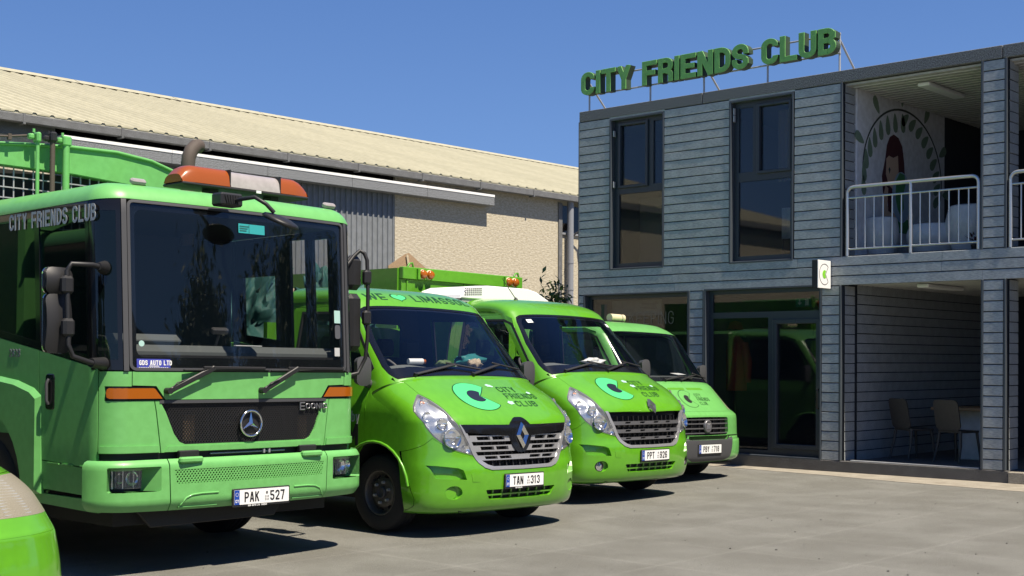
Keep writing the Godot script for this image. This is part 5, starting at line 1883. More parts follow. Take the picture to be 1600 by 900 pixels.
# ------------------------------------------------------------------ vans
# A van nose is a lofted surface: stations up the centre line (z, y, half width, corner depth, squareness), u = -1..1 across.
class Shell:
	var st := []

	func at(t: float) -> Array:
		var n := st.size()
		var i := clampi(floori(t), 0, n - 2)
		var f := clampf(t, 0.0, n - 1.0) - i
		var p0: Array = st[maxi(i - 1, 0)]
		var p1: Array = st[i]
		var p2: Array = st[i + 1]
		var p3: Array = st[mini(i + 2, n - 1)]
		var r := []
		for k in 6:
			r.append(0.5 * (2.0 * p1[k] + (p2[k] - p0[k]) * f + (2.0 * p0[k] - 5.0 * p1[k] + 4.0 * p2[k] - p3[k]) * f * f + (3.0 * p1[k] - p0[k] - 3.0 * p2[k] + p3[k]) * f * f * f))
		return r

	func us(u: float, v: float) -> Vector3:
		v = clampf(v, 0.0, st.size() - 1.0)
		var s := at(v)
		var k := minf(absf(u), 1.0)
		var x := 1.0 - pow(1.0 - k, 1.6)
		var d := 1.0 - pow(maxf(0.0, 1.0 - pow(x, s[5])), 1.0 / s[5])
		return Vector3(signf(u) * x * s[2], s[1] - d * s[4], s[0] - d * s[3])

	func u_of(x: float, v: float) -> float:
		var w: float = at(v)[2]
		return signf(x) * (1.0 - pow(maxf(0.0, 1.0 - minf(absf(x) / w, 1.0)), 1.0 / 1.6))

	# a polygon given in (metres across, station) turned into (u, station), long edges divided
	func uv(p: PackedVector2Array) -> PackedVector2Array:
		var r := PackedVector2Array()
		for i in p.size():
			var a := p[i]
			var b := p[(i + 1) % p.size()]
			var m := maxi(1, ceili(maxf(absf(b.x - a.x) / 0.12, absf(b.y - a.y) / 0.6)))
			for k in m:
				var q := a.lerp(b, float(k) / m)
				r.append(Vector2(u_of(q.x, q.y), q.y))
		return r

	func sf(x: float, v: float) -> Vector3:
		return us(u_of(x, v), v)


func gapped(p: PackedVector2Array, d: float) -> PackedVector2Array:      # d in units of u, stations count 0.15
	var q := PackedVector2Array()
	for a in p:
		q.append(Vector2(a.x, a.y * 0.15))
	var r := Geometry2D.offset_polygon(q, d)
	var o := PackedVector2Array()
	for a in (r[0] if r.size() else q):
		o.append(Vector2(a.x, a.y / 0.15))
	return o


func both(p: PackedVector2Array) -> Array:
	return [p, mirrored(p)]


func sym(half: Array) -> PackedVector2Array:      # right-hand half outline, bottom centre to top centre, completed by its mirror
	var p := pv(half)
	var q := mirrored(p)
	p.append_array(q)
	return p


# one van: nose panels, screen, sides, cab, wheels. o = options
func van_body(root: Node3D, sh: Shell, o: Dictionary) -> void:
	var mid := Vector3(0, 1.0, -2.0)
	var us := func(u: float, v: float) -> Vector3: return sh.us(u, v)
	var pn := func(called: String, m: Material, poly: PackedVector2Array, off := 0.0, rim := 0.02, holes := [], r: Node3D = root, du := 0.04, dv := 0.5) -> MeshInstance3D:
		var g := G.new()
		g.surf(us, poly, du, dv, off, rim, holes, mid)
		return part(g, called, m, r)
	var green: Material = o.paint
	var vt: float = sh.st.size() - 1.0
	var hood: PackedVector2Array = o.hood
	var bump: PackedVector2Array = o.bumper
	var ws: PackedVector2Array = o.screen
	var hls: Array = o.get("lamps", [])
	var cut: Array = o.get("cuts", [])          # holes in the bumper
	var grille: PackedVector2Array = o.grille
	# body shell: everything that is not hood, bumper, lamps, grille, screen
	var holes := [gapped(hood, 0.0035), gapped(bump, 0.0035), gapped(ws, 0.001), grille]
	holes.append_array(hls)
	pn.call("body_shell", green, rect(-1, 0, 1, vt), 0.0, 0.0, holes, root, 0.03, 0.4)
	pn.call("hood", green, hood, 0.0, 0.02)
	pn.call("bumper", green, bump, 0.0, 0.045, cut, root, 0.03, 0.35)
	pn.call("inner_shell", M.black, rect(-0.97, 1.0, 0.97, 10.8), -0.055, 0.0, cut + [grille] + hls)
	pn.call("lining", M.dash_dark, rect(-0.99, 11.0, 0.99, vt), -0.03, 0.0, [gapped(ws, -0.012)], root, 0.05, 0.5)
	# windscreen
	pn.call("windscreen", M.van_glass, gapped(ws, -0.004), -0.004, 0.0)
	pn.call("windscreen_seal", M.gloss_black, ws, -0.001, 0.01, [gapped(ws, -0.012)])
	pn.call("windscreen_border", M.gloss_black, gapped(ws, -0.006), -0.008, 0.0, [o.clear])
	# sides
	var xs := []
	for i in 70:
		var q := sh.us(1.0, vt * i / 69.0)
		xs.append(q)
	var xw := func(y: float) -> float:
		if y <= xs[0].y:
			return xs[0].x
		for i in range(1, xs.size()):
			if y <= xs[i].y:
				return lerpf(xs[i - 1].x, xs[i].x, (y - xs[i - 1].y) / maxf(1e-5, xs[i].y - xs[i - 1].y))
		return xs[xs.size() - 1].x
	var zr: float = o.get("cab_end", -2.35)
	var ax: float = o.axle
	for s in [-1, 1]:
		var side := func(z: float, y: float) -> Vector3: return Vector3(s * xw.call(y), y, z)
		var outline := PackedVector2Array()
		var ytop := 0.0
		for q in xs:
			if q.z > zr and q.y > 0.30 and (outline.is_empty() or q.y > outline[outline.size() - 1].y + 0.004 or q.z < outline[outline.size() - 1].x - 0.01):
				outline.append(Vector2(q.z, q.y))
				ytop = q.y
		outline.append(Vector2(zr, ytop))
		outline.append(Vector2(zr, 0.36))
		var wr: float = o.wheel_r + 0.105
		var arch := PackedVector2Array()
		for k in 17:
			var a := PI * (1.08 - 1.16 * k / 16.0)
			arch.append(Vector2(ax + cos(a) * wr, o.wheel_r + sin(a) * wr))
		arch.append(Vector2(ax + wr, 0.0))
		arch.append(Vector2(ax - wr, 0.0))
		arch.reverse()
		var win: PackedVector2Array = o.side_window
		var door: PackedVector2Array = pv([o.door_front, 1.36, o.door_front, 0.75, o.door_front - 0.12, 0.42, zr + 0.12, 0.42, zr + 0.12, ytop - 0.03, win[win.size() - 1].x, ytop - 0.03])
		door = o.get("door", door)
		var dh := Geometry2D.offset_polygon(door, 0.005)[0]
		var g := G.new()
		g.surf(side, outline, 0.12, 0.12, 0.0, 0.02, [arch, dh], Vector3(0, 1, -1.5))
		part(g, "side_panel", green, root)
		g = G.new()
		g.surf(side, door, 0.12, 0.12, 0.0, 0.02, [win], Vector3(0, 1, -1.5))
		var dr := part(g, "door", green, root)
		g = G.new()
		g.surf(side, outline, 0.2, 0.2, -0.035, 0.0, [arch, win], Vector3(0, 1, -1.5))
		part(g, "door_lining", M.dash_dark, dr)
		g = G.new()
		g.surf(side, win, 0.3, 0.3, -0.012, 0.0, [], Vector3(0, 1, -1.5))
		part(g, "window", M.van_glass, dr)
		g = G.new()
		g.surf(side, win, 0.12, 0.12, 0.002, 0.02, [Geometry2D.offset_polygon(win, -0.025)[0]], Vector3(0, 1, -1.5))
		part(g, "window_seal", M.black, dr)
		g = G.new()
		var arcp := []
		for k in range(1, 16):
			var a := PI * (1.0 - k / 16.0)
			arcp.append(side.call(ax + cos(a) * (wr + 0.012), o.wheel_r + sin(a) * (wr + 0.012)) + Vector3(0.002 * s, 0, 0))
		g.tube(arcp, 0.014, 6)
		part(g, "arch_edge", green, root)
		g = G.new()
		for k in 18:
			var a0 := PI * k / 18.0
			var a1 := PI * (k + 1) / 18.0
			var q0 := Vector3(0, o.wheel_r + sin(a0) * (wr + 0.02), ax + cos(a0) * (wr + 0.02))
			var q1 := Vector3(0, o.wheel_r + sin(a1) * (wr + 0.02), ax + cos(a1) * (wr + 0.02))
			var xo := Vector3(s * (o.track + 0.10), 0, 0)
			var xi := Vector3(s * (o.track - 0.30), 0, 0)
			g.facet(q0 + xo, q1 + xo, q1 + xi, q0 + xi, Vector3(0, 9, ax))
		part(g, "arch_liner", M.underbody, root)
		wheel(root, Vector3(s * o.track, o.wheel_r, ax), o.wheel_r, 0.22, s, o.wheel_r * 0.59, M.wheel_steel, 6, 8)
		# mirror
		if o.has("mirror") and s in o.get("mirror_sides", [-1, 1]):
			var mp: Vector3 = o.mirror
			g = G.new()
			g.tube([Vector3(s * (mp.x - 0.22), mp.y - 0.13, mp.z - 0.02), Vector3(s * (mp.x - 0.06), mp.y - 0.10, mp.z)], [0.05, 0.035], 10)
			var mm := part(g, "mirror_arm", M.plastic_grey, root)
			g = G.new()
			var cap := func(a: float, b: float) -> Vector3: return Vector3(a, b, 0.085 * (1.0 - 20.0 * a * a - 9.0 * b * b))
			g.surf(cap, rrect(-0.085, -0.135, 0.085, 0.135, 0.06), 0.03, 0.04, 0.0, 0.07, [], Vector3(0, 0, -5))
			part(g, "mirror_cap", M.plastic_grey, mm, Vector3(s * mp.x, mp.y, mp.z))
	# cab back wall with two windows, floor
	var back := PackedVector2Array()
	var yt: float = xs[xs.size() - 1].y
	back.append_array(pv([-xw.call(0.5), 0.4, xw.call(0.5), 0.4, xw.call(1.4), 1.4, xw.call(yt - 0.1), yt - 0.1, xw.call(yt) - 0.03, yt + 0.08, 0, yt + 0.20, -xw.call(yt) + 0.03, yt + 0.08, -xw.call(yt - 0.1), yt - 0.1, -xw.call(1.4), 1.4]))
	var bw: Array = o.get("back_windows", [rrect(-0.62, 1.55, -0.12, 1.98, 0.05), rrect(0.12, 1.55, 0.62, 1.98, 0.05)])
	var g := G.new()
	for p in simple([back], bw):
		g.slab(p, 0.03, Transform3D(Basis(), Vector3(0, 0, zr - 0.03)))
	part(g, "cab_back", M.dash_dark, root)
	for p in bw:
		g = G.new()
		g.slab(p, 0.004, Transform3D(Basis(), Vector3(0, 0, zr - 0.02)))
		part(g, "rear_window", M.van_glass, root)
	g = G.new()
	var us2 := func(a: float, b: float) -> Vector3: return Vector3(a, sh.us(0, vt).y - 0.10 * pow(absf(a) / 0.9, 3.0) , b)
	bxp(root, "cab_floor", M.dash_dark, Vector3(-0.92, 0.42, zr), Vector3(0.92, 0.46, -0.7))
	bxp(root, "underbody", M.underbody, Vector3(-0.78, 0.26, o.get("tail", -5.0)), Vector3(0.78, 0.52, -0.35))
	bxp(root, "undertray", M.underbody, Vector3(-0.72, 0.222, -0.50), Vector3(0.72, 0.245, -0.12))
	# dashboard, wheel, seats
	var zd: float = o.dash_z
	var yd: float = o.dash_y
	g = G.new()
	var dsf := func(a: float, b: float) -> Vector3: return Vector3(a, yd + 0.02 * cos(a * 2.0) - 0.05 * b * b * 3.0 + 0.05 * exp(-pow((a + 0.42) / 0.22, 2.0)) * smoothstep(0.1, 0.4, b), zd - b)
	g.surf(dsf, rrect(-0.88, 0.0, 0.88, 0.52, 0.08), 0.08, 0.08, 0.0, 0.25, [], Vector3(0, -9, 0))
	part(g, "dashboard", M.dash, root)
	g = G.new()
	var rim := []
	for i in 25:
		var a := TAU * i / 24.0
		rim.append(Vector3(-0.42 + cos(a) * 0.20, yd - 0.02 + sin(a) * 0.14, zd - 0.62 - sin(a) * 0.14))
	g.tube(rim, 0.017, 8, false)
	g.bar(Vector3(-0.60, yd - 0.02, zd - 0.62), Vector3(-0.24, yd - 0.02, zd - 0.62), 0.04, 0.03, 0.008)
	part(g, "steering_wheel", M.plastic_grey, root)
	for x in [-0.45, 0.30, 0.66]:
		g = G.new()
		g.box(Vector3(x, 0.95, zd - 1.15), Vector3(0.44, 0.16, 0.46), 0.05)
		g.box(Vector3(x, 1.30, zd - 1.36), Vector3(0.42, 0.66, 0.13), 0.05, Basis(Vector3.RIGHT, -0.15))
		g.box(Vector3(x, 1.73, zd - 1.42), Vector3(0.24, 0.18, 0.09), 0.035)
		part(g, "seat", M.seat_dark, root)
	# wipers
	for w in o.wipers:
		g = G.new()
		var p0: Vector3 = sh.sf(w[0], w[1]) + Vector3(0, 0.012, 0.012)
		var p1: Vector3 = sh.sf(w[2], w[3]) + Vector3(0, 0.02, 0.02)
		var p2: Vector3 = sh.sf(w[4], w[5]) + Vector3(0, 0.014, 0.014)
		g.bar(p0, p1, 0.026, 0.016, 0.004, Vector3(0, 1, 1))
		g.tube([p0 - Vector3(0, 0.02, 0.01), p0 + Vector3(0, 0.012, 0.006)], 0.02, 8)
		var wp := part(g, "wiper", M.plastic, root)
		g = G.new()
		g.bar(p1.lerp(p2, -0.35), p2, 0.018, 0.014, 0.003, Vector3(0, 1, 1))
		part(g, "wiper_blade", M.black, wp)


# the large sloping lamps of the two middle vans
func sloping_lamp(root: Node3D, sh: Shell, lens: PackedVector2Array, s: int, clear: bool) -> void:
	var mid := Vector3(0, 1.0, -2.0)
	var us := func(u: float, v: float) -> Vector3: return sh.us(u, v)
	var g := G.new()
	g.surf(us, lens, 0.03, 0.3, 0.0, 0.0, [], mid)
	var l := part(g, "headlight", M.lens_clear, root)
	g = G.new()
	g.surf(us, gapped(lens, 0.0005), 0.03, 0.3, 0.001, 0.05, [gapped(lens, -0.010)], mid)
	part(g, "lamp_edge", M.badge_grey, l)
	g = G.new()      # faceted bright housing
	var hs := func(u: float, v: float) -> Vector3: return sh.us(u, v) - Vector3(0.0, 0.0, 0.036 + 0.012 * sin(v * 3.6) + 0.004 * sin(u * 47.0))
	g.surf(hs, gapped(lens, 0.004), 0.028, 0.22, 0.0, 0.0, [], mid)
	part(g, "lamp_housing", M.lamp_bowl, l)
	var spots := [[0.905, 8.80, 0.040, M.amber_bulb], [0.958, 8.05, 0.042, null], [0.872, 7.15, 0.052, null], [0.805, 6.20, 0.082, null], [0.66, 5.55, 0.036, null]]
	for b in spots:
		var q: Vector3 = sh.sf(b[0] * s, b[1])
		var ax := Vector3(0.30 * s, 0.22, 1.0).normalized()
		var bx := Vector3.UP.cross(ax).normalized()
		var xf := Transform3D(Basis(bx, ax, bx.cross(ax)), q - ax * 0.036)
		g = G.new()
		var r: float = b[2]
		g.lathe([Vector2(0.0, 0.0), Vector2(r * 0.45, 0.004), Vector2(r * 0.8, r * 0.25), Vector2(r, r * 0.55), Vector2(r * 1.06, r * 0.56), Vector2(r * 1.08, r * 0.4)], 24, xf)
		var rf := part(g, "reflector", M.reflector, l)
		g = G.new()
		g.lathe([Vector2(0.0, r * 0.52), Vector2(r * 0.22, r * 0.46), Vector2(r * 0.32, r * 0.25), Vector2(r * 0.3, 0.0)], 14, xf)
		part(g, "bulb", b[3] if b[3] else M.lens_clear, rf)
		if r > 0.05:
			g = G.new()
			g.bar(q - ax * (0.036 - r * 0.45) - bx * r * 0.95, q - ax * (0.036 - r * 0.45) + bx * r * 0.95, 0.010, 0.006)
			part(g, "shade_bar", M.badge_grey, rf)


func hood_print(root: Node3D, sh: Shell, cx: float, cv: float, r: float, vs: float, texts: Array, fill: Material, line: Material, pupil: Material, skew := 0.0) -> void:
	# vs: stations per metre along the hood
	var mid := Vector3(0, 1.0, -2.0)
	var us := func(u: float, v: float) -> Vector3: return sh.us(u, v)
	var onto := func(p: PackedVector2Array) -> PackedVector2Array:
		var q := PackedVector2Array()
		for a in p:
			q.append(Vector2(cx + a.x, cv + a.y * vs))
		return sh.uv(q)
	var ring := wedge_disc(r, 0.10 * r, deg_to_rad(42), 0.0)
	var g := G.new()
	for q in Geometry2D.offset_polygon(ring, 0.010):
		g.surf(us, onto.call(q), 0.03, 0.3, 0.0012, 0.0, [], mid)
	var e := part(g, "round_emblem", line, root)
	if fill:
		g = G.new()
		g.surf(us, onto.call(ring), 0.03, 0.3, 0.0024, 0.0, [], mid)
		part(g, "emblem_fill", fill, e)
	g = G.new()
	g.surf(us, onto.call(wedge_disc(r * 0.42, 0.09 * r, deg_to_rad(42), -0.06 * r)), 0.03, 0.3, 0.0036, 0.0, [], mid)
	part(g, "emblem_pupil", pupil, e)
	g = G.new()
	for t in texts:      # words, x, station of the baseline, height, width to fill
		var w: float = text_length(t[0], 1.0, 0.62, 0.15, 0.16)
		for p in text(t[0], 1.0, 0.62, 0.15, 0.16):
			var q := PackedVector2Array()
			for a in p:
				q.append(Vector2(t[1] + a.x * t[4] / w, t[2] + a.y * t[3] * vs))
			g.surf(us, sh.uv(q), 0.05, 0.4, 0.0012, 0.0, [], mid)
	part(g, "hood_lettering", line, root)


func vans() -> void:
	var nose := [[-0.16, 0.2, 0.97, 0.42, 0, 3], [-0.06, 0.23, 1.02, 0.46, 0, 3], [-0.015, 0.34, 1.045, 0.5, 0, 3], [0, 0.48, 1.05, 0.54, 0, 3], [-0.005, 0.6, 1.05, 0.55, 0, 3.1], [-0.03, 0.7, 1.05, 0.55, 0, 3.1], [-0.04, 0.85, 1.05, 0.55, 0, 3.1], [-0.06, 1, 1.05, 0.52, 0.02, 3.1], [-0.12, 1.09, 1.05, 0.46, 0.06, 3.1], [-0.33, 1.26, 1.05, 0.4, 0.13, 3.2], [-0.6, 1.41, 1.03, 0.36, 0.16, 3.2], [-0.66, 1.455, 1.01, 0.33, 0.14, 3.3], [-1, 1.79, 0.955, 0.26, 0.08, 3.4], [-1.33, 2.12, 0.9, 0.2, 0.08, 3.6], [-1.42, 2.2, 0.89, 0.17, 0.1, 3.6], [-1.56, 2.265, 0.88, 0.13, 0.14, 3.6], [-1.8, 2.31, 0.88, 0.06, 0.17, 3.6], [-2.36, 2.33, 0.9, 0, 0.19, 3.6]]
	var sh := Shell.new()
	sh.st = nose
	var mid := Vector3(0, 1.0, -2.0)
	var us := func(u: float, v: float) -> Vector3: return sh.us(u, v)
	var lamp := sh.uv(pv([0.572, 5.21, 0.609, 5.22, 0.697, 5.36, 0.77, 5.49, 0.83, 5.66, 0.877, 5.86, 0.919, 6.11, 0.947, 6.30, 0.972, 6.60, 0.99, 6.88, 1.006, 7.7, 1.013, 8.13, 1.014, 8.47, 0.997, 8.73, 0.956, 9.0, 0.915, 9.2, 0.889, 9.26, 0.873, 9.11, 0.848, 8.89, 0.823, 8.65, 0.799, 8.38, 0.787, 8.08, 0.772, 7.52, 0.736, 6.91, 0.691, 6.49, 0.65, 6.09, 0.608, 5.6]))
	var lamps := both(lamp)
	var hood := sh.uv(sym([0.0, 6.99, 0.14, 6.99, 0.722, 6.98, 0.764, 7.52, 0.779, 8.09, 0.791, 8.40, 0.815, 8.68, 0.840, 8.92, 0.865, 9.14, 0.880, 9.30, 0.873, 9.9, 0.900, 10.78, 0.6, 10.84, 0.0, 10.85]))
	var grille := sh.uv(sym([0.0, 3.97, 0.40, 4.03, 0.48, 4.22, 0.54, 4.66, 0.596, 5.30, 0.640, 5.98, 0.682, 6.46, 0.72, 7.02, 0.14, 6.93, 0.0, 6.93]))
	var bumper := sh.uv(sym([0.0, 0.02, 0.94, 0.02, 1.02, 1.0, 1.0445, 2.5, 1.0495, 3.5, 1.0498, 5.38, 0.953, 6.20, 0.925, 6.04, 0.88, 5.79, 0.833, 5.59, 0.772, 5.42, 0.698, 5.29, 0.61, 5.15, 0.578, 5.08, 0.545, 4.58, 0.486, 4.13, 0.405, 3.94, 0.0, 3.90]))
	var ws := sh.uv(sym([0.0, 10.93, 0.60, 10.91, 0.905, 10.93, 0.945, 11.2, 0.953, 11.40, 0.928, 12.02, 0.868, 12.70, 0.845, 12.86, 0.79, 12.94, 0.0, 12.98]))
	var clear := sh.uv(sym([0.0, 11.30, 0.60, 11.28, 0.90, 11.32, 0.908, 11.42, 0.882, 12.02, 0.826, 12.64, 0.78, 12.80, 0.0, 12.84]))
	var low := sh.uv(sym([0.0, 1.84, 0.405, 1.86, 0.43, 1.95, 0.475, 2.50, 0.46, 2.53, 0.0, 2.53]))
	var slot := sh.uv(pv([0.690, 3.26, 0.948, 3.36, 0.963, 3.7, 0.980, 4.1, 1.0, 4.42, 0.94, 4.40, 0.77, 4.18, 0.725, 4.0, 0.708, 3.7]))
	var fog := sh.uv(oval(Vector2(0.805, 2.42), 0.077, 0.43, 20))
	var side_window := pv([-0.99, 1.50, -1.36, 1.99, -1.50, 2.04, -2.16, 2.05, -2.18, 1.42, -1.08, 1.40])
	for k in 2:
		var root := thing("panel_van", ["bright green van with WE LIMASSOL on its roof edge, parked right beside the truck", "bright green van with a white roof unit and a high green tipper box"][k], "van", [Vector3(9.13, 0.0, -8.15), Vector3(12.19, 0.02, -8.90)][k])
		root.rotation.z = [-0.0175, -0.014][k]
		var cuts := [low, slot, mirrored(slot), fog, mirrored(fog)]
		van_body(root, sh, {"paint": M.van_green, "hood": hood, "bumper": bumper, "screen": ws, "clear": clear, "lamps": lamps, "grille": grille, "cuts": cuts, "axle": -0.90, "wheel_r": 0.355, "track": 0.875, "side_window": side_window, "door_front": -1.03, "dash_z": -0.84, "dash_y": 1.50, "mirror": Vector3(1.14, 1.47, -1.02), "mirror_sides": [-1, 1] if k == 0 else [1], "door": pv([-1.02, 1.36, -1.06, 0.80, -1.36, 0.42, -2.27, 0.42, -2.27, 2.09, -1.50, 2.09, -1.38, 2.05]), "wipers": [[-0.74, 11.0, -0.20, 11.28, 0.12, 11.16], [-0.02, 10.97, 0.44, 11.32, 0.76, 11.25]], "tail": -5.6})
		for s in [-1, 1]:
			sloping_lamp(root, sh, lamp if s > 0 else mirrored(lamp), s, k == 0)
			# slot and fog recesses
			var sl := slot if s > 0 else mirrored(slot)
			var fo := fog if s > 0 else mirrored(fog)
			var g := G.new()
			g.surf(us, sl, 0.04, 0.4, -0.044, 0.0, [], mid)
			part(g, "bumper_slot", M.van_green if k == 0 else M.van_green, root)
			g = G.new()
			g.surf(us, fo, 0.03, 0.3, -0.034, 0.0, [], mid)
			var fr := part(g, "fog_recess", M.van_green, root)
			var q: Vector3 = sh.sf(0.825 * s, 2.42)
			var ax := Vector3(0.25 * s, 0, 1).normalized()
			var xf := Transform3D(Basis(Vector3.UP.cross(ax), ax, Vector3.DOWN).orthonormalized(), q - ax * 0.040)
			g = G.new()
			g.lathe([Vector2(0.062, 0.0), Vector2(0.062, 0.018), Vector2(0.055, 0.022), Vector2(0.0, 0.022)] if k == 0 else [Vector2(0.056, 0.0), Vector2(0.056, 0.026), Vector2(0.048, 0.028), Vector2(0.042, 0.012), Vector2(0.0, 0.008)], 24, xf)
			part(g, "fog_cover" if k == 0 else "fog_lamp", M.van_green if k == 0 else M.plastic, fr)
			if k == 1:
				g = G.new()
				g.lathe([Vector2(0.044, 0.018), Vector2(0.0, 0.024)], 24, xf)
				part(g, "fog_lens", M.reflector, fr)
		# grille pit, chrome frame
		var g := G.new()
		g.surf(us, gapped(grille, 0.006), 0.05, 0.5, -0.075, 0.0, [], mid)
		part(g, "grille_pit", M.black, root)
		g = G.new()
		var edge := sh.uv(sym([0.0, 3.90, 0.41, 3.94, 0.492, 4.15, 0.555, 4.62, 0.612, 5.28, 0.655, 5.95, 0.697, 6.44, 0.735, 7.05, 0.715, 7.05, 0.0, 7.02]))
		var inner := sh.uv(sym([0.0, 4.20, 0.385, 4.24, 0.452, 4.42, 0.520, 4.84, 0.580, 5.42, 0.622, 6.02, 0.664, 6.50, 0.705, 7.2, 0.0, 7.2]))
		g.surf(us, edge, 0.03, 0.25, 0.006, 0.03, [inner], mid)
		part(g, "grille_frame", M.silver, root)
		for i in 13:
			var x := -0.54 + i * 0.09
			g = G.new()
			for j in 5:
				g.bar(sh.sf(x, 4.1 + j * 0.5) - Vector3(0, 0, 0.045), sh.sf(x, 4.6 + j * 0.5) - Vector3(0, 0, 0.045), 0.012, 0.03, 0.0, Vector3.BACK)
			part(g, "grille_fin", M.plastic, root)
		for i in 3:
			var v: float = [6.16, 5.58, 5.00][i]
			var w: float = [0.625, 0.585, 0.535][i]
			g = G.new()
			var strip: PackedVector2Array
			var wins := []
			if k == 0:
				strip = sh.uv(pv([-w, v - 0.17, w, v - 0.17, w + 0.012, v + 0.19, -w - 0.012, v + 0.19]))
				for s in [-1, 1]:
					var inn: float = [0.20, 0.15, 0.115][i]
					for j in 2:
						var x0: float = lerpf(inn, w - 0.055, j * 0.5 + 0.02)
						var x1: float = lerpf(inn, w - 0.055, j * 0.5 + 0.44)
						var hole := sh.uv(pv([x0, v - 0.075, x1, v - 0.075, x1 + 0.012, v + 0.125, x0 + 0.012, v + 0.125]))
						wins.append(hole if s > 0 else mirrored(hole))
			else:
				strip = sh.uv(pv([-w, v - 0.16, w, v - 0.16, w + 0.012, v + 0.10, -w - 0.012, v + 0.10]))
				for x in [-0.40, -0.14, 0.12, 0.36]:
					wins.append(sh.uv(pv([x - 0.05, v - 0.06, x + 0.04, v - 0.06, x + 0.05, v + 0.06, x - 0.04, v + 0.06])))
			g.surf(us, strip, 0.03, 0.16, -0.004, 0.03, wins, mid)
			part(g, "grille_bar", M.silver if k == 0 else M.badge_grey, root)
		# lower grille
		g = G.new()
		g.surf(us, gapped(low, 0.004), 0.05, 0.5, -0.05, 0.0, [], mid)
		part(g, "lower_pit", M.black, root)
		g = G.new()
		g.surf(us, sh.uv(rect(-0.47, 2.12, 0.47, 2.22)), 0.05, 0.3, -0.015, 0.02, [], mid)
		for i in 7:
			var x := -0.36 + i * 0.12
			g.surf(us, sh.uv(rect(x - 0.008, 1.8, x + 0.008, 2.55)), 0.05, 0.3, -0.032, 0.015, [], mid)
		part(g, "lower_bar", M.van_green, root)
		# small square cover of the towing eye
		g = G.new()
		var cover := sh.uv(pv([-0.63, 3.10, -0.555, 3.08, -0.57, 3.62, -0.645, 3.66]))
		g.surf(us, cover, 0.05, 0.5, 0.0025, 0.004, [], mid)
		part(g, "towing_cover", M.van_green, root)
		var pz := sh.sf(0.0, 3.05)
		number_plate(root, Transform3D(Basis(Vector3.RIGHT, 0.0), Vector3(0.005 if k == 0 else 0.03, 0.487 if k == 0 else 0.502, 0.006)), ["TAN", "PPT"][k], ["313", "926"][k], 0.52, 0.112, "CAR DEALER" if k == 0 else "")
		# diamond badge
		var bc := sh.sf(0.012, 6.30) if k == 0 else sh.sf(0.055, 7.55)
		if k == 0:
			g = G.new()
			var bar_p := sh.uv(sym([0.0, 5.30, 0.06, 5.36, 0.115, 5.75, 0.15, 6.28, 0.45, 6.42, 0.676, 6.50, 0.722, 7.04, 0.145, 6.96, 0.072, 7.62, 0.045, 7.72, 0.0, 7.73]))
			g.surf(us, bar_p, 0.03, 0.25, 0.008, 0.03, [], mid)
			part(g, "badge_panel", M.gloss_black, root)
		var sc: float = 1.0 if k == 0 else 0.82
		var up: Vector3 = (sh.sf(0, 7.0) - sh.sf(0, 6.2)).normalized() if k == 0 else (sh.sf(0, 7.9) - sh.sf(0, 7.3)).normalized()
		var fw := Vector3.RIGHT.cross(up).normalized()
		var bx := Transform3D(Basis(Vector3.RIGHT, up, fw), bc + fw * 0.014)
		var pts := [Vector3(0, 0.125, 0), Vector3(0.078, 0, 0), Vector3(0, -0.125, 0), Vector3(-0.078, 0, 0)]
		g = G.new()
		for i in 4:
			var a: Vector3 = pts[i] * sc
			var b: Vector3 = pts[(i + 1) % 4] * sc
			var mz := Vector3(0, 0, 0.030)
			g.facet(bx * a, bx * b, bx * (b * 0.74 + mz), bx * (a * 0.74 + mz), bx * Vector3(0, 0, -1))
			g.facet(bx * (a * 0.74 + mz), bx * (b * 0.74 + mz), bx * (b * 0.44), bx * (a * 0.44), bx * ((a + b) * 0.9))
		part(g, "diamond_badge", M.chrome if k == 0 else M.badge_grey, root)
		# prints on the hood
		hood_print(root, sh, -0.285, 8.98, 0.252, 2.80, [["CITY", 0.085, 9.20, 0.10, 0.25], ["FRIENDS", 0.085, 8.84, 0.10, 0.46], ["CLUB", 0.135 if k == 0 else 0.10, 8.44, 0.10, 0.31]], M.logo_mint, M.ink_green, M.logo_dark)
		g = G.new()      # bird droppings and small cloud stickers by the lettering
		for q in ([[0.02, 9.55, 0.045], [0.045, 9.50, 0.03], [0.075, 8.62, 0.05], [0.48, 9.16, 0.035]] if k == 0 else [[0.03, 9.42, 0.05], [0.08, 9.12, 0.05], [0.46, 9.14, 0.035]]):
			var bl := PackedVector2Array()
			for i in 14:
				var a := TAU * i / 14.0
				var rr: float = q[2] * (0.6 + 0.4 * absf(sin(a * 2.5 + q[0] * 40.0)))
				bl.append(Vector2(q[0] + cos(a) * rr, q[1] + sin(a) * rr * 2.0))
			g.surf(us, sh.uv(bl), 0.05, 0.4, 0.003, 0.0, [], mid)
		part(g, "cloud_sticker", M.sticker_pale, root)
		if k == 0:
			g = G.new()
			var tw := text_length("LIMASSOL", 1.0, 0.6, 0.16, 0.14)
			for t in [["WE", -0.71, 0.25], ["LIMASSOL", -0.10, 0.80]]:
				var l := text_length(t[0], 1.0, 0.6, 0.16, 0.14)
				for p in text(t[0], 1.0, 0.6, 0.16, 0.14):
					var q := PackedVector2Array()
					for a in p:
						q.append(Vector2(t[1] + a.x * t[2] / l, 13.42 + a.y * 1.15))
					g.surf(us, sh.uv(q), 0.05, 0.3, 0.0012, 0.0, [], mid)
			var heart := PackedVector2Array()
			for i in 40:
				var a := TAU * i / 40.0
				heart.append(Vector2(-0.285 + 0.105 * pow(sin(a), 3.0), 14.0 + (0.81 * cos(a) - 0.31 * cos(2 * a) - 0.12 * cos(3 * a) - 0.06 * cos(4 * a)) * 0.72))
			g.surf(us, sh.uv(heart), 0.05, 0.3, 0.0012, 0.0, [], mid)
			var rl := part(g, "roof_lettering", M.ink_green, root)
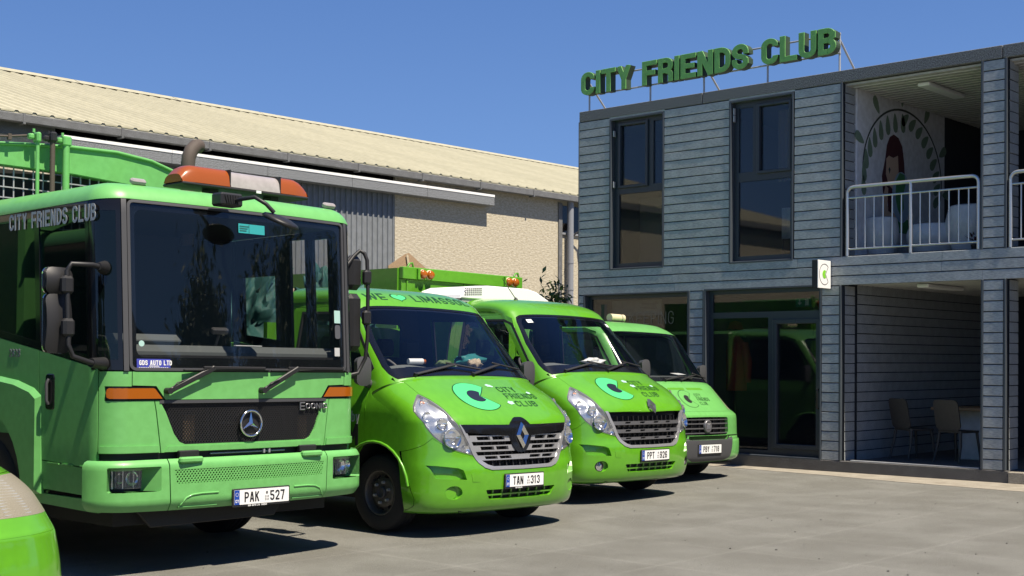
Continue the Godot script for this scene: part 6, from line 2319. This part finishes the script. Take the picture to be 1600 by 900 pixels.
			g = G.new()
			var small := PackedVector2Array()
			for a in heart:
				small.append(Vector2(-0.285, 14.0) + (a - Vector2(-0.285, 14.0)) * 0.84)
			g.surf(us, sh.uv(small), 0.05, 0.3, 0.0024, 0.0, [], mid)
			part(g, "heart", M.logo_mint, rl)
			g = G.new()
			for p in text("by", 0.10, 0.50, 0.14, 0.10):
				g.slab(p, 0.002, facing_left(-1.052, 1.0, -1.22))
			part(g, "door_lettering", M.silver_print, root)
			g = G.new()
			for p in text("M", 0.20, 0.62, 0.20, 0.1):
				g.slab(p, 0.002, facing_left(-1.053, 0.78, -1.28))
			part(g, "door_letter", M.ink, root)
			# open bed behind the cab
			bxp(root, "bed_floor", M.box_green, Vector3(-1.02, 0.82, -5.7), Vector3(1.02, 0.90, -2.55))
			bxp(root, "headboard", M.box_green, Vector3(-1.02, 0.90, -2.62), Vector3(1.02, 1.95, -2.56))
			for s in [-1, 1]:
				bxp(root, "sideboard", M.box_green, Vector3(s * 1.02 - 0.025, 0.91, -5.7), Vector3(s * 1.02 + 0.025, 1.75, -2.64), 0.006)
			bxp(root, "tailboard", M.box_green, Vector3(-0.98, 0.91, -5.72), Vector3(0.98, 1.75, -5.67))
		else:
			# high tipper box
			var B := func(lo: Vector3, hi: Vector3, called: String, m: Material, ch := 0.0): return bxp(root, called, m, lo, hi, ch)
			B.call(Vector3(-1.06, 0.80, -6.3), Vector3(1.16, 0.90, -3.1), "box_floor", M.box_green)
			B.call(Vector3(-1.06, 0.90, -3.14), Vector3(1.16, 2.56, -3.09), "box_front", M.box_green)
			B.call(Vector3(-1.06, 2.562, -3.14), Vector3(1.16, 2.715, -3.06), "box_rail", M.box_green, 0.008)
			for s in [-1.06, 1.16]:
				B.call(Vector3(s - 0.022, 0.90, -6.3), Vector3(s + 0.022, 2.70, -3.142), "box_side", M.box_green)
				for i in 4:
					B.call(Vector3(s - 0.045, 0.90, -3.9 - i * 0.75), Vector3(s + 0.045, 2.62, -3.83 - i * 0.75), "box_rib", M.box_green)
			B.call(Vector3(-1.03, 0.90, -6.34), Vector3(1.13, 2.70, -6.29), "box_tail", M.box_green)
			for x in [-0.97, 1.075, 0.05]:
				B.call(Vector3(x - 0.012, 0.95, -3.088), Vector3(x + 0.012, 2.555, -3.076), "box_seam", M.box_green)
			for s in [-1, 1]:
				var x: float = -0.90 if s < 0 else 1.07
				g = G.new()
				g.tube([Vector3(x - 0.05, 2.715, -3.10), Vector3(x - 0.02, 2.76, -3.10), Vector3(x + 0.03, 2.77, -3.10), Vector3(x + 0.05, 2.715, -3.10)], 0.014, 8)
				part(g, "lifting_eye", M.box_green, root)
				for j in 2:
					var lx: float = (-0.74 if s < 0 else 0.86) + j * 0.125
					g = G.new()
					g.lathe([Vector2(0.052, 0.0), Vector2(0.056, 0.02), Vector2(0.054, 0.035), Vector2(0.040, 0.058), Vector2(0.0, 0.064)], 20, Transform3D(Basis(Vector3.RIGHT, Vector3(0, 0, 1), Vector3(0, -1, 0)), Vector3(lx, 2.635, -3.055)))
					var lm := part(g, "marker_lamp", M.amber, root)
					g = G.new()
					g.lathe([Vector2(0.062, -0.012), Vector2(0.062, 0.012), Vector2(0.054, 0.02)], 20, Transform3D(Basis(Vector3.RIGHT, Vector3(0, 0, 1), Vector3(0, -1, 0)), Vector3(lx, 2.635, -3.055)))
					part(g, "lamp_ring", M.beacon_cream, lm)
				B.call(Vector3((-0.83 if s < 0 else 0.775), 2.57, -3.059), Vector3((-0.79 if s < 0 else 0.80), 2.70, -3.03), "lamp_bracket", M.box_green)
			# white roof unit
			g = G.new()
			g.slab(pv([-0.98, 2.30, -0.96, 2.345, -0.86, 2.415, -0.72, 2.46, -0.50, 2.475, 0.22, 2.475, 0.40, 2.445, 0.64, 2.345, 0.66, 2.30]), 0.78, Transform3D(Basis(), Vector3(0, 0, -2.92)), 0.012, true)
			var ac := part(g, "roof_unit", M.white, root)
			g = G.new()
			for i in 9:
				for j in 4:
					g.box(Vector3(-0.90 + i * 0.034, 2.345 + j * 0.024 + i * 0.002, -2.139), Vector3(0.022, 0.014, 0.004))
			part(g, "vent_grid", M.badge_grey, ac)
			bxp(ac, "roof_unit_base", M.galvanised, Vector3(-0.94, 2.26, -2.9), Vector3(0.64, 2.30, -2.16))
			g = G.new()
			g.tube([Vector3(-0.48, 2.30, -1.70), Vector3(-0.62, 2.545, -1.80)], [0.006, 0.003], 6)
			g.lathe([Vector2(0.03, 0), Vector2(0.022, 0.03), Vector2(0.0, 0.05)], 10, Transform3D(Basis(), Vector3(-0.48, 2.275, -1.70)))
			part(g, "antenna", M.black, root)
			for x in [-0.70, 0.77]:
				g = G.new()
				g.surf(us, sh.uv(rect(x - 0.05, 12.62, x + 0.03, 12.74)), 0.1, 0.5, 0.001, 0.0, [], mid)
				part(g, "sticker", M.bag_white, root)
	mint_van()
	corner_van()


func mint_van() -> void:
	var sh := Shell.new()
	sh.st = [[-0.14, 0.24, 0.95, 0.38, 0, 3], [-0.03, 0.28, 1, 0.4, 0, 3], [0, 0.36, 1.02, 0.42, 0, 3.2], [0, 0.54, 1.03, 0.44, 0, 3.2], [-0.03, 0.58, 1.03, 0.44, 0, 3.2], [-0.04, 0.84, 1.02, 0.44, 0, 3.2], [-0.07, 0.9, 1.01, 0.44, 0.01, 3.2], [-0.12, 0.94, 1, 0.43, 0.03, 3.2], [-0.17, 0.98, 0.99, 0.41, 0.06, 3.2], [-0.33, 1.14, 0.98, 0.38, 0.08, 3.2], [-0.47, 1.28, 0.97, 0.34, 0.1, 3.2], [-0.53, 1.33, 0.96, 0.32, 0.1, 3.2], [-0.8, 1.64, 0.92, 0.26, 0.08, 3.4], [-1.05, 1.94, 0.89, 0.2, 0.07, 3.5], [-1.14, 2.01, 0.88, 0.17, 0.09, 3.6], [-1.27, 2.08, 0.87, 0.13, 0.13, 3.6], [-1.5, 2.13, 0.87, 0.06, 0.16, 3.6], [-2.4, 2.16, 0.89, 0, 0.18, 3.6]]
	var mid := Vector3(0, 1.0, -2.0)
	var us := func(u: float, v: float) -> Vector3: return sh.us(u, v)
	var root := thing("panel_van", "mint green van with a dark grey bumper and cream roof beacon, nearest the building", "van", Vector3(14.66, 0, -9.78))
	root.rotation.z = -0.020
	var lamp := sh.uv(pv([0.73, 7.25, 0.86, 7.4, 0.93, 8.0, 0.945, 9.0, 0.92, 9.9, 0.868, 10.3, 0.82, 9.2, 0.77, 8.2]))
	var lamps := both(lamp)
	var hood := sh.uv(sym([0.0, 6.58, 0.64, 6.62, 0.72, 7.3, 0.76, 8.2, 0.81, 9.2, 0.858, 10.4, 0.84, 10.80, 0.0, 10.86]))
	var grille := sh.uv(sym([0.0, 4.14, 0.49, 4.16, 0.515, 4.3, 0.505, 4.95, 0.48, 5.05, 0.0, 5.08]))
	var bumper := sh.uv(sym([0.0, 0.05, 0.92, 0.05, 0.995, 1.0, 1.015, 2.5, 1.018, 4.5, 1.0, 5.4, 0.82, 6.35, 0.68, 6.52, 0.0, 6.50]))
	var ws := sh.uv(sym([0.0, 10.90, 0.80, 10.88, 0.91, 11.0, 0.912, 11.3, 0.865, 12.3, 0.80, 13.2, 0.75, 13.40, 0.0, 13.44]))
	var clear := sh.uv(sym([0.0, 11.2, 0.80, 11.2, 0.87, 11.3, 0.825, 12.3, 0.765, 13.1, 0.72, 13.28, 0.0, 13.32]))
	var lowg := sh.uv(sym([0.0, 3.16, 0.42, 3.16, 0.56, 3.92, 0.0, 3.98]))
	van_body(root, sh, {"paint": M.mint_green, "hood": hood, "bumper": bumper, "screen": ws, "clear": clear, "lamps": lamps, "grille": grille, "cuts": [lowg, grille], "axle": -0.92, "wheel_r": 0.335, "track": 0.86, "side_window": pv([-0.85, 1.40, -1.22, 1.90, -1.40, 1.96, -2.10, 1.97, -2.12, 1.32, -0.95, 1.30]), "door_front": -0.98, "dash_z": -0.70, "dash_y": 1.37, "mirror": Vector3(1.13, 1.42, -0.95), "mirror_sides": [1], "door": pv([-0.90, 1.26, -0.98, 0.85, -1.36, 0.42, -2.25, 0.42, -2.25, 2.02, -1.42, 2.02, -1.26, 1.97]), "wipers": [[-0.30, 10.96, 0.10, 11.15, 0.34, 11.06], [0.06, 10.95, 0.50, 11.28, 0.82, 11.22]], "back_windows": [rrect(-0.62, 1.45, -0.08, 1.9, 0.05), rrect(0.08, 1.45, 0.62, 1.9, 0.05)], "tail": -5.2})
	for s in [-1, 1]:
		var l := lamp if s > 0 else mirrored(lamp)
		var g := G.new()
		g.surf(us, l, 0.03, 0.3, 0.002, 0.02, [], mid)
		part(g, "headlight", M.lens_hazed, root)
		# deep corner notch of the bumper
		g = G.new()
		var q := sh.us(0.94 * s, 2.6)
		g.box(q + Vector3(0.0, 0.02, -0.02), Vector3(0.10, 0.06, 0.12), 0.012, Basis(Vector3.UP, 0.8 * s))
		part(g, "bumper_step", M.mint_green, root)
	var g := G.new()
	g.surf(us, gapped(grille, 0.004), 0.05, 0.4, -0.05, 0.0, [], mid)
	part(g, "grille_pit", M.black, root)
	for i in 4:
		var v := 4.26 + i * 0.205
		g = G.new()
		g.surf(us, sh.uv(rect(-0.505, v - 0.022, 0.505, v + 0.03)), 0.05, 0.2, -0.004, 0.03, [], mid)
		part(g, "grille_slat", M.badge_grey, root)
	for s in [-1, 1]:
		for x in [0.17, 0.34]:
			g = G.new()
			g.bar(sh.sf(x * s, 4.15) - Vector3(0, 0, 0.03), sh.sf(x * s, 5.05) - Vector3(0, 0, 0.03), 0.014, 0.03, 0.0, Vector3.BACK)
			part(g, "grille_strut", M.plastic, root)
	g = G.new()
	g.surf(us, gapped(lowg, 0.004), 0.05, 0.4, -0.05, 0.0, [], mid)
	part(g, "lower_pit", M.black, root)
	g = G.new()
	for i in 12:
		var x := -0.44 + i * 0.08
		g.bar(sh.sf(x, 3.2) - Vector3(0, 0, 0.03), sh.sf(x, 3.95) - Vector3(0, 0, 0.03), 0.012, 0.02, 0.0, Vector3.BACK)
	part(g, "lower_fins", M.plastic, root)
	g = G.new()
	g.surf(us, sh.uv(sym([0.0, 0.9, 0.36, 0.9, 0.50, 1.6, 0.555, 2.6, 0.60, 4.0, 0.575, 4.0, 0.44, 3.10, 0.0, 3.08])), 0.04, 0.3, 0.012, 0.03, [], mid)
	part(g, "bumper_guard", M.plastic_grey, root)
	var bc := sh.sf(-0.005, 4.56)
	g = G.new()
	var xf := Transform3D(Basis(Vector3.RIGHT, Vector3(0, 0, 1), Vector3(0, -1, 0)), bc + Vector3(0, 0, -0.01))
	g.lathe([Vector2(0.085, 0), Vector2(0.085, 0.025), Vector2(0.072, 0.034), Vector2(0.062, 0.024), Vector2(0.0, 0.028)], 28, xf)
	var bd := part(g, "round_badge", M.badge_grey, root)
	g = G.new()
	for x in [-0.028, 0.0, 0.028]:
		g.box(bc + Vector3(x, 0, 0.02), Vector3(0.009, 0.07, 0.006), 0.002)
	part(g, "badge_bars", M.silver, bd)
	number_plate(root, Transform3D(Basis(), Vector3(-0.02, 0.432, 0.012)), "PBY", "718", 0.52, 0.112)
	hood_print(root, sh, -0.115, 8.66, 0.165, 4.2, [["CITY", 0.095, 8.84, 0.062, 0.15], ["FRIENDS", 0.090, 8.52, 0.062, 0.29], ["CLUB", 0.085, 8.20, 0.062, 0.17]], M.mint_green, M.ink_green, M.ink)
	for s in [-1, 1]:
		g = G.new()
		g.surf(us, sh.uv(pv([0.03 * s, 9.40, 0.42 * s, 9.42, 0.38 * s, 9.60, 0.03 * s, 9.60])), 0.05, 0.3, 0.001, 0.0, [], mid)
		part(g, "hood_vent", M.box_green, root)
	g = G.new()
	g.tube([Vector3(0.05, 2.205, -1.75), Vector3(0.36, 2.205, -1.75)], 0.055, 14)
	var b := part(g, "roof_beacon", M.beacon_cream, root)
	bxp(b, "beacon_base", M.plastic, Vector3(-0.10, 2.14, -1.80), Vector3(0.34, 2.158, -1.70))
	g = G.new()
	g.tube([Vector3(0.285, 2.205, -1.75), Vector3(0.297, 2.205, -1.75)], 0.057, 14)
	part(g, "beacon_band", M.badge_grey, b)
	bxp(root, "mast", M.plastic, Vector3(0.16, 2.15, -1.99), Vector3(0.22, 2.40, -1.93))
	bxp(root, "load_body", M.mint_green, Vector3(-0.95, 0.5, -5.2), Vector3(0.95, 2.12, -2.44), 0.05)


func corner_van() -> void:
	var sh := Shell.new()
	sh.st = [[-0.14, 0.22, 0.93, 0.4, 0, 2.8], [-0.04, 0.27, 0.98, 0.44, 0, 2.8], [0, 0.4, 1, 0.48, 0, 2.8], [0, 0.58, 1, 0.5, 0, 2.8], [-0.015, 0.72, 0.985, 0.5, 0, 2.8], [-0.02, 0.765, 0.975, 0.5, 0, 2.8], [-0.04, 0.8, 0.965, 0.5, 0, 2.8], [-0.09, 0.89, 0.93, 0.48, 0.01, 2.8], [-0.16, 0.97, 0.9, 0.44, 0.03, 2.8], [-0.3, 1.05, 0.87, 0.4, 0.06, 2.9], [-0.6, 1.13, 0.86, 0.34, 0.08, 3], [-0.9, 1.2, 0.86, 0.3, 0.08, 3], [-1.2, 1.52, 0.8, 0.24, 0.07, 3.2], [-1.5, 1.8, 0.74, 0.18, 0.07, 3.4], [-1.62, 1.88, 0.73, 0.15, 0.09, 3.4], [-1.85, 1.94, 0.73, 0.08, 0.12, 3.4], [-2.2, 1.97, 0.74, 0.02, 0.14, 3.4], [-2.8, 1.98, 0.75, 0, 0.15, 3.4]]
	var mid := Vector3(0, 1.0, -2.0)
	var us := func(u: float, v: float) -> Vector3: return sh.us(u, v)
	var root := thing("panel_van", "bright green vehicle with a yellowed headlight, cut off by the lower left edge", "van", Vector3(2.35, 0.0, -5.72))
	var lamp := sh.uv(pv([0.52, 6.62, 0.925, 6.60, 0.93, 7.0, 0.90, 7.9, 0.86, 8.6, 0.82, 9.1, 0.66, 8.9, 0.55, 8.0, 0.50, 7.2]))
	var lamps := both(lamp)
	var hood := sh.uv(sym([0.0, 7.3, 0.48, 7.4, 0.53, 8.05, 0.65, 8.97, 0.80, 9.2, 0.80, 10.0, 0.80, 10.8, 0.0, 10.9]))
	var grille := sh.uv(sym([0.0, 6.6, 0.40, 6.62, 0.42, 7.15, 0.0, 7.2]))
	var bumper := sh.uv(sym([0.0, 0.05, 0.90, 0.05, 0.975, 1.0, 0.995, 2.5, 0.98, 4.5, 0.972, 5.05, 0.0, 5.05]))
	var ws := sh.uv(sym([0.0, 11.0, 0.70, 11.0, 0.82, 11.1, 0.80, 11.6, 0.70, 13.2, 0.66, 13.5, 0.0, 13.55]))
	var clear := sh.uv(sym([0.0, 11.3, 0.68, 11.3, 0.77, 11.4, 0.66, 13.1, 0.6, 13.3, 0.0, 13.35]))
	van_body(root, sh, {"paint": M.van_green, "hood": hood, "bumper": bumper, "screen": ws, "clear": clear, "lamps": lamps, "grille": grille, "cuts": [], "axle": -0.86, "wheel_r": 0.31, "track": 0.83, "side_window": pv([-1.10, 1.30, -1.55, 1.74, -1.7, 1.78, -2.5, 1.79, -2.5, 1.24, -1.2, 1.22]), "door_front": -1.2, "cab_end": -2.75, "dash_z": -1.05, "dash_y": 1.28, "door": pv([-1.18, 1.2, -1.22, 0.8, -1.4, 0.42, -2.6, 0.42, -2.6, 1.82, -1.72, 1.82, -1.58, 1.78]), "wipers": [[-0.30, 11.05, 0.10, 11.25, 0.34, 11.15]], "back_windows": [rrect(-0.5, 1.3, 0.5, 1.7, 0.05)], "tail": -4.0})
	for s in [-1, 1]:
		var l := lamp if s > 0 else mirrored(lamp)
		var g := G.new()
		g.surf(us, l, 0.03, 0.3, 0.001, 0.02, [], mid)
		var h := part(g, "headlight", M.lens_hazed, root)
		g = G.new()
		for i in 14:
			var v := 6.75 + i * 0.16
			g.bar(sh.sf((0.60 - i * 0.004) * s, v) + Vector3(0, 0, 0.002), sh.sf((0.76 - i * 0.006) * s, v) + Vector3(0.001 * s, 0, 0.002), 0.004, 0.004)
		part(g, "lens_ribs", M.silver_print, h)
		bxp(root, "rear_body", M.van_green, Vector3(-0.9, 0.4, -4.0), Vector3(0.9, 1.85, -2.8), 0.05)
	var g := G.new()
	g.surf(us, gapped(grille, 0.004), 0.05, 0.4, -0.02, 0.0, [], mid)
	part(g, "grille_pit", M.plastic, root)


# ------------------------------------------------------------------ small things in the yard, and what the glass mirrors
func crumple(c: Vector3, s: Vector3, seed_: int, n := 10, jag := 0.35) -> G:
	var r := RandomNumberGenerator.new()
	r.seed = seed_
	var f := FastNoiseLite.new()
	f.seed = seed_
	f.frequency = 1.1
	var g := G.new()
	var ring := []
	for i in n + 1:
		var row := []
		for k in n * 2:
			var a := PI * i / n
			var b := TAU * k / (n * 2)
			var d := Vector3(sin(a) * cos(b), cos(a), sin(a) * sin(b))
			var q := 1.0 + jag * (f.get_noise_3dv(d * 2.2) * 1.5 + f.get_noise_3dv(d * 6.0) * 0.7)
			row.append(c + d * s * 0.5 * q)
		ring.append(row)
	var nn := func(i: int, k: int) -> Vector3:
		var m := n * 2
		var a: Vector3 = ring[mini(i + 1, n)][k] - ring[maxi(i - 1, 0)][k]
		var b: Vector3 = ring[i][(k + 1) % m] - ring[i][(k + m - 1) % m]
		var o := a.cross(b).normalized()
		var d: Vector3 = ring[i][k] - c
		return (d.normalized() if o == Vector3.ZERO else (o if o.dot(d) > 0.0 else -o))
	for i in n:
		for k in n * 2:
			var l := (k + 1) % (n * 2)
			g.quads(ring[i][k], ring[i][l], ring[i + 1][l], ring[i + 1][k], nn.call(i, k), nn.call(i, l), nn.call(i + 1, l), nn.call(i + 1, k))
	return g


func sheet(a: Vector3, b: Vector3, c: Vector3, d: Vector3, th: float) -> G:
	var g := G.new()
	var n := (b - a).cross(d - a).normalized() * th
	var m := (a + b + c + d) / 4.0 + n / 2
	for f in [[a, b, c, d], [a + n, b + n, c + n, d + n], [a, b, b + n, a + n], [b, c, c + n, b + n], [c, d, d + n, c + n], [d, a, a + n, d + n]]:
		g.facet(f[0], f[1], f[2], f[3], m)
	return g


func yard_things() -> void:
	# load heaped on the bed behind the first van
	tag(part(crumple(Vector3(9.85, 1.95, -11.75), Vector3(0.95, 1.15, 0.95), 4, 30, 0.42), "refuse_bag", M.net_green), "dark green net bag bulging over the cab roof of the van beside the truck", "bag", "bags heaped on the first van")
	tag(part(crumple(Vector3(8.7, 1.95, -12.0), Vector3(1.1, 1.55, 1.0), 9, 30, 0.4), "refuse_bag", M.net_green), "dark net bag on the van bed seen through the truck windscreen", "bag", "bags heaped on the first van")
	tag(part(crumple(Vector3(9.55, 1.6, -12.6), Vector3(1.4, 1.3, 1.2), 12, 30, 0.4), "refuse_bag", M.net_green), "dark net bag at the middle of the loaded van bed", "bag", "bags heaped on the first van")
	tag(part(sheet(Vector3(9.75, 2.38, -11.35), Vector3(10.12, 2.30, -11.3), Vector3(10.22, 2.42, -11.75), Vector3(9.85, 2.52, -11.8), 0.03), "foam_board", M.bag_white), "pale board lying on the dark net bag behind the van roof", "board")
	tag(part(sheet(Vector3(8.9, 2.0, -12.2), Vector3(9.5, 2.1, -12.3), Vector3(9.45, 2.75, -12.7), Vector3(8.95, 2.62, -12.6), 0.02), "cardboard_sheet", M.cardboard_pale), "pale cardboard sheet leaning up at the left of the load", "cardboard", "cardboard on the first van")
	tag(part(sheet(Vector3(9.55, 2.05, -12.0), Vector3(10.15, 2.0, -12.1), Vector3(10.2, 2.45, -12.9), Vector3(9.6, 2.72, -12.8), 0.02), "cardboard_sheet", M.cardboard_pale), "pale cardboard sheet leaning back at the middle of the load", "cardboard", "cardboard on the first van")
	tag(part(sheet(Vector3(9.4, 1.9, -11.85), Vector3(10.2, 1.85, -11.8), Vector3(10.15, 2.12, -11.85), Vector3(9.4, 2.2, -11.9), 0.02), "cardboard_sheet", M.cardboard), "brown cardboard strip in front of the pale sheets", "cardboard", "cardboard on the first van")
	# cardboard looking over the edge of the high box
	var g := G.new()
	g.slab(pv([-0.36, -0.3, 0.36, -0.3, 0.32, 0.03, 0.05, 0.22, -0.02, 0.20, -0.34, 0.03]), 0.01, Transform3D(Basis(Vector3.RIGHT, -0.2), Vector3(11.52, 2.74, -12.25)), 0.0, true)
	var cb := part(g, "cardboard_box_flap", M.cardboard)
	tag(cb, "brown cardboard flap sticking up above the left amber lamps of the green box", "cardboard")
	g = G.new()
	g.box(Vector3(11.51, 2.83, -12.235), Vector3(0.035, 0.2, 0.006), 0.0, Basis(Vector3.RIGHT, -0.2))
	part(g, "tape", M.cardboard_pale, cb)
	tag(part(sheet(Vector3(11.2, 2.66, -12.9), Vector3(11.3, 2.72, -14.5), Vector3(11.9, 2.75, -14.4), Vector3(11.8, 2.72, -12.9), 0.03), "cardboard_sheet", M.cardboard_pale), "flat cardboard lying on the load of the high green box", "cardboard", "cardboard in the high box")
	# things on the dashboards
	var d1 := Vector3(9.13, 1.52, -9.12)
	g = G.new()
	g.tube([Vector3(-0.09, 0, 0), Vector3(0.07, 0, 0)], 0.028, 12)
	var bt := part(g, "bottle", M.bag_white, self, d1 + Vector3(-0.42, 0.06, -0.02))
	bt.rotation.y = -0.2
	tag(bt, "white bottle with an orange cap lying on the dashboard of the van beside the truck", "bottle")
	g = G.new()
	g.tube([Vector3(0.071, 0, 0), Vector3(0.10, 0, 0)], 0.020, 10)
	part(g, "cap", M.amber, bt)
	var pp := part(sheet(Vector3(-0.07, 0, 0.06), Vector3(0.06, 0.0, 0.08), Vector3(0.08, 0.012, -0.07), Vector3(-0.05, 0.012, -0.08), 0.003), "paper_note", M.white, self, d1 + Vector3(0.05, 0.015, 0.04))
	tag(pp, "white paper note lying at the middle of the van dashboard", "paper")
	tag(part(crumple(Vector3.ZERO, Vector3(0.34, 0.12, 0.20), 21, 8, 0.5), "plastic_bag", M.bag_teal, self, d1 + Vector3(0.42, 0.06, -0.14)), "crumpled teal plastic bag on the passenger side of the van dashboard", "bag")
	tag(part(crumple(Vector3.ZERO, Vector3(0.16, 0.07, 0.12), 25, 7, 0.5), "wrapper", M.leaf, self, d1 + Vector3(-0.14, 0.04, 0.06)), "small green and white wrapper beside the paper note on the dashboard", "litter")
	tag(part(crumple(Vector3.ZERO, Vector3(0.18, 0.09, 0.12), 27, 7, 0.5), "wrapper", M.cardboard_pale, self, d1 + Vector3(0.28, 0.04, 0.08)), "small beige wrapper right of the paper note on the dashboard", "litter")
	tag(part(crumple(Vector3.ZERO, Vector3(0.36, 0.08, 0.14), 29, 8, 0.6), "crumpled_paper", M.bag_white, self, Vector3(12.19, 1.54, -9.88) + Vector3(0.22, 0.04, -0.06)), "crumpled white papers on the dashboard of the van with the roof unit", "paper")
	tag(part(sheet(Vector3(-0.10, 0, 0.05), Vector3(0.10, 0, 0.05), Vector3(0.10, 0.02, -0.08), Vector3(-0.10, 0.02, -0.08), 0.003), "paper_note", M.bag_white, self, Vector3(15.1, 1.40, -10.58)), "white paper on the dashboard of the mint green van", "paper")
	# shrub between the shed and the grey building
	shrub(Vector3(17.45, 0, -14.9), 2.9, 0.36, 3000, "leafy green shrub growing at the far corner of the grey building", 5)
	# across the yard, mirrored in the windscreens
	var w := thing("warehouse", "low beige warehouse across the yard, mirrored in the truck windscreen", "building")
	g = G.new()
	g.slab(pv([-9, 0, 9, 0, 9, 5.0, 0, 7.6, -9, 5.0]), 14.0, Transform3D(Basis(Vector3.UP, PI), Vector3(15, 0, 44)), 0.0, true)
	part(g, "wall", M.render, w)
	for s in [-1, 1]:
		g = G.new()
		g.facet(Vector3(15, 7.75, 29.5), Vector3(15, 7.75, 44.5), Vector3(15 + s * 9.6, 5.0, 44.5), Vector3(15 + s * 9.6, 5.0, 29.5), Vector3(15, 0, 35))
		part(g, "roof", M.roof_sheet_b, w)
	var spots := [[24.0, 25.0, 8.0, 1.9], [27.5, 27.0, 7.0, 1.7], [33.0, 25.0, 8.6, 2.3], [38.5, 24.0, 9.6, 2.6], [45.0, 22.0, 10.2, 2.8], [52.0, 18.0, 10.0, 2.8]]
	for i in spots.size():
		var s: Array = spots[i]
		shrub(Vector3(s[0], 0, s[1]), s[2], s[3], 5200, ["slim leafy tree nearest the warehouse gable across the yard", "shortest leafy tree beside the slim one across the yard", "third leafy tree from the warehouse across the yard", "fourth leafy tree from the warehouse across the yard", "tallest leafy tree across the yard, second from the end", "last leafy tree of the row across the yard, nearest the grey building"][i], 40 + i, "tree", "trees across the yard")


func shrub(at: Vector3, h: float, r: float, n: int, label: String, seed_: int, kind := "shrub", group := "") -> void:
	var t := thing("leafy_tree" if kind == "tree" else "leafy_shrub", label, kind, at, 0.0, group)
	var q := RandomNumberGenerator.new()
	q.seed = seed_
	var g := G.new()
	var th := 0.02 * h
	g.tube([Vector3.ZERO, Vector3(0.1 * r, h * 0.3, 0.05 * r), Vector3(-0.05 * r, h * 0.6, 0), Vector3(0, h * 0.92, 0)], [th, th * 0.8, th * 0.5, th * 0.15], 9)
	var tips := []
	for i in 16:
		var y := h * q.randf_range(0.22, 0.9)
		var a := q.randf() * TAU
		var l := r * q.randf_range(0.5, 1.0) * (1.0 if y < h * 0.6 else (1.25 - y / h))
		var tip := Vector3(cos(a) * l, y + h * q.randf_range(0.05, 0.14), sin(a) * l)
		g.tube([Vector3(0, y, 0), Vector3(cos(a) * l * 0.5, y + h * 0.04, sin(a) * l * 0.5), tip], [th * 0.4, th * 0.28, th * 0.1], 6)
		tips.append(tip)
	part(g, "trunk", M.bark, t)
	var leaf := G.new()
	leaf.tri(Vector3(0, 0, -0.5), Vector3(0.17, 0.03, 0), Vector3(0, 0.0, 0.5), Vector3.UP, Vector3.UP, Vector3.UP)
	leaf.tri(Vector3(0, 0, -0.5), Vector3(-0.17, 0.03, 0), Vector3(0, 0.0, 0.5), Vector3.UP, Vector3.UP, Vector3.UP)
	var mm := MultiMesh.new()
	mm.transform_format = MultiMesh.TRANSFORM_3D
	mm.use_colors = true
	mm.mesh = leaf.mesh(M.leaf)
	mm.instance_count = n
	for i in n:
		var c: Vector3 = tips[q.randi() % tips.size()] * q.randf_range(0.75, 1.02) + Vector3(0, q.randf_range(0.0, 0.05) * h, 0)
		var d := Vector3(q.randfn(), q.randfn(), q.randfn()) * (0.11 * h if kind == "tree" else 0.05 * h)
		var s := (0.75 if kind == "tree" else 0.17) * q.randf_range(0.6, 1.2)
		mm.set_instance_transform(i, Transform3D(Basis.from_euler(Vector3(q.randf_range(-1.2, 1.2), q.randf() * TAU, q.randf_range(-0.8, 0.8))).scaled(Vector3.ONE * s), c + d))
		var b := q.randf_range(0.55, 1.25)
		mm.set_instance_color(i, Color(b * q.randf_range(0.85, 1.2), b, b * 0.8))
	var mi := MultiMeshInstance3D.new()
	mi.multimesh = mm
	mi.set_meta("kind", "stuff")
	put(mi, "leaves", t)
